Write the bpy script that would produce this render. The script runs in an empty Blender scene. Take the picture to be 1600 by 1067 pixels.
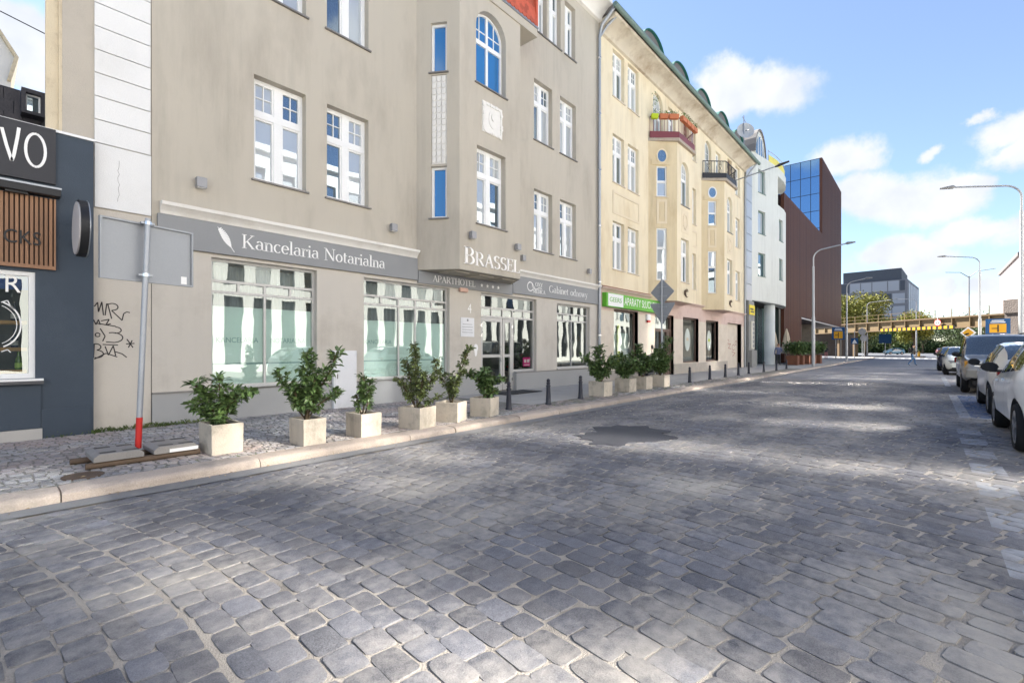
import bpy, bmesh, math, random
from mathutils import Vector, Matrix, noise as mnoise
R = math.radians
rng = random.Random(7)
scene = bpy.context.scene
col = scene.collection

# ------------------------------------------------------------------ camera
cam_d = bpy.data.cameras.new('camera')
cam_d.lens = 16.65; cam_d.sensor_width = 36.0
cam_d.shift_y = 0.0072
cam_d.clip_start = 0.05; cam_d.clip_end = 4000
cam = bpy.data.objects.new('camera', cam_d)
cam.location = (0, 0, 1.4)
cam.rotation_euler = (R(90), 0, R(41.25 - 90))
col.objects.link(cam); scene.camera = cam

# ------------------------------------------------------------------ view
scene.view_settings.view_transform = 'Standard'
scene.view_settings.look = 'None'
scene.view_settings.gamma = 1.0
scene.view_settings.exposure = 2.2
scene.view_settings.use_curve_mapping = False
scene.cycles.use_denoising = True
scene.cycles.max_bounces = 7
scene.cycles.diffuse_bounces = 4
scene.cycles.glossy_bounces = 4
scene.cycles.transparent_max_bounces = 12
scene.cycles.sample_clamp_indirect = 25.0
scene.cycles.blur_glossy = 0.0
scene.cycles.use_guiding = True          # finds the sunlight thrown back onto the street by the window panes opposite
scene.cycles.use_surface_guiding = True
scene.cycles.guiding_training_samples = 96
scene.cycles.guiding_roughness_threshold = 0.05
scene.cycles.caustics_refractive = False

# ------------------------------------------------------------------ sun and sky
SUN_EL = R(46); SUN_H = Vector((0.30, 1.0)).normalized()
to_sun = Vector((SUN_H.x*math.cos(SUN_EL), SUN_H.y*math.cos(SUN_EL), math.sin(SUN_EL)))
sun_d = bpy.data.lights.new('sun', 'SUN')
sun_d.energy = 5.0; sun_d.angle = R(0.53); sun_d.color = (1.0, 0.94, 0.85)
sun = bpy.data.objects.new('sun', sun_d); col.objects.link(sun)
sun.rotation_euler = to_sun.to_track_quat('Z', 'Y').to_euler()
sun.location = (0, 0, 60)

world = bpy.data.worlds.new('World'); scene.world = world; world.use_nodes = True
wn = world.node_tree.nodes; wl = world.node_tree.links
for n in list(wn): wn.remove(n)
def WN(t, **kw):
    n = wn.new(t)
    for k, v in kw.items(): setattr(n, k, v)
    return n
def wmath(op, a, b=None, c=None, clamp=False):
    n = WN('ShaderNodeMath', operation=op, use_clamp=clamp)
    for i, v in enumerate((a, b, c)):
        if v is None: continue
        if isinstance(v, (int, float)): n.inputs[i].default_value = v
        else: wl.new(v, n.inputs[i])
    return n.outputs[0]
sky = WN('ShaderNodeTexSky', sky_type='NISHITA')
sky.sun_disc = False; sky.sun_elevation = SUN_EL; sky.sun_rotation = math.atan2(SUN_H.x, SUN_H.y)
sky.air_density = 1.0; sky.dust_density = 0.12; sky.ozone_density = 2.5
tc = WN('ShaderNodeTexCoord')
DIR = tc.outputs['Generated']
# clouds: soft clumps by direction, broken up by layered noise
def dirpx(az, el):
    return (math.cos(R(el))*math.cos(R(az)), math.cos(R(el))*math.sin(R(az)), math.sin(R(el)))
# (azimuth from the street direction, elevation, angular radius) in degrees
BLOBS = [(15.3,26.5,3.7),(13.2,25.5,3.2),(16.9,25.5,3.0),(6.3,18.3,2.6),(4.9,17.8,1.9),(4.9,14.9,3.2),(2.2,13.7,3.4),(0.2,13.6,3.5),(-1.7,13.6,3.0),(-3.2,14.0,1.7),(2.7,9.2,3.1),(4.4,8.8,2.3),(0.8,8.2,3.4),(-2.8,9.9,2.5),(-4.3,10.0,3.1),(-5.8,10.2,2.6),(-5.2,17.1,2.2),(-5.8,15.7,2.2),(-3.8,18.8,1.0),(-0.6,17.4,1.0),(-0.5,5.2,2.3),(-3.2,5.4,2.2),(-6.3,5.0,2.4),(2.6,3.6,1.8),(87.9,24.9,2.7),(87.2,22.2,2.6),(86.2,21.9,1.7),(86.8,23.7,1.2)]
br = random.Random(11)
for k in range(26):
    az = br.uniform(0, 360)
    if -16 < (az+180) % 360-180 < 92: continue
    BLOBS.append((az, br.uniform(8, 40), br.uniform(4, 8)))
nz = WN('ShaderNodeTexNoise'); nz.inputs['Scale'].default_value = 7.0; nz.inputs['Detail'].default_value = 8.0; nz.inputs['Roughness'].default_value = 0.62
wl.new(DIR, nz.inputs['Vector'])
warp = WN('ShaderNodeVectorMath', operation='MULTIPLY_ADD')
wl.new(nz.outputs['Color'], warp.inputs[0]); warp.inputs[1].default_value = (0.10, 0.10, 0.07)
off = WN('ShaderNodeVectorMath', operation='ADD'); off.inputs[1].default_value = (-0.05, -0.05, -0.035)
wl.new(DIR, off.inputs[0]); wl.new(off.outputs[0], warp.inputs[2])
acc = None; shade = None
for az, el, r in BLOBS:
    d = WN('ShaderNodeVectorMath', operation='SUBTRACT'); wl.new(warp.outputs[0], d.inputs[0]); d.inputs[1].default_value = dirpx(az, el)
    m = WN('ShaderNodeVectorMath', operation='MULTIPLY'); wl.new(d.outputs[0], m.inputs[0]); m.inputs[1].default_value = (1, 1, 1.75)
    ln = WN('ShaderNodeVectorMath', operation='LENGTH'); wl.new(m.outputs[0], ln.inputs[0])
    f = wmath('MULTIPLY_ADD', ln.outputs['Value'], -1.0/R(r*(1.15 if el > 12 else .92)), 1.0)
    acc = f if acc is None else wmath('SMOOTH_MAX', acc, f, 0.25)
dens = wmath('ADD', acc, wmath('MULTIPLY_ADD', nz.outputs['Fac'], 2.2, -1.02))
alpha = WN('ShaderNodeMapRange', interpolation_type='SMOOTHSTEP'); wl.new(dens, alpha.inputs['Value'])
alpha.inputs['From Min'].default_value = -0.12; alpha.inputs['From Max'].default_value = 0.5
nz2 = WN('ShaderNodeTexNoise'); nz2.inputs['Scale'].default_value = 13.0; nz2.inputs['Detail'].default_value = 5.0
wl.new(DIR, nz2.inputs['Vector'])
ccol = WN('ShaderNodeMix', data_type='RGBA'); wl.new(nz2.outputs['Fac'], ccol.inputs['Factor'])
ccol.inputs['A'].default_value = (2.5, 2.8, 3.4, 1); ccol.inputs['B'].default_value = (5.2, 5.2, 5.25, 1)
# thin high veil so that the blue is pale, as in the photograph
veil = WN('ShaderNodeMix', data_type='RGBA'); veil.inputs['Factor'].default_value = 0.14
wl.new(sky.outputs[0], veil.inputs['A']); veil.inputs['B'].default_value = (2.75, 2.75, 3.9, 1)
skymix = WN('ShaderNodeMix', data_type='RGBA')
wl.new(alpha.outputs[0], skymix.inputs['Factor']); wl.new(veil.outputs['Result'], skymix.inputs['A']); wl.new(ccol.outputs['Result'], skymix.inputs['B'])
bg = WN('ShaderNodeBackground'); bg.inputs['Strength'].default_value = 0.055
wl.new(skymix.outputs['Result'], bg.inputs['Color'])
wo = WN('ShaderNodeOutputWorld'); wl.new(bg.outputs[0], wo.inputs['Surface'])

# ------------------------------------------------------------------ materials
MATS = {}
def mat(name, c, rough=0.8, var=0.10, scale=1.5, bump=0.15, bscale=60, spec=0.3, metal=0.0, fine=0.06, coat=0.0, stain=None, stain_amt=0.0, stain_scale=0.6, stretch=None, isl=0.0, dist=0.01, streak=0.0):
    """Principled surface: base colour with broad and fine variation, optional stains, bump."""
    if name in MATS: return MATS[name]
    m = bpy.data.materials.new(name); m.use_nodes = True
    nt = m.node_tree; N = nt.nodes; Lk = nt.links; p = N['Principled BSDF']
    t = N.new('ShaderNodeTexCoord'); co = t.outputs['Object']
    if stretch:
        mp = N.new('ShaderNodeMapping'); mp.inputs['Scale'].default_value = stretch; Lk.new(co, mp.inputs['Vector']); co = mp.outputs[0]
    n1 = N.new('ShaderNodeTexNoise'); n1.inputs['Scale'].default_value = scale; n1.inputs['Detail'].default_value = 5; Lk.new(co, n1.inputs['Vector'])
    n2 = N.new('ShaderNodeTexNoise'); n2.inputs['Scale'].default_value = bscale; n2.inputs['Detail'].default_value = 3; Lk.new(t.outputs['Object'], n2.inputs['Vector'])
    def MM(op, a, b):
        x = N.new('ShaderNodeMath'); x.operation = op
        for i, v in enumerate((a, b)):
            if isinstance(v, (int, float)): x.inputs[i].default_value = v
            else: Lk.new(v, x.inputs[i])
        return x.outputs[0]
    fac = MM('ADD', MM('MULTIPLY', n1.outputs['Fac'], 2*var), MM('MULTIPLY', n2.outputs['Fac'], 2*fine))
    if isl:
        g = N.new('ShaderNodeNewGeometry'); oi = N.new('ShaderNodeObjectInfo')
        rr = MM('FRACT', MM('ADD', g.outputs['Random Per Island'], oi.outputs['Random']), 0.0)
        fac = MM('ADD', fac, MM('MULTIPLY', MM('SUBTRACT', rr, 0.5), 2*isl))
    fac = MM('ADD', fac, 1 - var - fine)
    sc_ = N.new('ShaderNodeVectorMath'); sc_.operation = 'SCALE'; sc_.inputs[0].default_value = c[:3]; Lk.new(fac, sc_.inputs['Scale'])
    out = sc_.outputs[0]
    if stain is not None:
        n3 = N.new('ShaderNodeTexNoise'); n3.inputs['Scale'].default_value = stain_scale; n3.inputs['Detail'].default_value = 9; n3.inputs['Roughness'].default_value = 0.65
        Lk.new(co, n3.inputs['Vector'])
        mr = N.new('ShaderNodeMapRange'); Lk.new(n3.outputs['Fac'], mr.inputs['Value']); mr.inputs['From Min'].default_value = 0.5; mr.inputs['From Max'].default_value = 0.72; mr.inputs['To Max'].default_value = stain_amt
        mx = N.new('ShaderNodeMix'); mx.data_type = 'RGBA'; Lk.new(mr.outputs[0], mx.inputs['Factor']); Lk.new(out, mx.inputs['A']); mx.inputs['B'].default_value = (*stain[:3], 1); out = mx.outputs['Result']
    if streak:      # rain streaks and patchy old repairs
        ms = N.new('ShaderNodeMapping'); ms.inputs['Scale'].default_value = (1, 1, 0.07); Lk.new(t.outputs['Object'], ms.inputs['Vector'])
        ns = N.new('ShaderNodeTexNoise'); ns.inputs['Scale'].default_value = 4.5; ns.inputs['Detail'].default_value = 7; ns.inputs['Roughness'].default_value = 0.7; Lk.new(ms.outputs[0], ns.inputs['Vector'])
        ng = N.new('ShaderNodeTexNoise'); ng.inputs['Scale'].default_value = 0.45; ng.inputs['Detail'].default_value = 4; Lk.new(t.outputs['Object'], ng.inputs['Vector'])
        k1 = N.new('ShaderNodeMapRange'); Lk.new(ns.outputs['Fac'], k1.inputs['Value']); k1.inputs['From Min'].default_value = 0.46; k1.inputs['From Max'].default_value = 0.72
        k2 = N.new('ShaderNodeMapRange'); Lk.new(ng.outputs['Fac'], k2.inputs['Value']); k2.inputs['From Min'].default_value = 0.40; k2.inputs['From Max'].default_value = 0.62
        fs_ = MM('SUBTRACT', 1.0, MM('MULTIPLY', MM('MULTIPLY', k1.outputs[0], k2.outputs[0]), streak))
        vs = N.new('ShaderNodeVectorMath'); vs.operation = 'SCALE'; Lk.new(out, vs.inputs[0]); Lk.new(fs_, vs.inputs['Scale']); out = vs.outputs[0]
    Lk.new(out, p.inputs['Base Color'])
    p.inputs['Roughness'].default_value = rough; p.inputs['Metallic'].default_value = metal
    p.inputs['Specular IOR Level'].default_value = spec; p.inputs['Coat Weight'].default_value = coat
    if coat: p.inputs['Coat Roughness'].default_value = 0.04
    if bump:
        b = N.new('ShaderNodeBump'); b.inputs['Strength'].default_value = bump; b.inputs['Distance'].default_value = dist
        Lk.new(n2.outputs['Fac'], b.inputs['Height']); Lk.new(b.outputs[0], p.inputs['Normal'])
    MATS[name] = m; return m
def glass_mat(name, base, refl=0.28, tint=(0.9, 0.95, 1.0), clear=0.0, rough=0.0, wob=0.0):
    """Window glass: mirror reflection by angle over a dark room or over clear glass."""
    if name in MATS: return MATS[name]
    m = bpy.data.materials.new(name); m.use_nodes = True
    nt = m.node_tree; N = nt.nodes; Lk = nt.links
    for n in list(N): N.remove(n)
    o = N.new('ShaderNodeOutputMaterial')
    gl = N.new('ShaderNodeBsdfGlossy'); gl.inputs['Color'].default_value = (*tint, 1); gl.inputs['Roughness'].default_value = rough
    df = N.new('ShaderNodeBsdfDiffuse'); df.inputs['Color'].default_value = (*base, 1)
    tr = N.new('ShaderNodeBsdfTransparent'); tr.inputs['Color'].default_value = (0.9, 0.95, 0.94, 1)
    m1 = N.new('ShaderNodeMixShader'); m1.inputs[0].default_value = clear; Lk.new(df.outputs[0], m1.inputs[1]); Lk.new(tr.outputs[0], m1.inputs[2])
    fr = N.new('ShaderNodeFresnel'); fr.inputs['IOR'].default_value = 1.52
    ma = N.new('ShaderNodeMath'); ma.operation = 'MULTIPLY_ADD'; ma.use_clamp = True; Lk.new(fr.outputs[0], ma.inputs[0]); ma.inputs[1].default_value = 1.0 - refl; ma.inputs[2].default_value = refl
    m2 = N.new('ShaderNodeMixShader'); Lk.new(ma.outputs[0], m2.inputs[0]); Lk.new(m1.outputs[0], m2.inputs[1]); Lk.new(gl.outputs[0], m2.inputs[2])
    if wob:
        t = N.new('ShaderNodeTexCoord'); nn = N.new('ShaderNodeTexNoise'); nn.inputs['Scale'].default_value = 1.6; nn.inputs['Detail'].default_value = 1
        Lk.new(t.outputs['Object'], nn.inputs['Vector'])
        b = N.new('ShaderNodeBump'); b.inputs['Strength'].default_value = wob; b.inputs['Distance'].default_value = 0.05; Lk.new(nn.outputs['Fac'], b.inputs['Height']); Lk.new(b.outputs[0], gl.inputs['Normal'])
    Lk.new(m2.outputs[0], o.inputs['Surface'])
    MATS[name] = m; return m

# ------------------------------------------------------------------ mesh helpers
class Fr:
    """A vertical facade frame: a runs along the wall, d out of it, z up."""
    def __init__(s, P=(0, 0), e=(1, 0)):
        l = math.hypot(*e); s.P = P; s.e = (e[0]/l, e[1]/l); s.n = (s.e[1], -s.e[0])
    def __call__(s, p):
        a, d, z = p
        return (s.P[0]+s.e[0]*a+s.n[0]*d, s.P[1]+s.e[1]*a+s.n[1]*d, z)
ROOTLOC = {}
def link(o):
    col.objects.link(o); return o
def attach(o, parent):
    if parent is None: return
    o.parent = parent
    if parent.name in ROOTLOC: o.matrix_parent_inverse = Matrix.Translation(-Vector(ROOTLOC[parent.name]))
def tag(o, label=None, cat=None, group=None, kind=None):
    if label: o['label'] = label
    if cat: o['category'] = cat
    if group: o['group'] = group
    if kind: o['kind'] = kind
    return o
def thing(name, label, cat, loc=(0, 0, 0), group=None, local=False):
    """Empty at the base of a thing. local: parts are built round the origin of the thing."""
    o = bpy.data.objects.new(name, None); link(o); o.location = loc; o.empty_display_size = 0.2
    if not local: ROOTLOC[o.name] = loc
    return tag(o, label, cat, group)
class MB:
    def __init__(s, fr=None): s.v = []; s.f = []; s.fr = fr
    def pts(s, ps):
        i = len(s.v)
        s.v += [s.fr(p) for p in ps] if s.fr else [tuple(p) for p in ps]
        return i
    def poly(s, *ps):
        i = s.pts(ps); s.f.append(tuple(range(i, i+len(ps)))); return s
    def box(s, x0, x1, y0, y1, z0, z1):
        i = s.pts([(x, y, z) for z in (z0, z1) for x, y in ((x0, y0), (x1, y0), (x1, y1), (x0, y1))])
        for q in ((0, 3, 2, 1), (4, 5, 6, 7), (0, 1, 5, 4), (1, 2, 6, 5), (2, 3, 7, 6), (3, 0, 4, 7)):
            s.f.append(tuple(i+k for k in q))
        return s
    def prism(s, poly, z0, z1, caps=True):
        """poly in xy extruded along z."""
        n = len(poly); i = s.pts([(x, y, z0) for x, y in poly]+[(x, y, z1) for x, y in poly])
        for k in range(n): s.f.append((i+k, i+(k+1) % n, i+n+(k+1) % n, i+n+k))
        if caps: s.f.append(tuple(i+n-1-k for k in range(n))); s.f.append(tuple(i+n+k for k in range(n)))
        return s
    def slab(s, poly, d0, d1):
        """poly in (a, z) extruded along d."""
        n = len(poly); i = s.pts([(a, d0, z) for a, z in poly]+[(a, d1, z) for a, z in poly])
        for k in range(n): s.f.append((i+k, i+(k+1) % n, i+n+(k+1) % n, i+n+k))
        s.f.append(tuple(i+n-1-k for k in range(n))); s.f.append(tuple(i+n+k for k in range(n)))
        return s
    def tube(s, path, r, n=8, caps=True):
        path = [Vector(p) for p in path]; rs = r if isinstance(r, (list, tuple)) else [r]*len(path)
        rings = []; up = None
        for k, p in enumerate(path):
            t = (path[min(k+1, len(path)-1)]-path[max(k-1, 0)]).normalized()
            ref = Vector((0, 0, 1)) if abs(t.z) < 0.9 else Vector((1, 0, 0))
            u = t.cross(ref).normalized() if up is None else (up-t*up.dot(t)).normalized()
            up = u; w = t.cross(u)
            rings.append(s.pts([p+(u*math.cos(2*math.pi*j/n)+w*math.sin(2*math.pi*j/n))*rs[k] for j in range(n)]))
        for a, b in zip(rings, rings[1:]):
            for j in range(n): s.f.append((a+j, a+(j+1) % n, b+(j+1) % n, b+j))
        if caps:
            s.f.append(tuple(rings[0]+n-1-j for j in range(n))); s.f.append(tuple(rings[-1]+j for j in range(n)))
        return s
    def lathe(s, prof, n=16, c=(0, 0)):
        rings = [s.pts([(c[0]+r*math.cos(2*math.pi*j/n), c[1]+r*math.sin(2*math.pi*j/n), z) for j in range(n)]) for r, z in prof]
        for a, b in zip(rings, rings[1:]):
            for j in range(n): s.f.append((a+j, a+(j+1) % n, b+(j+1) % n, b+j))
        s.f.append(tuple(rings[0]+n-1-j for j in range(n))); s.f.append(tuple(rings[-1]+j for j in range(n)))
        return s
    def mesh(s, name, m=None, smooth=False, recalc=True, bevel=0.0):
        me = bpy.data.meshes.new(name); me.from_pydata(s.v, [], s.f)
        if recalc or bevel:
            bm = bmesh.new(); bm.from_mesh(me)
            if bevel:
                bmesh.ops.remove_doubles(bm, verts=bm.verts, dist=1e-5)
            bmesh.ops.recalc_face_normals(bm, faces=bm.faces)
            if bevel:
                es = [e for e in bm.edges if len(e.link_faces) == 2 and e.calc_face_angle(0) > 0.5]
                bmesh.ops.bevel(bm, geom=es, offset=bevel, segments=2, affect='EDGES', profile=0.6)
            bm.to_mesh(me); bm.free()
        if m: me.materials.append(m)
        if smooth:
            me.polygons.foreach_set('use_smooth', [True]*len(me.polygons))
            if smooth != 'all':
                me.set_sharp_from_angle(angle=R(40))
        me.update(); return me
    def build(s, name, m, parent=None, smooth=False, recalc=True, bevel=0.0):
        o = bpy.data.objects.new(name, s.mesh(name, m, smooth, recalc, bevel)); link(o); attach(o, parent); return o
def copy_tree(o, parent=None):
    c = o.copy(); link(c)
    if parent is not None: c.parent = parent
    for ch in list(o.children): copy_tree(ch, c)
    return c
def wall_holes(mb, a0, a1, z0, z1, holes, depth, d=0.0, skip=()):
    """Wall face with openings (a0,a1,z0,z1) and their reveals."""
    As = sorted({a0, a1, *[v for h in holes for v in h[:2] if a0 < v < a1]}); Zs = sorted({z0, z1, *[v for h in holes for v in h[2:4] if z0 < v < z1]})
    for i in range(len(As)-1):
        for j in range(len(Zs)-1):
            ca, cz = (As[i]+As[i+1])/2, (Zs[j]+Zs[j+1])/2
            if any(h[0] < ca < h[1] and h[2] < cz < h[3] for h in holes): continue
            mb.poly((As[i], d, Zs[j]), (As[i+1], d, Zs[j]), (As[i+1], d, Zs[j+1]), (As[i], d, Zs[j+1]))
    for h in holes:
        x0, x1, y0, y1 = h[:4]; D = d-(h[4] if len(h) > 4 else depth)
        mb.poly((x0, d, y0), (x0, D, y0), (x0, D, y1), (x0, d, y1)); mb.poly((x1, d, y0), (x1, d, y1), (x1, D, y1), (x1, D, y0))
        mb.poly((x0, d, y1), (x0, D, y1), (x1, D, y1), (x1, d, y1)); mb.poly((x0, d, y0), (x1, d, y0), (x1, D, y0), (x0, D, y0))
def text_mesh(body, size, ext=0.004, m=None, spacing=1.0, shear=0.0):
    c = bpy.data.curves.new('lettering', 'FONT'); c.body = body; c.size = size; c.extrude = ext; c.space_character = spacing; c.shear = shear
    c.resolution_u = 3
    o = bpy.data.objects.new('lettering', c); link(o)
    dg = bpy.context.evaluated_depsgraph_get(); me = bpy.data.meshes.new_from_object(o.evaluated_get(dg))
    bpy.data.objects.remove(o); bpy.data.curves.remove(c)
    return me
def text_on(name, fr, body, a, z, size, m, parent, d=0.01, width=None, spacing=1.0, ext=0.004, shear=0.0, height=None):
    """Sans lettering standing on a facade frame, left end at a, baseline at z."""
    me = text_mesh(body, size, ext, m, spacing, shear)
    xs = [v.co.x for v in me.vertices] or [0]; sx = (width/(max(xs)-min(xs))) if width else 1.0; x0 = min(xs)
    ys = [v.co.y for v in me.vertices]; sy = height/(max(ys)-min(0, min(ys))) if height else 1.0
    for v in me.vertices: v.co = fr((a+(v.co.x-x0)*sx, d+v.co.z, z+v.co.y*sy))
    me.materials.clear(); me.materials.append(m)
    o = bpy.data.objects.new(name, me); link(o); attach(o, parent); return o
# a serif alphabet drawn with a broad pen: L straight stroke, A arc, S serif bar
TK, TN = 0.125, 0.04
def arc(cx, cy, rx, ry, a0, a1, n=14): return [(cx+rx*math.cos(R(a0+(a1-a0)*k/n)), cy+ry*math.sin(R(a0+(a1-a0)*k/n))) for k in range(n+1)]
def _stem(x, h=1.0, top=True): return [('L', x, 0, x, h), ('S', x, 0, .3)]+([('S', x, h, .3)] if top else [('S', x-.05, h-.01, .18)])
GLY = {
 'K': (.84, _stem(.15)+[('T', .66, .98, .2, .4), ('D', .32, .54, .7, 0), ('S', .7, 0, .26), ('S', .64, 1, .26)]),
 'N': (.92, [('T', .14, 0, .14, 1), ('D', .14, 1, .76, 0), ('T', .76, 0, .76, 1), ('S', .14, 0, .26), ('S', .09, 1, .2), ('S', .76, 1, .26)]),
 'B': (.72, _stem(.15)+[('A', .3, .76, .25, .23, -90, 90), ('A', .3, .27, .31, .26, -90, 90), ('T', .12, .985, .32, .985), ('T', .12, .52, .34, .52), ('T', .12, .015, .32, .015)]),
 'R': (.78, _stem(.15)+[('A', .32, .74, .27, .25, -90, 90), ('T', .12, .985, .34, .985), ('T', .12, .5, .36, .5), ('D', .34, .5, .68, 0), ('S', .7, .0, .2)]),
 'A': (.8, [('T', .1, 0, .4, 1), ('D', .37, 1, .7, 0), ('T', .2, .34, .6, .34), ('S', .1, 0, .24), ('S', .7, 0, .28)]),
 'S': (.6, [('A', .3, .745, .2, .245, 25, 270), ('A', .3, .255, .22, .245, 90, -150)]),
 'E': (.66, _stem(.15)+[('T', .12, .98, .56, .98), ('T', .12, .52, .46, .52), ('T', .12, .02, .58, .02), ('V', .57, .8, 1), ('V', .6, 0, .22), ('V', .46, .42, .62)]),
 'L': (.62, _stem(.15)+[('T', .12, .02, .56, .02), ('V', .57, 0, .24)]),
 'P': (.68, _stem(.15)+[('A', .32, .72, .27, .27, -90, 90), ('T', .12, .985, .34, .985), ('T', .12, .45, .34, .45)]),
 'T': (.74, [('L', .36, 0, .36, 1), ('S', .36, 0, .3), ('T', .04, .98, .68, .98), ('V', .05, .78, 1), ('V', .67, .78, 1)]),
 'H': (.9, _stem(.15)+_stem(.72)+[('T', .15, .52, .72, .52)]),
 'O': (.88, [('A', .42, .5, .36, .5, 0, 360)]),
 'G': (.88, [('A', .43, .5, .37, .5, 48, 350), ('L', .76, .02, .76, .42), ('S', .74, .42, .3)]),
 'C': (.74, [('A', .42, .5, .36, .5, 45, 315)]), 'D': (.82, _stem(.15)+[('A', .34, .5, .38, .48, -90, 90), ('T', .1, .98, .36, .98), ('T', .1, .02, .36, .02)]),
 'I': (.34, _stem(.15)), 'M': (1.0, [('T', .12, 0, .14, 1), ('D', .14, 1, .48, .1), ('T', .48, .1, .82, 1), ('L', .84, 0, .84, 1), ('S', .12, 0, .24), ('S', .84, 0, .28)]),
 'X': (.76, [('D', .08, 1, .66, 0), ('T', .08, 0, .66, 1), ('S', .1, 0, .2), ('S', .66, 0, .2), ('S', .1, 1, .2), ('S', .66, 1, .2)]),
 'Y': (.76, [('D', .06, 1, .38, .46), ('T', .7, 1, .38, .46), ('L', .38, 0, .38, .48), ('S', .38, 0, .28), ('S', .08, 1, .2), ('S', .68, 1, .2)]),
 'a': (.58, [('L', .43, .05, .43, .46), ('A', .27, .45, .16, .2, 0, 155), ('A', .26, .19, .19, .19, 75, 300), ('T', .29, .37, .43, .36), ('T', .34, .02, .43, .12), ('S', .5, .02, .12)]),
 'n': (.62, _stem(.13, .64, False)+[('A', .31, .42, .17, .21, 0, 165), ('L', .48, 0, .48, .43), ('S', .48, 0, .26)]),
 'c': (.52, [('A', .28, .32, .22, .32, 45, 315)]), 'e': (.56, [('A', .28, .32, .22, .32, 5, 318), ('T', .08, .35, .5, .35)]),
 'l': (.3, _stem(.14, 1.06, False)), 'i': (.3, _stem(.14, .64, False)+[('P', .14, .9)]),
 'r': (.46, _stem(.13, .64, False)+[('A', .3, .4, .16, .22, 50, 160), ('P', .4, .55)]),
 'o': (.6, [('A', .29, .32, .23, .32, 0, 360)]), 't': (.4, [('L', .16, .1, .16, .84), ('A', .27, .11, .11, .11, 180, 300), ('T', .03, .62, .34, .62)]),
 'b': (.62, [('L', .13, 0, .13, 1.06), ('S', .08, 1.05, .18), ('A', .31, .32, .21, .32, -170, 170)]),
 'd': (.62, [('L', .46, 0, .46, 1.06), ('S', .41, 1.05, .18), ('S', .52, 0, .14), ('A', .27, .32, .21, .32, 10, 350)]),
 'w': (.84, [('D', .08, .64, .24, 0), ('T', .24, 0, .42, .64), ('D', .4, .64, .58, 0), ('T', .58, 0, .74, .64), ('S', .08, .64, .22), ('S', .42, .64, .16), ('S', .74, .64, .18)]),
 'y': (.56, [('D', .08, .64, .28, .02), ('T', .48, .64, .18, -.28), ('S', .08, .64, .22), ('S', .48, .64, .2), ('P', .15, -.26)]),
 ' ': (.32, [])}
def serif_mb(fr, body, a, z, h, d=0.01, t=0.006, k=1.0, heavy=1.0, small=None, track=0.0):
    """Raised serif lettering; h is the cap height, k the width factor."""
    mb = MB(fr); x = a
    for ci, ch in enumerate(body):
        adv, items = GLY[ch]; hh = h*(small if (small and ci > 0) else 1.0); kk = hh*k
        def rib(pl, ws):
            n = len(pl); L_, R_ = [], []
            for q in range(n):
                p0, p1 = pl[max(q-1, 0)], pl[min(q+1, n-1)]; tx, ty = p1[0]-p0[0], p1[1]-p0[1]; ln = math.hypot(tx, ty) or 1
                w = ws(abs(ty/ln))*heavy/2; L_.append((pl[q][0]-ty/ln*w, pl[q][1]+tx/ln*w)); R_.append((pl[q][0]+ty/ln*w, pl[q][1]-tx/ln*w))
            for q in range(n-1):
                mb.slab([(x+u*kk, z+v*hh) for u, v in (L_[q], L_[q+1], R_[q+1], R_[q])], d, d+t)
        for it in items:
            c = it[0]
            if c == 'L': rib([it[1:3], it[3:5]], lambda s: TK)
            elif c == 'D': rib([it[1:3], it[3:5]], lambda s: TK*1.05)
            elif c == 'T': rib([it[1:3], it[3:5]], lambda s: TN*1.25)
            elif c == 'A': rib(arc(*it[1:]), lambda s: TN+(TK-TN)*s**1.5)
            elif c == 'S': rib([(it[1]-it[3]/2, it[2]), (it[1]+it[3]/2, it[2])], lambda s: TN)
            elif c == 'V': rib([(it[1], it[2]), (it[1], it[3])], lambda s: TN*1.3)
            elif c == 'P': rib([(it[1], it[2]-.07), (it[1], it[2]+.07)], lambda s: .14)
        x += adv*kk+track*h
    return mb, x
def serif_w(body, small=None, track=0.0):
    return sum(GLY[c][0]*(small if (small and i > 0) else 1.0)+track for i, c in enumerate(body))
# ================================================================== the ground
M_ground = mat('open_ground', (0.16, 0.16, 0.15), 0.9, scale=0.05, bump=0.1)
g = MB().poly((-500, -900, -0.08), (1500, -900, -0.08), (1500, 900, -0.08), (-500, 900, -0.08)).build('ground', M_ground, recalc=False)
tag(g, 'flat open ground reaching to the horizon', 'ground', kind='structure')

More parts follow.
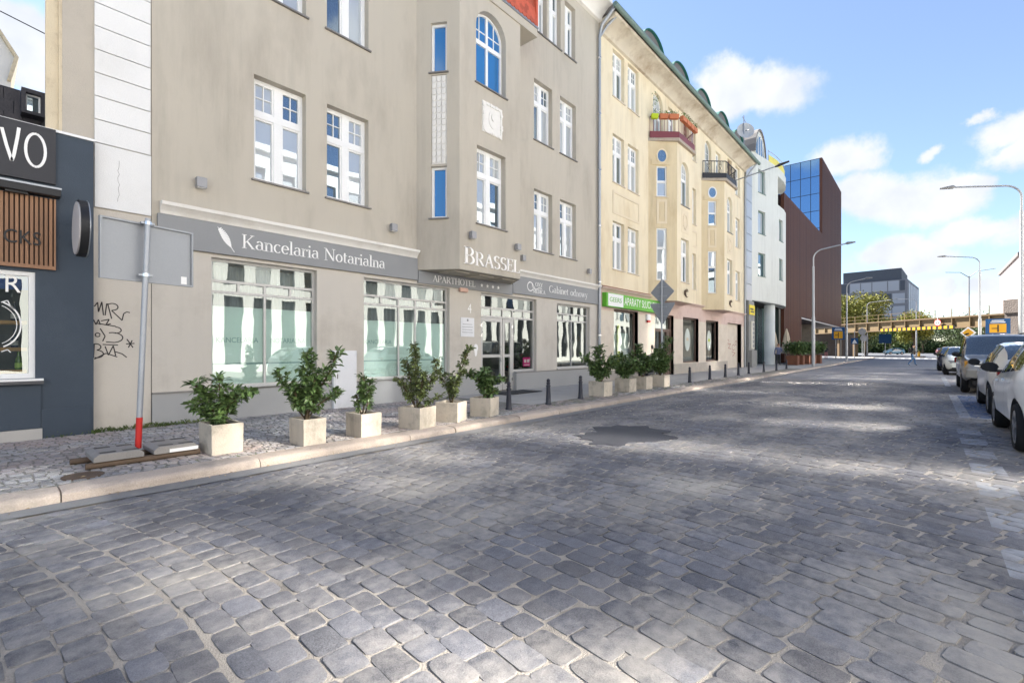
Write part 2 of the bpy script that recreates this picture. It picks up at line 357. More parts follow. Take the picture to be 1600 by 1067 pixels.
def stone_material(name, c, sand, var=0.16, dust_light=0.75, paintmarks=False):
    """Granite setts: tone of each stone, speckle, and pale drifts, partly dusty sand, partly painted patches of light."""
    m = bpy.data.materials.new(name); m.use_nodes = True
    nt = m.node_tree; N = nt.nodes; Lk = nt.links; p = N['Principled BSDF']
    g = N.new('ShaderNodeNewGeometry'); pos = g.outputs['Position']; oi = N.new('ShaderNodeObjectInfo')
    def MM(op, a, b=0.0, clamp=False):
        x = N.new('ShaderNodeMath'); x.operation = op; x.use_clamp = clamp
        for i, v in enumerate((a, b)):
            if isinstance(v, (int, float)): x.inputs[i].default_value = v
            else: Lk.new(v, x.inputs[i])
        return x.outputs[0]
    def NZ(scale, det=4, rough=0.55, stretch=None):
        n = N.new('ShaderNodeTexNoise'); n.inputs['Scale'].default_value = scale; n.inputs['Detail'].default_value = det; n.inputs['Roughness'].default_value = rough
        if stretch:
            mp = N.new('ShaderNodeMapping'); mp.inputs['Scale'].default_value = stretch; Lk.new(pos, mp.inputs['Vector']); Lk.new(mp.outputs[0], n.inputs['Vector'])
        else: Lk.new(pos, n.inputs['Vector'])
        return n.outputs['Fac']
    rr = MM('FRACT', MM('ADD', g.outputs['Random Per Island'], oi.outputs['Random']))
    speck = NZ(150, 3, 0.75); blot = NZ(14, 5); drift_light = NZ(0.62, 7, 0.62, (0.75, 1.35, 1))
    f = MM('ADD', MM('MULTIPLY', rr, 2*var), MM('ADD', MM('MULTIPLY', speck, 2.1), MM('MULTIPLY', blot, 0.75)))
    f = MM('ADD', f, -0.42-var)
    sc_ = N.new('ShaderNodeVectorMath'); sc_.operation = 'SCALE'; sc_.inputs[0].default_value = c; Lk.new(f, sc_.inputs['Scale'])
    wv = N.new('ShaderNodeMix'); wv.data_type = 'RGBA'; Lk.new(MM('FRACT', MM('MULTIPLY', rr, 7.31)), wv.inputs['Factor']); wv.inputs['A'].default_value = (0.97, 0.985, 1.035, 1); wv.inputs['B'].default_value = (1.035, 1.0, 0.96, 1)
    tn = N.new('ShaderNodeVectorMath'); tn.operation = 'MULTIPLY'; Lk.new(sc_.outputs[0], tn.inputs[0]); Lk.new(wv.outputs['Result'], tn.inputs[1])
    mr = N.new('ShaderNodeMapRange'); Lk.new(MM('ADD', drift_light, MM('MULTIPLY', MM('SUBTRACT', blot, 0.5), 0.25)), mr.inputs['Value']); mr.inputs['From Min'].default_value = 0.45; mr.inputs['From Max'].default_value = 0.68; mr.inputs['To Max'].default_value = dust_light  # pale drifts: dusty sand, plus light patches put into the colour
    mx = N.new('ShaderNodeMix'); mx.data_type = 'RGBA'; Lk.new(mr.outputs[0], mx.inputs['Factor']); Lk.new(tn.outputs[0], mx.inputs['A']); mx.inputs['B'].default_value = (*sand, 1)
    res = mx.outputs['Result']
    # second, darker family of stains: oil, damp and tyre wear
    wear = NZ(0.38, 6, 0.6, (0.45, 1.6, 1)); mw = N.new('ShaderNodeMapRange'); Lk.new(wear, mw.inputs['Value']); mw.inputs['From Min'].default_value = 0.48; mw.inputs['From Max'].default_value = 0.66; mw.inputs['To Max'].default_value = 0.42
    mk = N.new('ShaderNodeMix'); mk.data_type = 'RGBA'; Lk.new(mw.outputs[0], mk.inputs['Factor']); Lk.new(res, mk.inputs['A']); mk.inputs['B'].default_value = (0.075, 0.078, 0.09, 1); res = mk.outputs['Result']
    if paintmarks:   # worn road paint lying on the stones: dashes beside the parking lane and a blue bay with white lines
        sp = N.new('ShaderNodeSeparateXYZ'); Lk.new(pos, sp.inputs[0]); px, py = sp.outputs['X'], sp.outputs['Y']
        def band(v, a, b): return MM('MULTIPLY', MM('GREATER_THAN', v, a), MM('LESS_THAN', v, b))
        dash = MM('MULTIPLY', MM('MULTIPLY', band(py, -0.67, -0.38), band(px, 2.5, 11.8)), MM('LESS_THAN', MM('FRACT', MM('DIVIDE', MM('SUBTRACT', px, 3.10), 1.09)), 0.55))
        lines = MM('MAXIMUM', MM('MULTIPLY', band(py, -0.67, -0.49), band(px, 13.2, 19.6)), MM('MAXIMUM', MM('MULTIPLY', band(py, -2.9, -0.6), band(px, 19.43, 19.6)), MM('MULTIPLY', band(py, -2.9, -0.6), band(px, 13.2, 13.4))))
        wornn = NZ(5.0, 6, 0.7); worn = N.new('ShaderNodeMapRange'); Lk.new(wornn, worn.inputs['Value']); worn.inputs['From Min'].default_value = 0.36; worn.inputs['From Max'].default_value = 0.62; worn.inputs['To Max'].default_value = 0.85; worn.inputs['To Min'].default_value = 0.25
        for msk, cc in ((MM('MAXIMUM', dash, lines), (0.33, 0.345, 0.37, 1)), (MM('MULTIPLY', band(py, -2.9, -0.67), band(px, 13.4, 19.43)), (0.045, 0.10, 0.22, 1))):
            mp_ = N.new('ShaderNodeMix'); mp_.data_type = 'RGBA'; Lk.new(MM('MULTIPLY', msk, worn.outputs[0]), mp_.inputs['Factor']); Lk.new(res, mp_.inputs['A']); mp_.inputs['B'].default_value = cc; res = mp_.outputs['Result']
    Lk.new(res, p.inputs['Base Color'])
    p.inputs['Roughness'].default_value = 0.85; p.inputs['Specular IOR Level'].default_value = 0.2
    b = N.new('ShaderNodeBump'); b.inputs['Strength'].default_value = 0.6; b.inputs['Distance'].default_value = 0.005
    Lk.new(MM('ADD', NZ(90, 4, 0.7), MM('MULTIPLY', NZ(22, 3), 1.5)), b.inputs['Height']); Lk.new(b.outputs[0], p.inputs['Normal'])
    return m
SAND = (0.34, 0.315, 0.28)
M_sett = stone_material('granite_sett', (0.150, 0.151, 0.161), (0.38, 0.355, 0.315), var=0.2, dust_light=0.8, paintmarks=True)
M_sand = mat('joint_sand', (0.34, 0.31, 0.27), 0.95, 0.22, 1.2, 0.9, 130, fine=0.25, dist=0.012, stain=(0.11, 0.10, 0.09), stain_amt=0.9, stain_scale=1.1)
M_asph = mat('asphalt', (0.062, 0.064, 0.074), 0.8, 0.25, 3.0, 0.8, 130, fine=0.3)
M_gut = mat('gutter_asphalt', (0.22, 0.218, 0.215), 0.85, 0.28, 1.3, 0.6, 160, fine=0.2, stain=(0.30, 0.28, 0.25), stain_amt=0.6, stain_scale=0.9)
M_far = stone_material('far_setts', (0.20, 0.205, 0.225), (0.38, 0.36, 0.325), dust_light=0.7)
M_white = mat('road_paint_white', (0.42, 0.44, 0.47), 0.75, 0.2, 3, 0.6, 90, fine=.2, stain=(0.15, 0.155, 0.175), stain_amt=0.95, stain_scale=6)
M_blue = mat('road_paint_blue', (0.06, 0.12, 0.24), 0.75, 0.2, 3, 0.6, 90, fine=.2, stain=(0.13, 0.145, 0.18), stain_amt=0.9, stain_scale=5)

road = MB().poly((-14, -3.05, -0.03), (320, -3.05, -0.03), (320, 5.9, -0.03), (-14, 5.9, -0.03)).build('road', M_gut, recalc=False)
tag(road, 'cobbled street of worn granite setts with sandy joints', 'road', kind='structure')
XN = 25.0
mb = MB().poly((XN, -3.0, 0.006), (46, -3.0, 0.006), (46, 5.66, 0.006), (XN, 5.66, 0.006)); mb.build('far_setts', M_far, road, recalc=False)
M_far2 = mat('far_asphalt', (0.12, 0.127, 0.145), 0.6, 0.2, 0.35, 0.2, 50, stain=(0.24, 0.235, 0.225), stain_amt=0.55, stain_scale=0.35, stretch=(1.0, 0.35, 1))
MB().poly((46, -3.0, 0.007), (320, -3.0, 0.007), (320, 5.84, 0.007), (46, 5.84, 0.007)).build('asphalt_surface', M_far2, road, recalc=False)
MB().poly((90, -60, -0.01), (320, -60, -0.01), (320, 60, -0.01), (90, 60, -0.01)).build('junction_surface', M_far2, road, recalc=False)
# gutter strip of worn asphalt along the kerb
mb = MB(); n = 90
for k in range(n):
    x0, x1 = -3+k*0.55, -3+(k+1)*0.55
    w0 = 5.62+0.06*mnoise.noise((x0*0.9, 3, 0)); w1 = 5.62+0.06*mnoise.noise((x1*0.9, 3, 0))
    mb.poly((x0, w0, 0.012), (x1, w1, 0.012), (x1, 5.86, 0.018), (x0, 5.86, 0.018))
mb.build('gutter', M_gut, road, recalc=False)
# sand bed between the stones, uneven
mb = MB(); nx, ny = 230, 86; x0, x1, y0, y1 = -1.6, XN, -3.0, 5.8
def bed(x, y):
    return -0.0025+0.009*mnoise.noise((x*4.1, y*4.1, 0.3))+0.004*mnoise.noise((x*13, y*13, 5.0))+0.004*mnoise.noise((x*0.7, y*0.7, 9.0))
xs = [x0+(x1-x0)*(k/nx)**1.5 for k in range(nx+1)]; ys = [y0+(y1-y0)*k/ny for k in range(ny+1)]
mb.pts([(x, y, bed(x, y)) for x in xs for y in ys])
for i in range(nx):
    for j in range(ny): q = i*(ny+1)+j; mb.f.append((q, q+ny+1, q+ny+2, q+1))
mb.build('joint_sand', M_sand, road, smooth='all', recalc=False)

# granite setts in courses across the street
def sett_outline(L, Wd, r):
    """rounded block outline: L across the street (y), Wd along it (x)."""
    e = r.uniform(0.2, 0.42); pts = []
    for k in range(12):
        t = 2*math.pi*(k+0.5)/12; c, s = math.cos(t), math.sin(t)
        x = math.copysign(abs(c)**e, c)*Wd/2; y = math.copysign(abs(s)**e, s)*L/2
        q = 1+r.uniform(-.06, .05)
        pts.append((x*q, y*q))
    return pts
def sett_geo(L, Wd, r):
    o = sett_outline(L, Wd, r); v = []; f = []
    hi = r.uniform(0.003, 0.0085); tx, ty = r.uniform(-.014, .014), r.uniform(-.014, .014)
    for s, z in ((1.0, -0.02), (0.975, hi*0.75), (0.88, hi)):
        v += [(x*s, y*s, z+(x*tx+y*ty)*(s < 1)) for x, y in o]
    v.append((0, 0, hi+0.0015))
    for a in (0, 12):
        for k in range(12): f.append((a+k, a+(k+1) % 12, a+12+(k+1) % 12, a+12+k))
    for k in range(12): f.append((24+k, 24+(k+1) % 12, 36))
    return v, f
CT, ST = math.cos(R(41.25)), math.sin(R(41.25))
patch = [(6.41, 4.25), (6.6, 4.17), (6.78, 4.27), (7.0, 4.28), (7.31, 4.44), (7.5, 4.33), (7.72, 4.29), (7.85, 4.0), (8.04, 3.82), (7.93, 3.6), (7.87, 3.3), (7.6, 3.26), (7.36, 3.17), (7.23, 2.98), (7.0, 3.02), (6.71, 3.19), (6.5, 3.35), (6.3, 3.3), (6.11, 3.37), (5.95, 3.62), (6.1, 3.75), (6.25, 3.86), (6.2, 4.05)]
_pp = []
for _k in range(len(patch)):
    (_xa, _ya), (_xb, _yb) = patch[_k], patch[(_k+1) % len(patch)]
    for _s in range(3):
        _x, _y = _xa+(_xb-_xa)*_s/3, _ya+(_yb-_ya)*_s/3
        _pp.append((_x+.16*mnoise.noise((_x*5, _y*5, 1)), _y+.16*mnoise.noise((_x*5, _y*5, 7))))
patch = _pp
def in_patch(x, y):
    c = False
    for i in range(len(patch)):
        (xa, ya), (xb, yb) = patch[i], patch[i-1]
        if (ya > y) != (yb > y) and x < (xb-xa)*(y-ya)/(yb-ya)+xa: c = not c
    return c
sr = random.Random(5); stones = []
X = -2.4
while X < XN+0.5:
    Wd = sr.uniform(0.14, 0.172); y = -3.0+sr.uniform(0, 0.2)
    while y < 5.58:
        L = sr.uniform(0.19, 0.28) if y < 1.2 else (sr.uniform(0.16, 0.245) if y < 3 else sr.uniform(0.15, 0.22))
        yc = y+L/2; xc = X+0.29*yc-0.055*yc*yc+sr.uniform(-.012, .012)
        gap = sr.uniform(0.002, 0.012)
        if xc < XN and xc > -1.0 and yc > -0.105*xc-1.6 and not in_patch(xc, yc):
            slope = 0.29-0.11*yc
            stones.append((xc, yc, L-gap, Wd-sr.uniform(-0.002, 0.008), -math.atan(slope), sr.random()))
        y += L
    X += Wd
def appear(s):
    d = s[0]*CT+s[1]*ST
    if d < 0.6: return 1e9
    r_ = s[0]*ST-s[1]*CT
    if abs(r_/d) > 1.085 or 1.4/d > 0.73: return 1e8+d
    return d
stones.sort(key=appear)
variants = []
for k in range(16):
    v, f = sett_geo(0.21, 0.155, sr); b_ = MB(); b_.v = v; b_.f = f
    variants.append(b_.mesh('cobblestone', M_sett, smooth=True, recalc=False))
big = MB()
for k, (x, y, L, Wd, a, q) in enumerate(stones):
    z = bed(x, y)*0.5
    if k < 300:
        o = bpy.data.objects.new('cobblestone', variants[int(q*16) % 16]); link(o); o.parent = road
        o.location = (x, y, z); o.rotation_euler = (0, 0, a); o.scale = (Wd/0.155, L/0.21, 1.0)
    else:
        v, f = sett_geo(L, Wd, sr); c, s = math.cos(a), math.sin(a); i = len(big.v)
        big.v += [(x+c*u-s*w, y+s*u+c*w, z+t) for u, w, t in v]; big.f += [tuple(i+t for t in q_) for q_ in f]
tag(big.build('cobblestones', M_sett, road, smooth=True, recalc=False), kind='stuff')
# dark asphalt patch with a pale rubble edge
pm = MB(); cx, cy = 7.0, 3.75; i = pm.pts([(cx, cy, 0.021)]+[(x, y, 0.011) for x, y in patch]+[(cx+(x-cx)*1.04, cy+(y-cy)*1.04, -0.02) for x, y in patch]); npt = len(patch)
for k in range(npt): pm.f.append((i, i+1+k, i+1+(k+1) % npt)); pm.f.append((i+1+k, i+1+npt+k, i+1+npt+(k+1) % npt, i+1+(k+1) % npt))
pm.build('asphalt_patch', M_asph, road)
for k in range(6): MB().box(24+k*1.3, 24.7+k*1.3, -0.66, -0.5, 0.004, 0.0165).build('painted_dash', M_white, road)
for k in range(10): MB().box(88.2, 91.8, -2.6+k*0.85, -2.2+k*0.85, 0.0, 0.012).build('painted_stripe', M_white, road)

# ------------------------------------------------------------------ pavements and kerb
M_conc = mat('pavement_concrete', (0.41, 0.395, 0.37), 0.9, 0.2, 0.8, 0.4, 120, fine=0.1, stain=(0.17, 0.17, 0.15), stain_amt=0.6, stain_scale=0.8)
M_kerb = mat('kerb_granite', (0.41, 0.345, 0.29), 0.85, 0.2, 2.5, 0.9, 90, fine=0.3, isl=0.22, stain=(0.21, 0.195, 0.17), stain_amt=0.85, stain_scale=2.6)
M_mos = stone_material('mosaic_sett', (0.33, 0.325, 0.315), (0.44, 0.325, 0.285), var=0.3, dust_light=0.6)
M_grime = mat('pavement_joint', (0.21, 0.20, 0.175), 0.95, 0.3, 2.0, 0.8, 90, fine=0.2, stain=(0.10, 0.12, 0.05), stain_amt=0.6, stain_scale=1.6)
pav = MB().box(-14, 92, 6.17, 10.9, -0.05, 0.092).build('pavement', M_conc)
tag(pav, 'pavement of small setts and concrete before the house fronts', 'pavement', kind='structure')
MB().poly((-2, 6.16, 0.095), (8.6, 6.16, 0.095), (8.6, 9.78, 0.095), (-2, 9.78, 0.095)).build('sett_bed', M_grime, pav, recalc=False)
MB().poly((8.6, 6.16, 0.096), (36, 6.16, 0.096), (36, 6.95, 0.096), (8.6, 6.95, 0.096)).build('verge_bed', M_grime, pav, recalc=False)
mb = MB(); kr = random.Random(3)
def sett_box(cx, cy, a, l, w, h):
    c, s = math.cos(a), math.sin(a); i = len(mb.v)
    for z, q in ((0.08, 1.0), (h, 0.86)):
        for u, v in ((-1, -1), (1, -1), (1, 1), (-1, 1)):
            x_, y_ = u*l/2*q, v*w/2*q
            mb.v.append((cx+c*x_-s*y_, cy+s*x_+c*y_, z))
    for q in ((4, 5, 6, 7), (0, 1, 5, 4), (1, 2, 6, 5), (2, 3, 7, 6), (3, 0, 4, 7)): mb.f.append(tuple(i+t for t in q))
y = 6.22
row = 0
while y < 9.74:
    w = kr.uniform(0.085, 0.105); x = -1.2+kr.uniform(0, 0.1)
    while x < 8.55:
        l = kr.uniform(0.085, 0.135); cy = y+w/2+0.05*math.sin((x+row*0.02)*3.2)
        if not (7.4 < x+y*0.2 and y > 7.0 and kr.random() < 0.9 and x > 7.7):
            sett_box(x+l/2, cy, 0.16*math.cos(x*3.2)+kr.uniform(-.1, .1), l-0.01, w-0.008, 0.103+kr.uniform(-.004, .004))
        x += l
    y += w; row += 1
x = 8.6
while x < 26:
    y = 6.2
    while y < 6.9:
        if kr.random() < 0.6: sett_box(x+0.05, y+0.05, kr.uniform(-.2, .2), 0.09, 0.09, 0.102+kr.uniform(-.004, .004))
        y += 0.105
    x += 0.105
tag(mb.build('mosaic_setts', M_mos, pav, recalc=False), kind='stuff')
joints = [-3.0, -1.2, 0.53, 2.23, 4.38, 5.29, 6.93, 8.21, 9.48, 10.7]
while joints[-1] < 88: joints.append(joints[-1]+kr.uniform(0.95, 1.7))
for a, b in zip(joints, joints[1:]):
    dz, dy = kr.uniform(-.006, .006), kr.uniform(-.012, .012)
    prof = [(5.865, -0.05), (5.865, 0.055), (5.875, 0.085), (5.90, 0.105), (5.94, 0.115), (6.165, 0.118), (6.165, -0.05)]
    nseg = max(2, int((b-a)/0.22)); kb = MB(); ln = len(prof)
    for s_ in range(nseg+1):
        x = a+0.006+(b-a-0.012)*s_/nseg; e = 0.010 if s_ in (0, nseg) else 0.0
        kb.pts([(x, y_+dy+kr.uniform(-.004, .004)+(e if y_ < 6 else 0), z_+dz-(e*0.8 if z_ > 0.05 else 0)+kr.uniform(-.002, .002)) for y_, z_ in prof])
    for s_ in range(nseg):
        for q in range(ln): kb.f.append((s_*ln+q, s_*ln+(q+1) % ln, (s_+1)*ln+(q+1) % ln, (s_+1)*ln+q))
    kb.f.append(tuple(range(ln))); kb.f.append(tuple(nseg*ln+q for q in range(ln)))
    kb.build('kerbstone', M_kerb, pav, smooth=True)
pr = MB().box(-14, 88, -9.4, -3.1, -0.05, 0.10).build('pavement', M_conc)
tag(pr, 'pavement behind the parked cars', 'pavement', kind='structure')
for k in range(70):
    MB().box(-14+k*1.45, -14+k*1.45+1.43, -3.1, -2.9, -0.04, 0.105).build('kerbstone', M_kerb, pr)
# weeds along the wall foot and between the setts
M_weed = mat('weed_green', (0.09, 0.13, 0.035), 0.7, 0.3, 3, 0, 30, isl=0.35, stain=(0.22, 0.2, 0.09), stain_amt=0.6, stain_scale=3)
wb = MB(); wr = random.Random(8)
def tuft(x, y, h, n):
    for _ in range(n):
        a = wr.uniform(0, 6.28); s = wr.uniform(0.3, 1.0)*h; px, py = x+wr.gauss(0, .03), y+wr.gauss(0, .02)
        dx, dy = math.cos(a)*s*0.6, math.sin(a)*s*0.6; w = wr.uniform(.003, .007)
        wb.poly((px-dy*w/s, py+dx*w/s, .095), (px+dy*w/s, py-dx*w/s, .095), (px+dx*0.6+dy*w/s, py+dy*.6-dx*w/s, .095+s*0.7), (px+dx, py+dy, .095+s*0.8))
for _ in range(120): tuft(wr.uniform(0.75, 3.1), 9.72-abs(wr.gauss(0, .05)), wr.uniform(.03, .13), 10)
for _ in range(150): tuft(wr.uniform(6.9, 24), wr.uniform(6.25, 6.95), wr.uniform(.015, .06), 8)
for _ in range(60): tuft(wr.uniform(1.2, 7.0), wr.uniform(6.2, 6.6), wr.uniform(.01, .035), 6)
tag(wb.build('weeds', M_weed, None, recalc=False), 'thin green weeds and grass growing along wall foot and kerb', 'weeds', kind='stuff')
M_iron = mat('rusty_iron', (0.12, 0.085, 0.06), 0.85, 0.2, 8, 0.6, 60)
mh = thing('manhole_cover', 'small oval rusty cover set in the pavement near the kerb', 'cover', (0.75, 6.5, .1))
MB().lathe([(0.17, 0.07), (0.17, 0.109), (0.15, 0.111), (0.14, 0.107), (0.0, 0.108)], 20, (0.75, 6.5)).build('lid', M_iron, mh)

# dry leaves and scraps of litter lying in the gutter and on the pavement
lt = MB(); lr = random.Random(14)
for _ in range(170):
    x = lr.uniform(.2, 14); y = lr.choice((5.78+lr.gauss(0, .05), lr.uniform(6.2, 9.6), 5.8, lr.uniform(3, 5.7) if lr.random() < .25 else 5.8))+lr.gauss(0, .03); s = lr.uniform(.008, .026); a = lr.uniform(0, 6.28); z = (.03 if y < 5.86 else (.126 if y < 6.18 else .112)); c_, s_ = math.cos(a)*s, math.sin(a)*s
    lt.poly((x-c_, y-s_, z), (x+s_*.6, y-c_*.6, z+.006), (x+c_, y+s_, z+.002), (x-s_*.6, y+c_*.6, z+.008))
tag(lt.build('fallen_leaves', mat('dry_leaf', (.30, .22, .12), .8, .3, 9, 0, 30, isl=.5, stain=(.6, .58, .52), stain_amt=.8, stain_scale=1.5), None, recalc=False), 'scattered dry leaves and scraps along the kerb', 'leaves', kind='stuff')
# ================================================================== shared building materials and window builder
M_frame = mat('window_frame_white', (0.80, 0.80, 0.79), 0.45, 0.04, 3, 0.05, 60)
M_glass = glass_mat('room_glass', (0.025, 0.035, 0.05), 0.33, (0.76, 0.91, 1.0), wob=.025)
M_glassb = glass_mat('blue_curtained_glass', (0.015, 0.15, 0.40), 0.12, (0.8, 0.92, 1.0))
M_glassc = glass_mat('curtained_glass', (0.42, 0.44, 0.45), 0.22, (0.82, 0.93, 1.0), wob=.025)
M_shopglass = glass_mat('shop_glass', (0.02, 0.03, 0.03), 0.13, (0.92, 1.0, 0.98), clear=0.95, wob=0.035)
M_sill = mat('sill_metal', (0.22, 0.21, 0.20), 0.5, 0.1, 4, 0.05, 60, metal=0.3)
M_curtain = mat('net_curtain', (0.72, 0.73, 0.72), 0.95, 0.05, 3, 0.2, 40)
M_film = mat('frosted_film', (0.64, 0.74, 0.71), 0.6, 0.06, 2, 0.05, 80)
M_alu = mat('aluminium_frame', (0.50, 0.49, 0.47), 0.45, 0.05, 3, 0.05, 60, metal=0.25)
M_stucco = mat('greige_stucco', (0.49, 0.447, 0.375), 0.92, 0.08, 0.6, 0.45, 150, fine=0.07, stain=(0.34, 0.30, 0.25), stain_amt=0.6, stain_scale=1.1, stretch=(1, 1, .3), streak=.13)
M_stucco2 = mat('pale_stucco', (0.56, 0.52, 0.46), 0.92, 0.08, 0.9, 0.4, 140, fine=0.05, stain=(0.40, 0.36, 0.31), stain_amt=0.6, stain_scale=0.9, streak=.12)
M_plinth = mat('plinth_granite', (0.34, 0.34, 0.335), 0.55, 0.06, 1.2, 0.25, 200, fine=0.2)
M_cornice = mat('white_cornice', (0.78, 0.755, 0.71), 0.8, 0.06, 2, 0.2, 70, stain=(0.5, 0.45, 0.38), stain_amt=0.45, stain_scale=1.5)
M_sign = mat('sign_grey', (0.255, 0.26, 0.265), 0.5, 0.03, 1, 0.03, 60)
M_lett = mat('lettering_white', (0.85, 0.84, 0.82), 0.5, 0.03, 4, 0, 60)
M_inner = mat('room_dark', (0.10, 0.10, 0.10), 0.9, 0.15, 0.8, 0, 30)
M_zinc = mat('zinc', (0.33, 0.35, 0.38), 0.4, 0.1, 5, 0.1, 60, metal=0.6)
M_black = mat('black_plastic', (0.02, 0.02, 0.022), 0.45, 0.1, 6, 0.1, 60)

def window(bld, fr, a0, a1, z0, z1, dep=0.22, kind='T', m=None, gm=None, arch=False, sill=True, tilt=None, fw=0.055, curtain=None, sillm=None, split=None):
    """A casement window set back in its opening: frame with panes and sill under it."""
    m = m or M_frame; gm = gm or M_glass; W = a1-a0; H = z1-z0; d1 = -dep+0.05; d0 = -dep-0.03
    f = MB(fr); panes = []
    cw = 0.075
    if arch:
        r = W/2; zs = z1-r*0.92; ca = (a0+a1)/2; n = 12
        outer = [(ca+r*math.cos(math.pi*k/n), zs+r*0.92*math.sin(math.pi*k/n)) for k in range(n+1)]
        inner = [(ca+(r-fw)*math.cos(math.pi*k/n), zs+(r-fw)*0.92*math.sin(math.pi*k/n)) for k in range(n+1)]
        for k in range(n): f.slab([outer[k], outer[k+1], inner[k+1], inner[k]], d0, d1)
        f.box(a0, a0+fw, d0, d1, z0, zs); f.box(a1-fw, a1, d0, d1, z0, zs); f.box(a0+fw, a1-fw, d0, d1, z0, z0+fw)
        zt = z0+H*(split or 0.62); mid = ca
        f.box(mid-cw/2, mid+cw/2, d0+0.002, d1-0.002, z0+fw, z1-fw); f.box(a0+fw, a1-fw, d0+0.004, d1-0.004, zt-0.06, zt+0.06)
        gp = [(a0+fw, zt+0.06)]+[(a1-fw, zt+0.06)]+inner[:]
        panes.append(gp)
        for x0, x1 in ((a0+fw, mid-cw/2), (mid+cw/2, a1-fw)): panes.append([(x0, z0+fw), (x1, z0+fw), (x1, zt-0.06), (x0, zt-0.06)])
        for x0, x1 in ((a0+fw, mid-cw/2), (mid+cw/2, a1-fw)):
            f.box((x0+x1)/2-0.012, (x0+x1)/2+0.012, d0+0.03, d1-0.02, zt+0.06, z1-fw*2.4)
        f.box(a0+fw, a1-fw, d0+0.031, d1-0.021, (zt+zs)/2+0.16, (zt+zs)/2+0.184)
    elif kind == 'F':                       # single fixed light
        f.box(a0, a0+fw, d0, d1, z0, z1); f.box(a1-fw, a1, d0, d1, z0, z1); f.box(a0+fw, a1-fw, d0, d1, z0, z0+fw); f.box(a0+fw, a1-fw, d0, d1, z1-fw, z1)
        if split:
            zt = z0+H*split; f.box(a0+fw, a1-fw, d0+.002, d1-.002, zt-.05, zt+.05)
            panes += [[(a0+fw, z0+fw), (a1-fw, z0+fw), (a1-fw, zt-.05), (a0+fw, zt-.05)], [(a0+fw, zt+.05), (a1-fw, zt+.05), (a1-fw, z1-fw), (a0+fw, z1-fw)]]
        else: panes.append([(a0+fw, z0+fw), (a1-fw, z0+fw), (a1-fw, z1-fw), (a0+fw, z1-fw)])
    else:                                   # two casements under two top lights with glazing bars
        f.box(a0, a0+fw, d0, d1, z0, z1); f.box(a1-fw, a1, d0, d1, z0, z1); f.box(a0+fw, a1-fw, d0, d1, z0, z0+fw); f.box(a0+fw, a1-fw, d0, d1, z1-fw, z1)
        mid = (a0+a1)/2; zt = z0+H*(split or 0.66)
        f.box(mid-cw, mid+cw, d0+.002, d1+.012, z0+fw, z1-fw); f.box(a0+fw, a1-fw, d0+.004, d1+.016, zt-.06, zt+.06)
        for x0, x1 in ((a0+fw, mid-cw), (mid+cw, a1-fw)):
            for y0, y1 in ((z0+fw, zt-.06), (zt+.06, z1-fw)):
                s = 0.035
                f.box(x0, x0+s, d0+.006, d1-.006, y0, y1); f.box(x1-s, x1, d0+.006, d1-.006, y0, y1); f.box(x0+s, x1-s, d0+.006, d1-.006, y0, y0+s); f.box(x0+s, x1-s, d0+.006, d1-.006, y1-s, y1)
                panes.append([(x0+s, y0+s), (x1-s, y0+s), (x1-s, y1-s), (x0+s, y1-s)])
                if y0 > z0+fw+.1 and kind == 'T':
                    f.box((x0+x1)/2-.009, (x0+x1)/2+.009, d0+.02, d1-.015, y0+s, y1-s); f.box(x0+s, x1-s, d0+.021, d1-.016, (y0+y1)/2-.009, (y0+y1)/2+.009)
    w = f.build('window', m, bld)
    dg = (d0+d1)/2
    for k, pl in enumerate(panes):
        j = wj.uniform(-.0035, .0035); i_ = wj.uniform(-.0035, .0035)
        MB(fr).poly(*[(a, dg-0.004+j*(a-a0)*2+i_*(z-z0), z) for a, z in pl]).build('pane', (wj.choice((M_glass, M_glass, M_glassc, M_glassc, M_glassc)) if gm is M_glass else gm), w, recalc=False)
    if sill: MB(fr).box(a0-.05, a1+.05, -dep+.05, .055, z0-.035, z0-.004).build('sill', sillm or M_sill, w)
    return w
wj = random.Random(21)
def arch_fill(mb, a0, a1, z1, dep, k=0.92, n=12):
    """Wall left over above an arched opening cut as a rectangle up to z1, with its arched reveal."""
    r = (a1-a0)/2; ca = (a0+a1)/2; zs = z1-r*k
    pts = [(ca+r*math.cos(math.pi*q/n), zs+r*k*math.sin(math.pi*q/n)) for q in range(n+1)]
    for q in range(n):
        (x0, y0), (x1, y1) = pts[q], pts[q+1]
        mb.poly((x0, 0, y0), (x0, 0, z1), (x1, 0, z1), (x1, 0, y1)); mb.poly((x0, 0, y0), (x1, 0, y1), (x1, -dep, y1), (x0, -dep, y0))

# ================================================================== the grey aparthotel
WY = 9.8
FG = Fr((0, WY), (1, 0))
gb = thing('aparthotel_building', 'greige plastered aparthotel with splayed bay window and grey shop fascias', 'building', (9.2, WY, 0.1))
up = [(3.6, 4.62, 4.69, 6.72), (5.08, 6.10, 4.69, 6.72), (12.28, 13.30, 4.69, 6.72), (13.76, 14.78, 4.69, 6.72)]
up2 = [(a, b, c+3.66, d+3.66) for a, b, c, d in up]
up3 = [(3.6, 4.62, 12.0, 13.95), (5.08, 6.10, 12.0, 13.95), (12.40, 12.98, 12.0, 13.95), (13.1, 13.80, 12.0, 13.95), (14.05, 14.73, 12.0, 13.95)]
mb = MB(FG); wall_holes(mb, 1.99, 16.40, 3.1, 14.5, up+up2+up3, 0.22); mb.build('upper_wall', M_stucco, gb, recalc=False)
for k, h in enumerate(up+up2): window(gb, FG, *h)
for h in up3: window(gb, FG, *h, kind='C' if h[1]-h[0] < 0.8 else 'T')
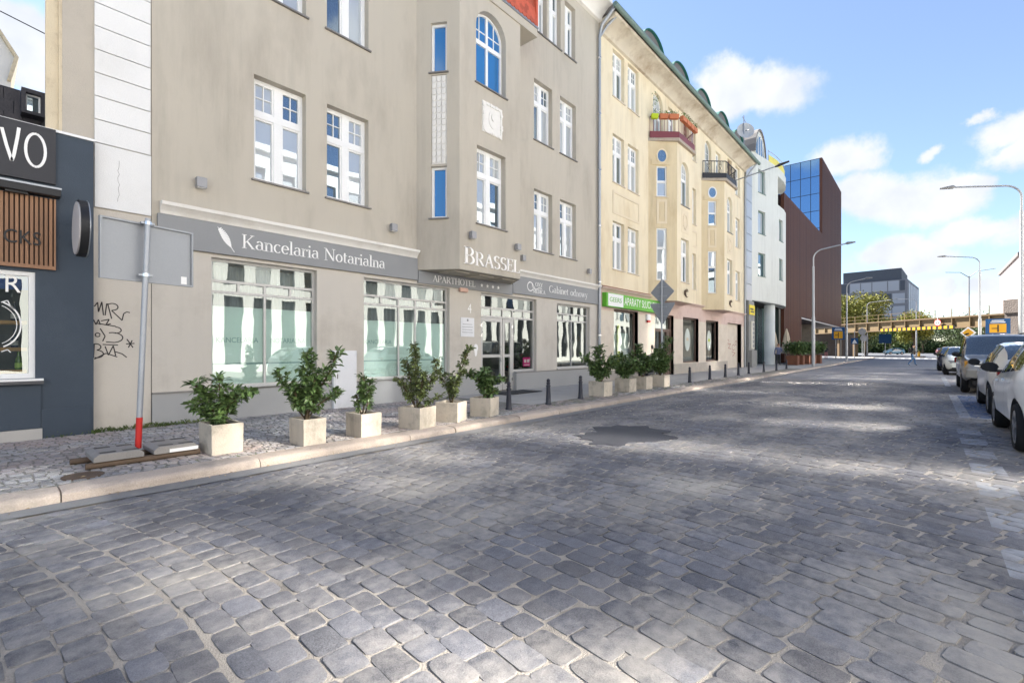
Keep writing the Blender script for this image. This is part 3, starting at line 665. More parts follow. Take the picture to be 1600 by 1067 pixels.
# ground floor: piers, openings, plinth
SF1 = (2.87, 4.85, 0.68, 3.07); SF2 = (5.97, 8.58, 0.68, 3.05); ENT = (9.79, 12.40, 0.09, 3.04); SF4 = (13.56, 15.70, 0.71, 3.0)
mb = MB(FG); wall_holes(mb, 1.99, 16.40, 0.05, 3.12, [SF1, SF2, ENT, SF4], 0.16, d=0.012); mb.build('ground_floor_wall', M_stucco2, gb, recalc=False)
for a, b in ((1.99, 9.79), (11.34, 16.38)):
    MB(FG).box(a, b, 0.0, 0.045, 0.05, 0.635).build('plinth', M_plinth, gb); MB(FG).box(a, b, 0.0, 0.06, 0.635, 0.665).build('plinth_cap', M_sill, gb)
# rooms behind
MB(FG).box(2.0, 16.4, -12, -0.36, 3.32, 14.4).build('upper_rooms', M_inner, gb)
MB(FG).box(2.0, 16.4, -12, -1.35, 0.05, 3.30).build('shop_back_wall', M_inner, gb)
MB(FG).box(2.0, 16.4, -1.34, -0.18, 3.08, 3.30).build('shop_ceiling', M_inner, gb)
MB(FG).box(2.0, 2.2, -1.34, -0.18, 0.05, 3.07).build('shop_side_wall', M_inner, gb)
MB(FG).box(2.0, 16.4, -1.34, -0.2, 0.02, 0.12).build('shop_floor', mat('shop_floor', (0.3, 0.27, 0.22), 0.6), gb)
MB(FG).box(1.9, 16.5, -11, -2.2, 14.4, 17.2).build('attic', M_stucco, gb)
M_tile = mat('red_roof_tile', (0.47, 0.10, 0.055), 0.7, 0.15, 4, 0.2, 60, isl=0.25)
# eaves cornice
pf = [(-0.05, 14.3), (0.10, 14.35), (0.16, 14.5), (0.42, 14.72), (0.60, 14.78), (0.60, 14.92), (-0.05, 15.0)]
cm = MB(FG); i = cm.pts([(11.3, d, z) for d, z in pf]+[(16.42, d, z) for d, z in pf]); ln = len(pf)
for k in range(ln): cm.f.append((i+k, i+(k+1) % ln, i+ln+(k+1) % ln, i+ln+k))
cm.f.append(tuple(range(i, i+ln))); cm.f.append(tuple(range(i+ln, i+2*ln))); cm.build('eaves_cornice', M_cornice, gb, smooth=True)
# shop fascia cornices
def cornice(a, b, z0, h, bld, m, fr, ret=True, proj=1.0):
    pf = [(0.0, z0), (0.035, z0), (0.05, z0+h*.25), (0.075, z0+h*.35), (0.10, z0+h*.55), (0.15, z0+h*.7), (0.16, z0+h), (0.0, z0+h*1.12)]
    cm = MB(fr); ln = len(pf); nseg = max(2, int((b-a)/0.35)); cr = random.Random(int(a*10))
    for s in range(nseg+1):
        x = a+(b-a)*s/nseg; cm.pts([(x, d*proj+0.01, z+(cr.uniform(-.004, .004) if q > 5 else 0)) for q, (d, z) in enumerate(pf)])
    for s in range(nseg):
        for k in range(ln): cm.f.append((s*ln+k, s*ln+(k+1) % ln, (s+1)*ln+(k+1) % ln, (s+1)*ln+k))
    cm.f.append(tuple(range(ln))); cm.f.append(tuple(nseg*ln+k for k in range(ln)))
    return cm.build('fascia_cornice', m, bld, smooth=True)
cornice(2.10, 7.47, 3.70, 0.19, gb, M_cornice, FG); cornice(11.16, 16.36, 3.72, 0.18, gb, M_cornice, FG)
# bay window
RL, FL, FR_, RR = (7.48, WY), (8.08, 8.84), (10.44, 8.84), (11.11, WY)
FBL = Fr(RL, (FL[0]-RL[0], FL[1]-RL[1])); LL = math.hypot(FL[0]-RL[0], FL[1]-RL[1]); FBF = Fr(FL, (1, 0)); FBR = Fr(FR_, (RR[0]-FR_[0], RR[1]-FR_[1])); LRR = math.hypot(RR[0]-FR_[0], RR[1]-FR_[1])
hl = [(0.38, 0.80, 4.71, 6.02), (0.38, 0.80, 8.40, 9.66)]
hf = [(0.61, 1.73, 4.69, 6.73), (0.58, 1.74, 8.36, 10.42)]
mb = MB(FBL); wall_holes(mb, 0, LL, 3.41, 10.75, hl+[(0.40, 0.80, 6.07, 8.33, 0.05)], 0.14)
m2 = MB(FBF); wall_holes(m2, 0, 2.36, 3.41, 10.75, hf, 0.22); arch_fill(m2, 0.58, 1.74, 10.42, 0.22)
m3 = MB(FBR); m3.poly((0, 0, 3.41), (LRR, 0, 3.41), (LRR, 0, 10.75), (0, 0, 10.75))
for m_ in (m2, m3): i = len(mb.v); mb.v += m_.v; mb.f += [tuple(i+k for k in f) for f in m_.f]
mb.build('bay', M_stucco, gb, recalc=False)
MB().prism([(8.05, 9.78), (8.45, 9.2), (10.1, 9.2), (10.55, 9.78)], 3.50, 10.7).build('bay_core', M_inner, gb)
# underside with three sunk panels
us = MB(); us.poly((*RL, 3.41), (*FL, 3.41), (*FR_, 3.41), (*RR, 3.41)); us.build('bay_soffit', M_stucco, gb, recalc=False)
for xc in (8.35, 9.28, 10.2): MB().box(xc-.28, xc+.28, 9.05, 9.62, 3.375, 3.405).build('soffit_panel', M_stucco, gb)
for h in hl: window(gb, FBL, *h, dep=0.14, kind='F', fw=0.06, gm=M_glassb)
window(gb, FBF, *hf[0]); window(gb, FBF, *hf[1], arch=True, split=0.60, gm=M_glassb)
# white relief panel of overlapping scales and square stucco relief
M_relief = mat('white_stucco_relief', (0.74, 0.72, 0.68), 0.85, 0.08, 5, 0.5, 60, fine=0.1)
rp = MB(FBL); rp.box(0.40, 0.80, -0.05, -0.03, 6.07, 8.33)
for c in range(3):
    a = 0.42+c*0.125; rp.box(a, a+0.105, -0.03, -0.012, 6.09, 8.31)
    for q in range(14):
        z = 6.16+q*0.157
        for s in range(6):
            t0, t1 = math.pi*(1+s/6), math.pi*(1+(s+1)/6)
            rp.slab([(a+.0525+.048*math.cos(t0), z+.05*math.sin(t0)), (a+.0525+.048*math.cos(t1), z+.05*math.sin(t1)), (a+.0525+.048*math.cos(t1), z+.09), (a+.0525+.048*math.cos(t0), z+.09)], -0.012, 0.008)
rp.build('scale_relief', M_relief, gb)
sq = MB(FBF); sq.box(0.80, 1.57, 0.0, 0.02, 7.15, 7.97); sr2 = random.Random(4)
for q in range(40):
    t = q/40*2*math.pi; a = 1.185+0.335*max(-1, min(1, 1.35*math.cos(t))); z = 7.56+0.36*max(-1, min(1, 1.35*math.sin(t))); s = sr2.uniform(.03, .055)
    sq.slab([(a+s*math.cos(2*math.pi*k/7), z+s*math.sin(2*math.pi*k/7)) for k in range(7)], 0.018, 0.03+sr2.uniform(0, .025))
sq.slab([(1.185+0.15*math.cos(2*math.pi*k/20), 7.56+0.24*math.sin(2*math.pi*k/20)) for k in range(20)], 0.018, 0.035)
sq.slab([(1.185+0.07*math.cos(2*math.pi*k/12), 7.62+0.1*math.sin(2*math.pi*k/12)) for k in range(12)], 0.03, 0.06)
sq.build('square_relief', M_relief, gb, smooth=True)
# tile clad gable standing on the bay
MB().box(7.36, 11.19, 8.80, WY, 10.74, 11.0).build('gable_fascia', M_stucco, gb)
MB().box(7.40, 11.15, 9.0, 13.0, 11.0, 14.5).build('gable_core', M_inner, gb)
MB().box(7.34, 11.21, 8.76, 8.80, 10.97, 11.03).build('gable_edge', M_zinc, gb)
tm = MB(); tm.v = []
def tile_mesh(n=6):
    t = MB(); w, h, th = 0.085, 0.20, 0.016
    pts = [(-w, h), (-w, -h*.45)]+[(w*math.cos(math.pi*(1+k/n)), -h*.45+.085*math.sin(math.pi*(1+k/n))) for k in range(1, n)]+[(w, -h*.45), (w, h)]
    k = len(pts); i = t.pts([(x, -th, z) for x, z in pts]+[(x, 0, z) for x, z in pts])
    for q in range(k): t.f.append((i+q, i+(q+1) % k, i+k+(q+1) % k, i+k+q))
    t.f.append(tuple(range(i, i+k))); return t.mesh('roof_tile', M_tile)
tme = tile_mesh()
for r_ in range(9):
    for c_ in range(18):
        x = 8.25+c_*0.175+(0.0875 if r_ % 2 else 0)
        if x > 11.12: continue
        o = bpy.data.objects.new('roof_tile', tme); link(o); attach(o, gb)
        o.location = (x, 8.79+r_*0.022, 11.18+r_*0.145); o.rotation_euler = (R(-9), 0, sr2.uniform(-.01, .01))
MB().box(11.12, 11.20, 8.78, 9.9, 11.02, 12.6).build('gable_verge', M_tile, gb)
# ------------------------------------------------------------------ shop windows of the aparthotel
def shopfront(fr, box, verts_top, z_tr, z_mid, vmid, vlow, name='shop_window', film=None, filmm=None, bld=gb, fm=None, dep=0.13, fw=0.05):
    """Large display window: two transom rows of lights over tall lights."""
    fm = fm or M_alu; a0, a1, z0, z1 = box; d0, d1 = -dep-.03, -dep+.03
    f = MB(fr); f.box(a0, a0+fw, d0, d1, z0, z1); f.box(a1-fw, a1, d0, d1, z0, z1); f.box(a0+fw, a1-fw, d0, d1, z0, z0+fw); f.box(a0+fw, a1-fw, d0, d1, z1-fw, z1)
    rows = [(z0+fw, z_mid-.025, vlow), (z_mid+.025, z_tr-.025, vmid), (z_tr+.025, z1-fw, verts_top)]
    f.box(a0+fw, a1-fw, d0+.002, d1-.002, z_mid-.025, z_mid+.025); f.box(a0+fw, a1-fw, d0+.002, d1-.002, z_tr-.025, z_tr+.025)
    for y0, y1, vs in rows:
        for v in vs: f.box(v-.022, v+.022, d0+.004, d1-.004, y0, y1)
    w = f.build('shop_window', fm, bld)
    for y0, y1, vs in rows:
        xs = [a0+fw]+[q for v in vs for q in (v-.022, v+.022)]+[a1-fw]
        for k in range(0, len(xs), 2):
            j = wj.uniform(-.003, .003)
            MB(fr).poly((xs[k], -dep, y0), (xs[k+1], -dep+j, y0), (xs[k+1], -dep+j, y1), (xs[k], -dep, y1)).build('pane', M_shopglass, w, recalc=False)
    MB(fr).box(a0-.02, a1+.02, d1, .06, z0-.03, z0+.005).build('sill', M_alu, w)
    if film: MB(fr).box(a0+fw, a1-fw, -dep-.045, -dep-.035, film[0], film[1]).build('frosted_film', filmm or M_film, w)
    return w
w1 = shopfront(FG, SF1, [], 2.66, 2.46, [3.36, 3.84, 4.34], [3.84], film=(0.72, 2.2))
w2 = shopfront(FG, SF2, [], 2.66, 2.46, [6.5, 7.0, 7.52, 8.05], [7.01, 7.52], film=(0.72, 2.08))
w4 = shopfront(FG, SF4, [], 2.66, 2.42, [14.1, 14.62, 15.15], [14.62])
# vertical drapes behind the transoms
def drapes(w, fr, a0, a1, z0, z1, d, amp=0.03, per=0.11, m=None):
    mb = MB(fr); n = int((a1-a0)/per*6); 
    i = mb.pts([(a0+(a1-a0)*k/n, d+amp*math.sin(2*math.pi*k/6)+amp*.5*math.sin(k*.37), z) for z in (z0, z1) for k in range(n+1)])
    for k in range(n): mb.f.append((k, k+1, n+2+k, n+1+k))
    return mb.build('drape', m or M_curtain, w, smooth='all', recalc=False)
M_drape = mat('grey_drape', (0.30, 0.32, 0.33), 0.9)
drapes(w1, FG, 2.95, 4.8, 2.1, 3.0, -0.42, m=M_drape); drapes(w2, FG, 6.05, 8.5, 2.1, 3.0, -0.42, m=M_drape)
M_filmtext = mat('film_lettering', (0.25, 0.36, 0.36), 0.6)
text_on('film_lettering', FG, 'KANCELARIA', 3.0, 1.52, 0.15, M_filmtext, w1, d=-0.164, width=0.74, ext=.001, height=.1)
text_on('film_lettering', FG, 'NOTARIALNA', 3.98, 1.52, 0.15, M_filmtext, w1, d=-0.164, width=0.7, ext=.001, height=.1)
text_on('film_lettering', FG, 'KANCELARIA', 6.1, 1.52, 0.15, M_filmtext, w2, d=-0.164, width=0.74, ext=.001, height=.1)
for w_, a, b in ((w1, 2.93, 4.79), (w2, 6.03, 8.52)):
    MB(FG).box(a, b, -0.165, -0.1635, 1.10, 1.13).build('film_stripe', M_filmtext, w_)
# entrance: aluminium door with side light and display window
ew = MB(FG); d0, d1 = -0.16, -0.10
ew.box(9.79, 9.86, d0, d1, .1, 3.04); ew.box(12.34, 12.40, d0, d1, .1, 3.04); ew.box(9.86, 12.34, d0, d1, 2.98, 3.04); ew.box(9.86, 12.34, d0, d1, 2.60, 2.66); ew.box(9.86, 12.34, d0, d1, 2.34, 2.40)
ew.box(11.28, 11.36, d0, d1, .1, 2.34); ew.box(11.36, 12.34, d0, d1, .68, .74)
for v in (10.35, 10.85, 11.32, 11.85): ew.box(v-.025, v+.025, d0+.003, d1-.003, 2.40, 2.60)
entw = ew.build('entrance_window', M_alu, gb)
MB(FG).box(11.36, 12.40, -0.2, 0.0, .05, .68).build('display_base', M_plinth, entw)
for b_ in ((9.86, 12.34, 2.66, 2.98), (11.36, 12.34, .74, 2.34)): MB(FG).poly((b_[0], -.13, b_[2]), (b_[1], -.129, b_[2]), (b_[1], -.129, b_[3]), (b_[0], -.13, b_[3])).build('pane', M_shopglass, entw, recalc=False)
xs = [9.86, 10.325, 10.375, 10.825, 10.875, 11.295, 11.345, 11.825, 11.875, 12.34]
for k in range(0, 10, 2): MB(FG).poly((xs[k], -.13, 2.4), (xs[k+1], -.128, 2.4), (xs[k+1], -.128, 2.6), (xs[k], -.13, 2.6)).build('pane', M_shopglass, entw, recalc=False)
dr = MB(FG)
for a, b in ((9.87, 10.82), (10.84, 11.27)):
    fwd = 0.085
    dr.box(a, a+fwd, -.155, -.09, .13, 2.33); dr.box(b-fwd, b, -.155, -.09, .13, 2.33); dr.box(a+fwd, b-fwd, -.155, -.09, .13, .30); dr.box(a+fwd, b-fwd, -.155, -.09, 2.22, 2.33); dr.box(a+fwd, b-fwd, -.155, -.09, 1.14, 1.23)
door = dr.build('entrance_door', M_alu, gb, bevel=0.004)
for a, b in ((9.955, 10.735), (10.925, 11.185)):
    for y0, y1 in ((.30, 1.14), (1.23, 2.22)): MB(FG).poly((a, -.125, y0), (b, -.124, y0), (b, -.124, y1), (a, -.125, y1)).build('pane', M_shopglass, door, recalc=False)
M_chrome = mat('chrome', (0.7, 0.7, 0.7), 0.18, 0.03, 3, 0, 30, metal=1.0)
MB().tube([FG((10.70, -.03, 1.0)), FG((10.70, -.03, 1.5))], .014).tube([FG((10.70, -.03, 1.05)), FG((10.70, -.1, 1.05))], .008).tube([FG((10.70, -.03, 1.45)), FG((10.70, -.1, 1.45))], .008).build('door_handle', M_chrome, door)
for z in (.4, 1.75, 2.05):
    for a in (9.88, 11.26): MB(FG).box(a-.02, a+.02, -.09, -.06, z, z+.09).build('hinge', M_chrome, door)
# things in the entrance display
dp = thing('display_plant', 'leafy plant with red flowers behind the glass beside the entrance door', 'plant', FG((11.5, -.5, .12)))
ps = random.Random(2); lf = MB(FG); fl = MB(FG)
for q in range(90):
    t = ps.random(); a = 11.5+ps.gauss(0, .1)+(0.55 if q % 3 == 0 else 0); z = .75+t*.75; d = -.45+ps.gauss(0, .08); s = ps.uniform(.03, .07)
    lf.poly((a, d, z), (a+s*.5, d+.02, z+s*.3), (a+s*.2, d, z+s*1.5), (a-s*.4, d-.01, z+s*.6))
for q in range(26): a = 11.5+ps.gauss(0, .09); z = .78+abs(ps.gauss(0, .08)); fl.box(a-.02, a+.02, -.36, -.32, z, z+.03)
M_leafd = mat('dark_leaf', (0.035, 0.07, 0.025), 0.5, 0.3, 6, 0, 30, isl=0.3)
lf.build('foliage', M_leafd, dp, recalc=False); fl.build('flowers', mat('red_flower', (0.5, 0.03, 0.05), 0.6), dp)
MB(FG).box(11.38, 12.33, -.7, -.25, .6, .74).build('stand', M_inner, dp)
pk = thing('pink_notice', 'pink notice with white print in the display window', 'sign', FG((12.1, -.18, .8)))
MB(FG).box(11.92, 12.28, -.18, -.17, .82, 1.12).build('board', mat('pink_print', (0.72, 0.03, 0.28), 0.5), pk)
for k, (u, v) in enumerate(((11.97, 12.08), (12.12, 12.24))): MB(FG).box(u, v, -.168, -.166, .95, 1.05).build('print', M_lett, pk)
MB(FG).box(11.96, 12.24, -.168, -.166, .86, .885).build('print_line', M_lett, pk)
# ------------------------------------------------------------------ signs on the aparthotel
def fascia(name, label, a0, a1, z0, z1, d=0.07):
    t = thing(name, label, 'sign', FG(((a0+a1)/2, 0, z0))); MB(FG).box(a0, a1, 0.015, d, z0, z1).build('board', M_sign, t, bevel=0.006); return t
s1 = fascia('notary_sign', 'long grey fascia reading Kancelaria Notarialna with a white feather', 2.06, 7.47, 3.14, 3.69)
def fit(body, a0, a1, h, **kw): return (a1-a0)/(serif_w(body, kw.get('small'), kw.get('track', 0.0))*h)
def serif(name, fr, body, a0, a1, z, h, parent, m=None, **kw):
    k = fit(body, a0, a1, h, **{q: v for q, v in kw.items() if q in ('small', 'track')}) if kw.get('track', 0) == 0 else 1.0
    mb, x = serif_mb(fr, body, a0, z, h, k=k, **kw); return mb.build(name, m or M_lett, parent, recalc=True)
for wd, a_, b_ in (('Kancelaria', 3.36, 4.87), ('Notarialna', 4.98, 6.50)): serif('lettering', FG, wd, a_, b_, 3.31, 0.25, s1, d=.071, t=.005, heavy=.95)
fe = MB(FG); fr2 = random.Random(6)
for k in range(13):   # feather barbs either side of a slanting shaft
    t = k/12; a = 2.97+.19*t; z = 3.60-.30*t; w = .055*math.sin(math.pi*min(1, .18+t*.78))+.008
    fe.slab([(a, z), (a+w*1.1, z+w*.3+.012), (a+w*1.15+.006, z+w*.3-.008), (a+.016, z-.028)], .071, .076)
    fe.slab([(a, z), (a-w*.25, z-w*1.1+.008), (a-w*.25+.018, z-w*1.1-.010), (a+.016, z-.028)], .071, .0755)
fe.slab([(2.95, 3.62), (2.957, 3.625), (3.235, 3.205), (3.225, 3.20)], .071, .077)
fe.build('feather_emblem', M_lett, s1, recalc=True)
s2 = fascia('aparthotel_sign', 'grey fascia reading APARTHOTEL with four stars under the bay', 7.49, 11.13, 3.08, 3.40)
serif('lettering', FG, 'APARTHOTEL', 7.95, 9.50, 3.165, 0.165, s2, d=.071, t=.005, heavy=.9)
for k in range(4):
    c = 9.76+k*0.235
    MB(FG).slab([(c+(.062 if q % 2 == 0 else .026)*math.sin(math.pi*q/5), 3.24+(.062 if q % 2 == 0 else .026)*math.cos(math.pi*q/5)) for q in range(10)], .071, .076).build('star', M_lett, s2)
s3 = fascia('clinic_sign', 'grey fascia reading Gabinet odnowy with a round white emblem', 11.15, 16.30, 3.14, 3.71)
for wd, a_, b_ in (('Gabinet', 13.02, 14.18), ('odnowy', 14.30, 15.45)): serif('lettering', FG, wd, a_, b_, 3.335, 0.235, s3, d=.071, t=.005, heavy=.85)
em = MB(FG)
def ribbon(mb, pts, w, d0, d1):
    for (x0, y0), (x1, y1) in zip(pts, pts[1:]):
        l = math.hypot(x1-x0, y1-y0) or 1; nx, ny = -(y1-y0)/l*w/2, (x1-x0)/l*w/2
        mb.slab([(x0+nx, y0+ny), (x1+nx, y1+ny), (x1-nx, y1-ny), (x0-nx, y0-ny)], d0, d1)
ribbon(em, arc(12.0, 3.43, .15, .14, 20, 330, 22), .03, .071, .076); ribbon(em, arc(12.27, 3.47, .17, .10, 170, 300, 12)+arc(12.5, 3.40, .12, .02, 120, 20, 6), .02, .0715, .0765); ribbon(em, [(11.86, 3.49), (11.95, 3.58), (12.05, 3.57), (12.16, 3.45), (12.24, 3.40)], .02, .072, .077)
em.build('emblem', M_lett, s3)
serif('lettering', FG, 'OXY', 12.26, 12.66, 3.47, .125, s3, d=.071, t=.005); serif('lettering', FG, 'MEDICA', 12.14, 12.80, 3.24, .125, s3, d=.071, t=.005)
s4 = thing('hotel_name_sign', 'large white raised letters BRASSEL low on the bay front', 'sign', FBF((1.2, 0, 3.56)))
serif('lettering', FBF, 'BRASSEL', 0.14, 2.31, 3.57, 0.425, s4, d=.002, t=.03, heavy=1.15, small=.82, m=mat('bright_letters', (0.9, 0.87, 0.83), 0.5))
# ------------------------------------------------------------------ wall lamps
M_lampbox = mat('lamp_grey', (0.30, 0.30, 0.31), 0.45, 0.05, 4, 0.05, 60, metal=0.3)
for fr, a, z, lab in ((FG, 2.69, 4.35, 'grey box wall lamp above the feather end of the notary fascia'), (FG, 6.73, 4.33, 'grey box wall lamp between the notary fascia and the bay'), (FBF, 0.38, 4.31, 'grey box wall lamp above the first letter on the bay front'),
                      (FBF, 2.16, 4.29, 'grey box wall lamp above the last letter on the bay front'), (FG, 11.62, 4.30, 'grey box wall lamp on the wall tight beside the bay'), (FG, 15.57, 4.36, 'grey box wall lamp near the downpipe above the clinic fascia')):
    t = thing('wall_lamp', lab, 'lamp', fr((a, 0, z)), 'box lamps on the aparthotel wall')
    MB(fr).box(a-.08, a+.08, .03, .15, z-.09, z+.09).build('housing', M_lampbox, t, bevel=.012)
    MB(fr).box(a-.05, a+.05, 0, .03, z-.05, z+.05).build('bracket', M_lampbox, t); MB(fr).box(a-.06, a+.06, .05, .13, z-.096, z-.089).build('lens', M_frame, t)
# ------------------------------------------------------------------ small fittings
t = thing('utility_cabinet', 'white metal utility cabinet against the wall between the notary windows', 'cabinet', FG((5.45, .06, .1)))
M_cab = mat('cabinet_white', (0.74, 0.74, 0.75), 0.5, 0.05, 2, 0.05, 60, stain=(0.5, 0.5, 0.5), stain_amt=.4, stain_scale=3)
MB(FG).box(5.17, 5.72, .046, .13, .09, 1.36).build('housing', M_cab, t, bevel=.008); MB(FG).box(5.20, 5.69, .131, .139, .13, 1.32).build('door', M_cab, t); MB(FG).box(5.24, 5.26, .139, .15, .75, .85).build('lock', M_sill, t)
t = thing('wall_plaque', 'white engraved plaque on the pier beside the entrance', 'plaque', FG((9.24, 0, 2.0)))
MB(FG).box(8.98, 9.50, .014, .03, 1.74, 2.28).build('board', M_cab, t)
for k in range(4): MB(FG).box(9.03+.02*(k == 3), 9.45-.03*(k % 2), .0302, .032, 1.86+k*.075, 1.872+k*.075).build('print_line', M_sign, t)
MB(FG).box(9.21, 9.27, .0302, .032, 2.18, 2.24).build('print_crest', M_sign, t)
t = thing('house_number', 'white house number 4 on the pier beside the entrance', 'number', FG((9.3, 0, 2.5))); text_on('numeral', FG, '4', 9.25, 2.42, .36, M_lett, t, d=.014, width=.15, height=.26, ext=.006)
t = thing('alarm_beacon', 'small pink alarm beacon below the APARTHOTEL fascia', 'beacon', FG((9.05, 0, 3.0)))
MB(FG).box(8.90, 9.20, .013, .11, 2.98, 3.10).build('dome', mat('beacon_pink', (0.62, 0.40, 0.32), 0.5), t, bevel=.03)
t = thing('wall_mark', 'white drop-shaped patch of paint beside the door', 'mark', FG((9.58, 0, 1.35)))
MB(FG).slab([(9.58+.09*math.cos(R(q))*(1 if math.sin(R(q)) > -.2 else .7), 1.42+(.12 if math.sin(R(q)) > 0 else .24)*math.sin(R(q))) for q in range(0, 360, 20)], .0125, .0145).build('paint', M_lett, t)
t = thing('doormat', 'dark ribbed doormat before the entrance door', 'doormat', (10.7, 9.3, .1)); MB().box(9.9, 11.5, 8.85, 9.62, .104, .116).build('mat', mat('doormat_dark', (0.05, 0.05, 0.05), .95, bump=.8), t)
# downpipe between the two houses
t = thing('downpipe', 'zinc downpipe running down the joint of the grey and yellow houses', 'downpipe', (16.3, 9.72, .1))
MB().tube([(16.28, 9.70, .1), (16.28, 9.70, 13.7), (16.22, 9.55, 14.05), (16.30, 9.15, 14.45), (16.34, 9.0, 14.62)], .062, 10).build('pipe', M_zinc, t, smooth=True)
MB().tube([(16.34, 9.69, 13.72), (16.5, 9.5, 14.1), (16.6, 9.1, 14.4)], .05, 10).build('branch_pipe', M_zinc, t, smooth=True)
for z in (1.9, 4.0, 6.2, 8.4, 10.6, 12.8): MB().lathe([(.066, z), (.074, z+.01), (.074, z+.05), (.066, z+.06)], 10, (16.28, 9.70)).build('clamp', M_chrome, t)

# ================================================================== the house end beside the dark shop
hb = thing('banded_house_end', 'narrow house end with white banded plaster over beige wall', 'building', (1.6, WY, .1))
M_whitepl = mat('white_plaster', (0.74, 0.735, 0.72), 0.85, 0.05, 1.2, 0.3, 90, stain=(0.58, 0.56, 0.52), stain_amt=.35, stain_scale=.9)
M_beige = mat('beige_wall', (0.47, 0.425, 0.36), 0.9, 0.1, 1.1, .5, 120, stain=(0.34, 0.30, 0.25), stain_amt=.55, stain_scale=1.3)
M_cream = mat('cream_trim', (0.62, 0.53, 0.38), 0.9, 0.12, 2, .5, 80, stain=(0.33, 0.25, 0.17), stain_amt=.6, stain_scale=3)
MB().prism([(.9, 9.804), (1.985, 9.804), (1.985, 18), (1.8, 18)], .05, 14).build('wall', M_beige, hb)
MB(FG).box(1.262, 1.98, -.004, .03, 3.62, 4.62).build('white_band', M_whitepl, hb, bevel=.006)
for k in range(20): MB(FG).box(1.262, 1.972, -.004, .028, 4.635+k*.365, 4.635+k*.365+.352).build('white_band', M_whitepl, hb, bevel=.006)
MB(FG).box(.72, .90, -.12, -.05, 4.5, 14).build('edge_strip', M_cream, hb); MB(FG).box(.86, .90, -.05, -.015, 4.5, 14).build('corner_trim', M_cream, hb)
MB(FG).box(1.245, 1.98, -.004, .012, .05, 3.60).build('lower_wall', mat('pale_wall', (0.56, 0.515, 0.45), 0.9, .1, 1, .4, 120, stain=(0.42, 0.37, 0.31), stain_amt=.6, stain_scale=1.2), hb)
crk = MB(FG); ck = random.Random(9); pts = [(1.56, 4.42)]
for _ in range(12): pts.append((pts[-1][0]+ck.uniform(-.02, .025), pts[-1][1]-.055))
ribbon(crk, pts, .005, .0302, .0312); crk.build('crack', M_sill, hb)
# graffiti strokes
M_spray = mat('black_spray', (0.035, 0.03, 0.03), 0.6, .1, 8, 0, 40)
gr = thing('graffiti', 'black scrawled graffiti tags on the pale wall beside the dark shop', 'graffiti', FG((1.5, .02, 1.2))); gm = MB(FG)
for pl in ([(1.26, 2.06), (1.30, 2.13), (1.31, 1.98), (1.35, 2.14), (1.37, 1.93)], [(1.39, 1.93), (1.41, 2.12)], [(1.42, 2.12), (1.47, 1.88)], arc(1.48, 2.07, .07, .055, 150, -90, 9)+[(1.47, 2.01), (1.60, 1.86), (1.62, 1.97), (1.66, 2.0), (1.70, 1.99)],
           [(1.25, 1.86), (1.28, 1.78), (1.31, 1.86), (1.33, 1.78)], [(1.34, 1.84), (1.44, 1.87), (1.40, 1.78), (1.46, 1.80)], [(1.29, 1.80), (1.52, 1.76)]+arc(1.52, 1.70, .07, .05, 90, -100, 8), [(1.33, 1.72), (1.39, 1.60), (1.36, 1.52)], arc(1.48, 1.58, .13, .08, 110, -80, 10)+[(1.40, 1.51)],
           [(1.26, 1.48), (1.25, 1.26)], arc(1.28, 1.43, .06, .05, 120, -80, 7), arc(1.29, 1.32, .08, .06, 90, -110, 8), [(1.39, 1.44), (1.43, 1.30), (1.49, 1.45), (1.52, 1.29)], [(1.36, 1.47), (1.55, 1.46)], [(1.50, 1.36), (1.60, 1.32), (1.66, 1.26)], [(1.26, 1.24), (1.40, 1.33), (1.54, 1.27)],
           [(1.66, 1.56), (1.74, 1.42)], [(1.73, 1.54), (1.68, 1.42)], [(1.65, 1.48), (1.76, 1.49)], arc(1.30, 1.62, .03, .03, 0, 340, 8)):
    ribbon(gm, pl, .016, .0125, .0135)
gm.build('strokes', M_spray, gr)
# ================================================================== the dark blue shop
FS = Fr((0, 9.65), (1, 0))
sh = thing('dark_blue_shop', 'low dark slate-blue shop front with white framed window', 'shop', (0, 9.65, .1))
M_slate = mat('slate_blue_paint', (0.045, 0.062, 0.085), 0.55, .12, 1.1, .25, 90, stain=(0.07, 0.09, 0.115), stain_amt=.5, stain_scale=1.0)
mb = MB(FS); wall_holes(mb, -4.0, 1.235, .05, 4.58, [(-1.1, .60, .98, 2.50)], .12); mb.build('wall', M_slate, sh, recalc=False)
MB(FS).poly((1.235, 0, .05), (1.235, -.16, .05), (1.235, -.16, 4.58), (1.235, 0, 4.58)).build('wall_return', M_slate, sh, recalc=False)
MB(FS).box(-4, .88, -6, -.8, .05, 4.5).build('rear_room', M_inner, sh); MB(FS).box(-4, 1.2, -.8, -.13, 2.6, 4.5).build('front_room_ceiling', M_inner, sh); MB(FS).box(.62, 1.2, -.8, -.13, .05, 2.6).build('side_wall', M_inner, sh)
MB(FS).box(-4, 1.25, -.5, .03, 4.58, 4.615).build('parapet_cap', M_frame, sh)
MB(FS).box(.66, 1.20, .0, .025, .09, .52).build('panel', M_slate, sh); MB(FS).box(-4, .655, .0, .03, .26, .88).build('panel', M_slate, sh)
MB(FS).box(-4, .67, .0, .05, .05, .255).build('plinth', mat('pale_granite', (0.45, 0.43, 0.40), .8, fine=.15, bscale=120), sh)
MB(FS).box(-4, .68, .0, .11, .90, .945).build('sill', mat('dark_sill', (0.08, 0.08, 0.085), .4), sh); MB(FS).box(-4, .68, .0, .10, .945, .975).build('sill_edge', M_frame, sh)
f = MB(FS); f.box(-1.1, .60, -.1, -.03, 2.44, 2.50); f.box(-1.1, .60, -.1, -.03, .98, 1.05); f.box(.535, .60, -.1, -.03, 1.05, 2.44); f.box(-1.1, -1.03, -.1, -.03, 1.05, 2.44)
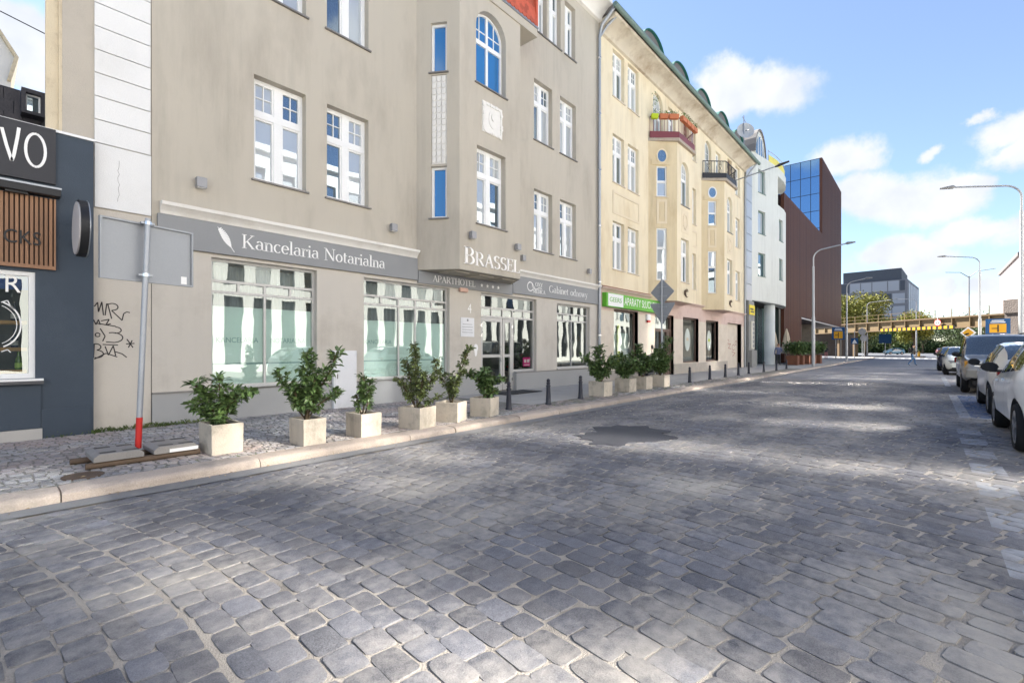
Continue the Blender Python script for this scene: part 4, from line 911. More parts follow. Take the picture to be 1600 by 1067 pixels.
w = f.build('window', M_frame, sh); MB(FS).poly((-1.03, -.07, 1.05), (.535, -.07, 1.05), (.535, -.07, 2.44), (-1.03, -.07, 2.44)).build('pane', M_shopglass, w, recalc=False)
MB(FS).box(-1.03, .535, -.085, -.078, 2.24, 2.44).build('blue_strip', mat('blue_print', (0.02, 0.06, 0.22), .5), w)
text_on('window_lettering', FS, 'R', .31, 2.20, .36, M_lett, w, d=-.068, width=.15, height=.24, ext=.001)
rb = MB(FS); ribbon(rb, arc(.20, 1.74, .26, .33, -70, 70, 16), .018, -.0685, -.067); ribbon(rb, arc(.20, 1.74, .22, .28, -70, 70, 16), .008, -.0685, -.067); ribbon(rb, [(.27, 2.05), (.33, 2.08), (.36, 2.0), (.40, 1.96)], .012, -.0685, -.067); ribbon(rb, [(.27, 1.36), (.33, 1.39), (.36, 1.35)], .012, -.0685, -.067); rb.build('round_emblem', M_lett, w)
# fascia sign, ledge lamp, slatted panel, round sign
t = thing('shop_fascia_sign', 'charcoal fascia with hand-drawn white letters ending in VO', 'sign', FS((.3, .05, 3.8)))
MB(FS).box(-3, .81, .0, .06, 3.80, 4.60).build('board', mat('charcoal_board', (0.045, 0.045, 0.05), .6, .05, 1, .05), t, bevel=.004)
lm = MB(FS); ribbon(lm, [(.27, 4.45), (.315, 4.22), (.365, 4.02), (.385, 4.10), (.42, 4.36), (.435, 4.50)], .035, .061, .066); lm.build('lettering', M_lett, t); lm = MB(FS); ribbon(lm, arc(.60, 4.235, .10, .235, 0, 360, 26), .032, .061, .066)
lm.build('lettering', M_lett, t)
t = thing('fascia_ledge', 'black projecting ledge with light bar below the charcoal fascia', 'ledge', FS((.3, .1, 3.55)))
MB(FS).box(-3, .855, .0, .20, 3.60, 3.70).build('ledge', M_black, t, bevel=.01); MB(FS).box(-3, .86, .18, .205, 3.70, 3.725).build('edge_strip', M_zinc, t); MB(FS).box(.30, .52, .06, .15, 3.57, 3.60).build('lamp_bar', M_black, t)
t = thing('slatted_sign', 'brown timber slat panel with dark letters below the ledge', 'sign', FS((.3, .05, 2.6)))
M_slat = mat('brown_slat', (0.30, 0.165, 0.095), .6, .1, 1, .15, 70, isl=.12, stretch=(6, 6, .6))
MB(FS).box(-.2, .80, .0, .02, 2.57, 3.58).build('backing', mat('slat_back', (0.06, 0.035, 0.025), .8), t); MB(FS).box(-.2, .81, .02, .065, 2.55, 2.60).build('frame_strip', M_slat, t); MB(FS).box(.79, .81, .02, .065, 2.60, 3.58).build('frame_strip', M_slat, t)
sm = MB(FS).box(0, .032, .02, .055, 2.60, 3.58).mesh('slat', M_slat)
for k in range(20):
    o = bpy.data.objects.new('slat', sm); link(o); attach(o, t); o.location = (-.19+k*.049, 0, 0)
text_on('lettering', FS, 'CKS', .285, 2.88, .26, M_black, t, d=.066, width=.37, height=.19, ext=.008)
t = thing('round_projecting_sign', 'round black sign projecting from the dark shop wall, seen edge-on', 'sign', FS((1.05, .3, 2.7)))
for nm, r_, x0, x1, m_ in (('drum', .40, .99, 1.08, M_black), ('face', .37, .972, .99, mat('pale_sign_face', (.5, .48, .48), .5)), ('rim', .405, 1.08, 1.092, M_zinc)):
    q = MB(FS); i = q.pts([(x, .52+r_*math.cos(2*math.pi*k/28), 3.12+r_*math.sin(2*math.pi*k/28)) for x in (x0, x1) for k in range(28)])
    for k in range(28): q.f.append((k, (k+1) % 28, 28+(k+1) % 28, 28+k))
    q.f.append(tuple(range(28))); q.f.append(tuple(range(28, 56))); q.build(nm, m_, t, smooth=True)
MB(FS).box(1.02, 1.05, .0, .14, 3.26, 3.30).box(1.02, 1.05, .0, .14, 2.94, 2.98).build('bracket', M_black, t)
# bottles on straw-covered shelves
M_straw = mat('straw', (0.36, 0.22, 0.10), .9, .3, 6, .6, 60)
for k, z in enumerate((1.08, 1.40, 1.78)):
    t = thing('display_shelf', ('lowest', 'middle', 'top')[k]+' straw-strewn display shelf in the dark shop window', 'shelf', FS((.3, -.3, z)), 'display shelves in the dark shop window'); MB(FS).box(-.9, .52, -.40, -.10, z-.03, z+.02).build('board', M_straw, t)
for x, z, c, lab in ((.40, 1.80, (0.03, .03, .05), 'dark bottle on the top display shelf'), (.40, 1.42, (.02, .03, .06), 'blue-black bottle on the middle display shelf'), (.44, 1.10, (.08, .16, .03), 'green-labelled bottle on the lowest display shelf')):
    t = thing('bottle', lab, 'bottle', FS((x, -.17, z)), 'bottles in the dark shop window'); p_ = FS((x, -.17, 0)); q = MB().lathe([(.035, z), (.038, z+.01), (.038, z+.13), (.03, z+.16), (.013, z+.20), (.013, z+.26)], 12, p_[:2]); q.build('bottle_glass', mat('bottle_%.2f' % c[0], c, .15, spec=.6), t, smooth=True); MB().lathe([(.0385, z+.03), (.0385, z+.10)], 12, p_[:2]).build('label_wrap', mat('label_%.2f' % c[0], (.3, .45, .1) if c[1] > .1 else (.4, .4, .4), .6), t)
# house behind the shop: slate roof with a small dormer window; white gable farther back
hs = thing('slate_roof_house', 'dark slate mansard with a small blue dormer window above the dark shop', 'house', (-1, 11.2, .1))
M_slt = mat('slate', (0.045, 0.043, 0.05), .5, .25, 3, .6, 30, stain=(.12, .10, .10), stain_amt=.5, stain_scale=2)
q = MB(); q.poly((-6, 11.0, 4.4), (.88, 11.0, 4.4), (.88, 11.25, 5.66), (-6, 11.25, 5.66)); q.poly((.88, 11.0, 4.4), (.88, 14, 4.4), (.88, 14, 5.66), (.88, 11.25, 5.66)); q.poly((-6, 11.25, 5.66), (.88, 11.25, 5.66), (.88, 14, 6.2), (-6, 14, 6.2)); q.build('mansard', M_slt, hs, recalc=False)
for k in range(6):
    for c in range(7): MB().box(-.6+c*.21+(k % 2)*.1, -.4+c*.21+(k % 2)*.1, 10.985+k*.04, 11.0+k*.042, 4.42+k*.2, 4.61+k*.2).build('slate_tile', M_slt, hs)
df = MB(); df.box(.52, .79, 10.86, 11.2, 5.18, 5.23); df.box(.52, .79, 10.86, 11.2, 5.52, 5.58); df.box(.52, .57, 10.86, 11.2, 5.23, 5.52); df.box(.74, .79, 10.86, 11.2, 5.23, 5.52); dfo = df.build('dormer_window', M_slt, hs)
MB().box(.57, .74, 10.98, 10.99, 5.23, 5.52).build('pane', M_glass, dfo); MB().box(.57, .59, 10.95, 10.98, 5.23, 5.52).box(.72, .74, 10.95, 10.98, 5.23, 5.52).box(.59, .72, 10.95, 10.98, 5.23, 5.25).box(.59, .72, 10.95, 10.98, 5.5, 5.52).build('inner_frame', M_frame, dfo)
fg = thing('white_gable_house', 'white gabled house far behind the slate roof', 'house', (0, 30, 0)); MB().slab([(-12, 0), (1.12, 0), (1.12, 13.0), (1.25, 14.2), (.2, 15.9), (-12, 20)], 30, 42).build('gable_wall', mat('distant_white', (.7, .68, .65), .9), fg)
q = MB(); q.slab([(1.12, 13.0), (1.35, 14.1), (.2, 16.1), (-12, 20.2), (-12, 20.0), (.2, 15.9), (1.22, 14.1), (1.0, 13.0)], 29.8, 42.2); q.build('roof_edge', M_cream, fg)
ow = MB(); ow.tube([(-3, 9.9, 7.0), (-.5, 9.9, 6.35), (.72, 9.95, 6.12)], .008, 5); tag(ow.build('overhead_wire', M_black), 'thin black wire crossing the sky to the beige house end', 'wire')
# ================================================================== the yellow tenement
yb = thing('yellow_tenement', 'weathered yellow tenement with two balcony-topped bays and green gutter', 'building', (26, WY, .1))
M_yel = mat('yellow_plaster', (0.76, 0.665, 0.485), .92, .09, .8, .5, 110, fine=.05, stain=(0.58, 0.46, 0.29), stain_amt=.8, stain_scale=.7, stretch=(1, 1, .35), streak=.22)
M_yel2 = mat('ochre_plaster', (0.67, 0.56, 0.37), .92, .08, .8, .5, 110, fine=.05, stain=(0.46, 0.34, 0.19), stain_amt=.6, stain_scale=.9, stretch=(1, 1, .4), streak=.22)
M_pink = mat('pink_plaster', (0.62, 0.475, 0.42), .92, .1, 1.2, .4, 100, stain=(0.42, .27, .22), stain_amt=.5, stain_scale=1.5)
M_creamw = mat('cream_wall', (0.66, 0.585, 0.49), .92, .1, 1.2, .4, 100, stain=(0.5, .42, .34), stain_amt=.6, stain_scale=1.4)
M_brick = mat('bare_brick', (0.33, 0.16, 0.11), .9, .2, 3, .6, 40)
M_browns = mat('brown_frame', (0.15, 0.10, 0.08), .5, .1, 4, .1)
Y0, Y1 = 16.42, 36.3
BA = (20.83, 21.84, 23.78, 24.8); BB = (27.75, 28.76, 30.70, 31.72)
cols = [(17.50, 18.50), (18.82, 19.84), (25.05, 25.85), (26.15, 26.9), (32.5, 33.4), (34.2, 35.2)]
yh = []
for z0, z1 in ((4.72, 6.72), (8.33, 10.35), (11.88, 13.86)):
    yh += [(a, b, z0, z1) for a, b in cols]
doors = [(21.35, 22.45, 11.3, 13.72), (28.3, 29.4, 11.3, 13.72)]
wn3 = [(23.1, 24.0, 11.88, 13.6), (30.2, 31.1, 11.88, 13.6)]
mb = MB(FG); wall_holes(mb, Y0, Y1, 3.86, 14.6, yh+doors+wn3, .2)
for d_ in doors: arch_fill(mb, d_[0], d_[1], d_[3], .2)
mb.build('upper_wall', M_yel, yb, recalc=False)
for k, h in enumerate(yh): window(yb, FG, *h, dep=.2, kind=('C' if k < 6 else 'T'), sillm=M_creamw, m=(M_frame if h[0] < 24 or k % 2 else mat('old_brown_frame', (.25, .17, .12), .7)))
for d_ in doors: window(yb, FG, *d_, dep=.2, arch=True, sill=False, split=.55)
for h in wn3: window(yb, FG, *h, dep=.2, kind='C')
gh = [(17.58, 19.76, .66, 3.05), (21.52, 23.74, .08, 3.09), (24.98, 27.26, .66, 3.10), (28.47, 30.66, .66, 3.10), (32.5, 35.5, .08, 3.10)]
mb = MB(FG); wall_holes(mb, Y0, Y1, .05, 2.96, gh, .25, d=.01)
mb.build('ground_floor_wall', M_creamw, yb, recalc=False)
mb = MB(FG); wall_holes(mb, Y0, Y1, 2.96, 3.86, [(a, b, c, min(d, 3.10)) for a, b, c, d in gh], .25, d=.01); mb.build('pink_band', M_pink, yb, recalc=False)
MB(FG).box(16.45, 21.5, .01, .035, .05, .5).box(23.75, 32.4, .01, .04, .05, .62).build('plinth', mat('grey_render', (.42, .38, .33), .9, .15, 1.2, .6, 60, stain=(.6, .5, .4), stain_amt=.6, stain_scale=2), yb)
c1 = cornice(16.45, 20.9, 3.74, .14, yb, M_pink, FG); c2 = cornice(24.7, 27.9, 3.74, .14, yb, M_pink, FG); cornice(31.6, 36.25, 3.74, .14, yb, M_pink, FG)
MB(FG).box(16.45, 20.8, .0, .14, 3.905, 3.93).build('cornice_bricks', M_brick, yb)
MB(FG).box(Y0, Y1, -12, -.4, 3.3, 14.5).build('upper_rooms', M_inner, yb); MB(FG).box(Y0, Y1, -12, -1.3, .05, 3.3).build('shop_back_wall', mat('shop_pale_wall', (.45, .45, .42), .9), yb); MB(FG).box(Y0, Y1, -1.3, -.27, 3.12, 3.3).build('shop_ceiling', M_inner, yb)
# painted panels in low relief
M_panel = mat('cream_panel', (0.71, 0.61, 0.45), .9, .08, 2, .3)
def rim_panel(fr, a0, a1, z0, z1, w=.1, d=.02, name='relief_panel', m=None):
    q = MB(fr); q.box(a0, a1, .0, d, z0, z0+w); q.box(a0, a1, .0, d, z1-w, z1); q.box(a0, a0+w, .0, d, z0+w, z1-w); q.box(a1-w, a1, .0, d, z0+w, z1-w); return q.build(name, m or M_panel, yb, bevel=.006)
rim_panel(FG, 17.5, 19.9, 7.02, 7.98)
rim_panel(FG, 25.9, 27.0, 7.05, 8.0)
def bay(B, k):
    RLb, FLb, FRb, RRb = (B[0], WY), (B[1], 8.84), (B[2], 8.84), (B[3], WY)
    fl = Fr(RLb, (B[1]-B[0], 8.84-WY)); L = math.hypot(B[1]-B[0], .96); ff = Fr(FLb, (1, 0)); frr = Fr(FRb, (B[3]-B[2], .96)); L2 = math.hypot(B[3]-B[2], .96)
    a0, a1 = .40, .90; w = B[2]-B[1]
    hl = [(a0, a1, 4.62, 7.05), (a0, a1, 8.52, 9.95)]; hf = [(w/2-.5, w/2+.5, 4.62, 6.70), (w/2-.5, w/2+.5, 8.30, 10.42)]
    mb = MB(fl); wall_holes(mb, 0, L, 3.66, 11.1, hl, .12)
    m2 = MB(ff); wall_holes(m2, 0, w, 3.66, 11.1, hf, .2); arch_fill(m2, hf[1][0], hf[1][1], 10.42, .2)
    m3 = MB(frr); m3.poly((0, 0, 3.66), (L2, 0, 3.66), (L2, 0, 11.1), (0, 0, 11.1))
    for m_ in (m3,): i = len(m2.v); m2.v += m_.v; m2.f += [tuple(i+q for q in f) for f in m_.f]
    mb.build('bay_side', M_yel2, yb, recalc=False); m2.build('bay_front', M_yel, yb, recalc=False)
    MB().prism([(B[0]+.6, 9.78), (B[1]+.3, 9.25), (B[2]-.3, 9.25), (B[3]-.6, 9.78)], 3.7, 11.0).build('bay_core', M_inner, yb)
    MB().poly((*RLb, 3.66), (*FLb, 3.66), (*FRb, 3.66), (*RRb, 3.66)).build('bay_soffit', M_pink, yb, recalc=False)
    window(yb, fl, *hl[0], dep=.1, kind='F', split=.62, fw=.06, sillm=M_creamw); window(yb, fl, *hl[1], dep=.1, kind='F', split=.5, fw=.06, sillm=M_creamw)
    window(yb, ff, *hf[0], dep=.2, kind='C', sillm=M_creamw); window(yb, ff, *hf[1], dep=.2, arch=True)
    ca = (a0+a1)/2   # oval window with raised hood
    oc = MB(fl); n = 24
    for q in range(n):
        t0, t1 = 2*math.pi*q/n, 2*math.pi*(q+1)/n
        oc.slab([(ca+.27*math.cos(t0), 10.42+.34*math.sin(t0)), (ca+.27*math.cos(t1), 10.42+.34*math.sin(t1)), (ca+.21*math.cos(t1), 10.42+.28*math.sin(t1)), (ca+.21*math.cos(t0), 10.42+.28*math.sin(t0))], .0, .03)
    o = oc.build('oval_window', M_frame if k else M_yel, yb); MB(fl).slab([(ca+.215*math.cos(2*math.pi*q/n), 10.42+.285*math.sin(2*math.pi*q/n)) for q in range(n)], .004, .010).build('pane', M_glass, o)
    MB(fl).slab([(ca-.52, 10.0), (ca+.42, 10.0), (ca+.42, 10.06), (ca+.2, 10.1), (ca-.2, 10.12), (ca-.4, 10.3), (ca-.5, 10.2)], .0, .04).build('hood_mould', M_yel2, yb)
    rim_panel(fl, a0, a1, 7.25, 8.38, .11, .02); MB(fl).box(a0+.15, a1-.15, .0, .012, 7.45, 8.18).build('relief_centre', M_yel2, yb)
    md = MB(ff); q0 = w/2; md.box(q0-.42, q0+.42, .0, .012, 7.0, 8.1)
    for q in range(18):
        t = 2*math.pi*q/18; s = .055; md.slab([(q0+.25*math.cos(t)+s*math.cos(2*math.pi*j/6), 7.55+.34*math.sin(t)+s*math.sin(2*math.pi*j/6)) for j in range(6)], .01, .035)
    md.build('wreath_relief', M_panel, yb, smooth=True)
    kn = MB(ff)   # small iron scroll below the window
    for r_ in (.10, .16, .21): kn.tube([ff((q0+.05+r_*math.cos(t*.35), .04, 4.05+r_*math.sin(t*.35))) for t in range(2, 16)], .018, 6) if False else None
    kn = MB()
    for r_, c in ((.11, -.12), (.16, .0), (.2, .12)): kn.tube([ff((q0+c+r_*.7*math.cos(t*.38), .05, 4.1+r_*math.sin(t*.38))) for t in range(1, 15)], .02, 6)
    kn.build('iron_scroll', M_iron, yb)
    # balcony slab and parapet
    ov = .14; sp = [(B[0]-.02, WY), (B[1]-.10, 8.84-ov), (B[2]+.10, 8.84-ov), (B[3]+.02, WY)]
    MB().prism(sp, 11.1, 11.24).build('balcony_slab', mat('weathered_concrete', (.42, .36, .29), .9, .2, 2, .6, 60, stain=(.25, .18, .13), stain_amt=.6, stain_scale=2), yb)
    return fl, ff, frr, sp
bA = bay(BA, 0); bB = bay(BB, 1)
M_plum = mat('plum_paint', (0.20, 0.055, 0.065), .5, .1, 3, .2); M_wrought = mat('wrought_iron', (0.035, 0.035, 0.04), .5, .1, 3, .1)
def railing(sp, m, h, z, lab, solid, scroll):
    cx = (sp[1][0]+sp[2][0])/2; t = thing('balcony_railing', lab, 'railing', (cx, sp[1][1], z))
    path = [(sp[0][0]+.06, WY-.06), (sp[1][0]+.08, sp[1][1]+.06), (sp[2][0]-.08, sp[2][1]+.06), (sp[3][0]-.06, WY-.06)]
    for k, ((xa, ya), (xb, yb_)) in enumerate(zip(path, path[1:])):
        fr = Fr((xa, ya), (xb-xa, yb_-ya)); L = math.hypot(xb-xa, yb_-ya)
        MB(fr).box(0, L, -.02, .02, z+h-.04, z+h).build('top_rail', m, t); MB(fr).box(0, L, -.012, .012, z+.06, z+.09).build('bottom_rail', m, t)
        if solid: MB(fr).box(0, L, .012, .03, z+.0, z+.30).build('apron', m, t)
        n = max(3, int(L/.16))
        bm_ = MB(fr).box(-.009, .009, -.009, .009, z+.09, z+h-.04).mesh('baluster', m)
        for q in range(n+1):
            o = bpy.data.objects.new('baluster', bm_); link(o); attach(o, t)
            o.location = (fr.e[0]*L*q/n, fr.e[1]*L*q/n, 0)
        if scroll:
            for q in range(max(1, int(L/.5))):
                a = L*(q+.5)/max(1, int(L/.5)); sc = MB()
                for sg in (-1, 1): sc.tube([fr((a+sg*.09*math.sin(u*.5), .012, z+.25+.05*u)) for u in range(0, 13)], .011, 5)
                sc.tube([fr((a+.10*math.cos(u*.6), .014, z+h-.16+.07*math.sin(u*.6))) for u in range(11)], .010, 5)
                sc.build('scroll', m, t)
    return t
railing(bA[3], M_plum, 1.0, 11.25, 'plum-red railing with flower boxes on the first bay balcony', True, False)
railing(bB[3], M_wrought, 1.0, 11.25, 'black wrought-iron scroll railing on the second bay balcony', True, True)
# flower boxes
M_terra = mat('terracotta_plastic', (0.52, 0.17, 0.075), .6, .08, 3, .1); M_lime = mat('lime_plastic', (0.45, 0.55, 0.02), .5)
M_bal = mat('balcony_leaf', (0.10, 0.17, 0.04), .6, .3, 5, 0, 30, isl=.4)
fbr = random.Random(12); sp = bA[3]
segs = [((sp[0][0]+.06, WY-.06), (sp[1][0]+.08, sp[1][1]+.06)), ((sp[1][0]+.08, sp[1][1]+.06), (sp[2][0]-.08, sp[2][1]+.06))]
for s_, u0, u1, m_, lab in ((0, .02, .26, M_lime, 'lime green flower box with a climbing plant at the wall end of the balcony'), (0, .30, .60, M_terra, 'terracotta flower box on the side rail of the balcony'), (0, .62, .97, M_terra, 'terracotta flower box at the corner of the balcony side'),
                        (1, .04, .28, M_terra, 'terracotta flower box first along the balcony front'), (1, .30, .52, M_terra, 'terracotta flower box second along the balcony front'), (1, .54, .76, M_terra, 'terracotta flower box third along the balcony front'), (1, .78, .98, M_terra, 'terracotta flower box last along the balcony front')):
    (xa, ya), (xb, yb_) = segs[s_]; fr = Fr((xa, ya), (xb-xa, yb_-ya)); L = math.hypot(xb-xa, yb_-ya)
    t = thing('flower_box', lab, 'flower box', fr((L*(u0+u1)/2, .1, 12.1)), 'flower boxes on the balcony')
    q = MB(fr); q.slab([(L*u0+.02, 12.08), (L*u1-.02, 12.08), (L*u1, 12.30), (L*u0, 12.30)], .03, .20); q.build('trough', m_, t, bevel=.01)
    lv = MB(fr)
    for _ in range(70):
        a = fbr.uniform(L*u0, L*u1); z = 12.28+abs(fbr.gauss(0, .09)); d = fbr.uniform(.03, .22); s = fbr.uniform(.03, .07)
        if m_ is M_lime: z = 12.28+fbr.uniform(0, 1.0); a = L*.15+fbr.gauss(0, .05)
        v = [fbr.uniform(-s, s) for _ in range(6)]
        lv.poly((a, d, z), (a+v[0], d+v[1], z+abs(v[2])), (a+v[3], d+v[4], z+v[5]+s))
    lv.build('foliage', M_bal, t, recalc=False)
# eaves, gutter, roof and eyebrow dormers
pf = [(0, 13.95), (.10, 13.98), (.16, 14.10), (.40, 14.26), (.72, 14.34), (.74, 14.46), (0, 14.6)]
cm = MB(FG); ln = len(pf); cm.pts([(Y0, d, z) for d, z in pf]+[(Y1, d, z) for d, z in pf])
for k in range(ln): cm.f.append((k, (k+1) % ln, ln+(k+1) % ln, ln+k))
cm.f += [tuple(range(ln)), tuple(range(ln, 2*ln))]
cm.build('eaves_cornice', mat('stained_cornice', (.60, .54, .44), .9, .15, 1, .5, 60, stain=(.28, .20, .13), stain_amt=.75, stain_scale=.9), yb, smooth=True)
M_copper = mat('green_copper', (0.16, 0.23, 0.21), .6, .15, 2, .2, 40); M_roof = mat('roof_sheet', (.18, .17, .165), .7, .15, 1, .3)
M_teal = mat('teal_copper_edge', (0.03, .15, .13), .6, .1, 3, .1)
MB().tube([(Y0-.3, 8.93, 14.52), (Y1+.4, 8.93, 14.46)], .10, 10).build('gutter', M_copper, yb, smooth=True)
MB().poly((Y0, 8.95, 14.60), (Y1+.3, 8.95, 14.58), (Y1+.3, 13.8, 19.2), (Y0, 13.8, 19.2)).poly((Y0, 8.95, 14.60), (Y0, 13.8, 19.2), (Y0, 13.8, 14.4), (Y0, 9.8, 14.4)).poly((Y0, 13.8, 19.2), (Y1+.3, 13.8, 19.2), (Y1+.3, 20, 14.4), (Y0, 20, 14.4)).poly((Y1+.3, 8.95, 14.58), (Y1+.3, 13.8, 19.2), (Y1+.3, 20, 14.4), (Y1+.3, 9.8, 14.4)).build('roof', M_roof, yb, recalc=False)
for xc in (20.6, 23.8, 27.1, 30.45, 33.6):
    q = MB(); n = 14; w = 1.1; hh = .8
    ar = [(xc+w*math.cos(math.pi*k/n), 15.05+hh*math.sin(math.pi*k/n)) for k in range(n+1)]
    q.slab(ar, 9.5, 12.2); dm = q.build('dormer', mat('dormer_face', (.16, .15, .15), .7, .2, 4, .5, 30), yb)
    e = MB()
    for k in range(n): e.slab([ar[k], ar[k+1], (xc+(ar[k+1][0]-xc)*1.05, 15.05+(ar[k+1][1]-15.05)*1.05), (xc+(ar[k][0]-xc)*1.05, 15.05+(ar[k][1]-15.05)*1.05)], 9.38, 9.62)
    e.build('dormer_edge', M_teal, dm)
MB().tube([(36.15, 9.72, .1), (36.15, 9.72, 13.4), (36.25, 9.4, 13.9), (36.35, 9.0, 14.4)], .06, 8).build('downpipe', M_zinc, yb, smooth=True)
# ------------------------------------------------------------------ shops in the yellow house
def yshop(h, label=None, low=.66):
    f = MB(FG); a0, a1, z0, z1 = h; f.box(a0, a0+.07, -.24, -.15, z0, z1); f.box(a1-.07, a1, -.24, -.15, z0, z1); f.box(a0+.07, a1-.07, -.24, -.15, z1-.07, z1); f.box(a0+.07, a1-.07, -.24, -.15, z0, z0+.07)
    w = f.build('shop_window', M_browns, yb); MB(FG).poly((a0+.07, -.2, z0+.07), (a1-.07, -.2, z0+.07), (a1-.07, -.2, z1-.07), (a0+.07, -.2, z1-.07)).build('pane', M_shopglass, w, recalc=False); return w
w = yshop(gh[0]); MB(FG).box(17.7, 18.5, -.45, -.42, .75, 1.7).box(18.95, 19.6, -.45, -.42, .9, 1.05).box(18.95, 19.6, -.45, -.42, 1.2, 1.35).build('white_board', M_cab, w)
MB(FG).box(18.62, 18.85, -.44, -.40, .75, 2.5).build('lime_strip', M_lime, w); MB(FG).box(17.65, 19.7, -.5, -.47, .73, 2.1).build('frosted_film', M_film, w)
for k in (2, 3):
    w = yshop(gh[k]); c = (gh[k][0]+gh[k][1])/2
    MB(FG).slab([(c+.38*math.cos(2*math.pi*q/20), 1.9+.62*math.sin(2*math.pi*q/20)) for q in range(20)], -.19, -.185).build('oval_emblem', mat('pale_decal', (.55, .6, .55), .6), w)
    MB(FG).slab([(c-.18, 1.85), (c+.18, 1.85), (c+.12, 2.0), (c-.1, 2.02)], -.184, -.18).build('decal_print', M_cream if k == 2 else M_lime, w)
f = MB(FG); a0, a1, z0, z1 = gh[1]; f.box(a0, a0+.12, -.25, -.12, .1, z1); f.box(a1-.12, a1, -.25, -.12, .1, z1); f.box(a0+.12, a1-.12, -.25, -.12, z1-.1, z1); f.box(a0+.12, a1-.12, -.25, -.12, 2.25, 2.4); f.box(a0+1.02, a0+1.14, -.25, -.12, .1, 2.25); f.box(a1-.5, a1-.12, -.25, -.15, .1, 2.25); f.box(a0+1.14, a1-.5, -.25, -.15, .1, .45)
w = f.build('shop_door', M_browns, yb)
for b_ in ((a0+.12, a0+1.02, .12, 2.25), (a0+1.14, a1-.5, .45, 2.25), (a0+.12, a1-.12, 2.4, z1-.1)): MB(FG).poly((b_[0], -.2, b_[2]), (b_[1], -.2, b_[2]), (b_[1], -.2, b_[3]), (b_[0], -.2, b_[3])).build('pane', M_shopglass, w, recalc=False)
# passage
MB(FG).box(32.5, 32.7, -1.2, -.25, .1, 3.1).build('passage_jamb', M_creamw, yb); MB(FG).box(33.2, 35.5, -.5, -.25, .1, 3.1).build('passage_wall', M_creamw, yb)
gg = MB(FG)
for pl in (arc(33.0, 1.9, .2, .12, 0, 300, 8), [(33.0, 1.7), (33.6, 1.75), (33.1, 1.45), (33.7, 1.4)], arc(34.2, 1.5, .3, .2, 20, 330, 9), [(33.9, 1.2), (34.6, 1.1), (34.0, .9)], arc(34.8, 1.8, .25, .15, 0, 280, 8)): ribbon(gg, [(x+.4, z) for x, z in pl], .04, -.249, -.246)
t = thing('red_graffiti', 'faded red graffiti in the passage of the yellow house', 'graffiti', FG((34, -.2, 1))); gg.build('strokes', mat('faded_red', (.4, .16, .12), .8), t)
# green shop sign
t = thing('hearing_shop_sign', 'green and white shop sign reading APARATY SŁUCHOWE', 'sign', FG((19.1, .1, 3.1)))
M_green = mat('sign_green', (0.13, 0.44, 0.04), .5, .05, 2, .03)
MB(FG).box(16.62, 21.75, .02, .22, 3.10, 3.66).build('board', M_green, t, bevel=.01); MB(FG).box(16.75, 18.0, .22, .226, 3.13, 3.63).build('white_panel', M_frame, t)
text_on('lettering', FG, 'GEERS', 16.86, 3.30, .26, M_green, t, d=.229, width=.98, height=.19, ext=.002)
text_on('lettering', FG, 'APARATY SŁUCHOWE', 18.1, 3.24, .4, M_lett, t, d=.223, width=3.5, height=.33, ext=.002)
t = thing('alarm_box', 'small red and white alarm box beside the hearing shop window', 'alarm', FG((20.7, 0, 2.7))); MB(FG).box(20.5, 20.85, .01, .12, 2.72, 3.0).build('housing', M_cab, t, bevel=.03); MB(FG).box(20.56, 20.8, .05, .125, 2.62, 2.72).build('lamp', mat('alarm_red', (.5, .04, .03), .4), t)
# satellite dish on the eaves
t = thing('satellite_dish', 'grey satellite dish with mast at the eaves of the yellow house', 'dish', (33.0, 9.0, 14.7))
q = MB(); n = 18; P = Vector((33.2, 8.9, 15.6)); ax = Vector((-.75, -.55, .2)).normalized(); u = ax.cross(Vector((0, 0, 1))).normalized(); v_ = u.cross(ax)
q.pts([P-ax*.12]); 
for rr_, dd in ((.28, -.08), (.55, .02)): q.pts([P+ax*dd+(u*math.cos(2*math.pi*k/n)+v_*math.sin(2*math.pi*k/n))*rr_ for k in range(n)])
for k in range(n): q.f.append((0, 1+k, 1+(k+1) % n)); q.f.append((1+k, 1+n+k, 1+n+(k+1) % n, 1+(k+1) % n))
q.build('reflector', mat('dish_grey', (.5, .5, .5), .5), t, smooth='all', recalc=False); MB().tube([(33.2, 9.0, 14.5), (33.2, 9.0, 16.6)], .03, 6).tube([(32.9, 9.0, 16.4), (34.2, 9.0, 16.3)], .02, 6).build('mast', M_zinc, t); MB().tube([P, P+ax*.5-v_*.35], .025, 6).build('feed_arm', M_black, t)
# street lamp arm on the facade of the yellow house
t = thing('wall_street_lamp', 'dark street lamp head on a long thin arm fixed to the yellow house', 'lamp', (34.0, WY, 12.7))
MB().tube([(34.0, 9.8, 12.75), (34.2, 7.4, 13.15)], .04, 8).build('arm', M_zinc, t); MB().tube([(34.2, 7.4, 13.15), (34.22, 7.2, 13.2), (34.28, 6.6, 13.32)], [.05, .10, .06], 8).build('lamp_head', M_black, t)
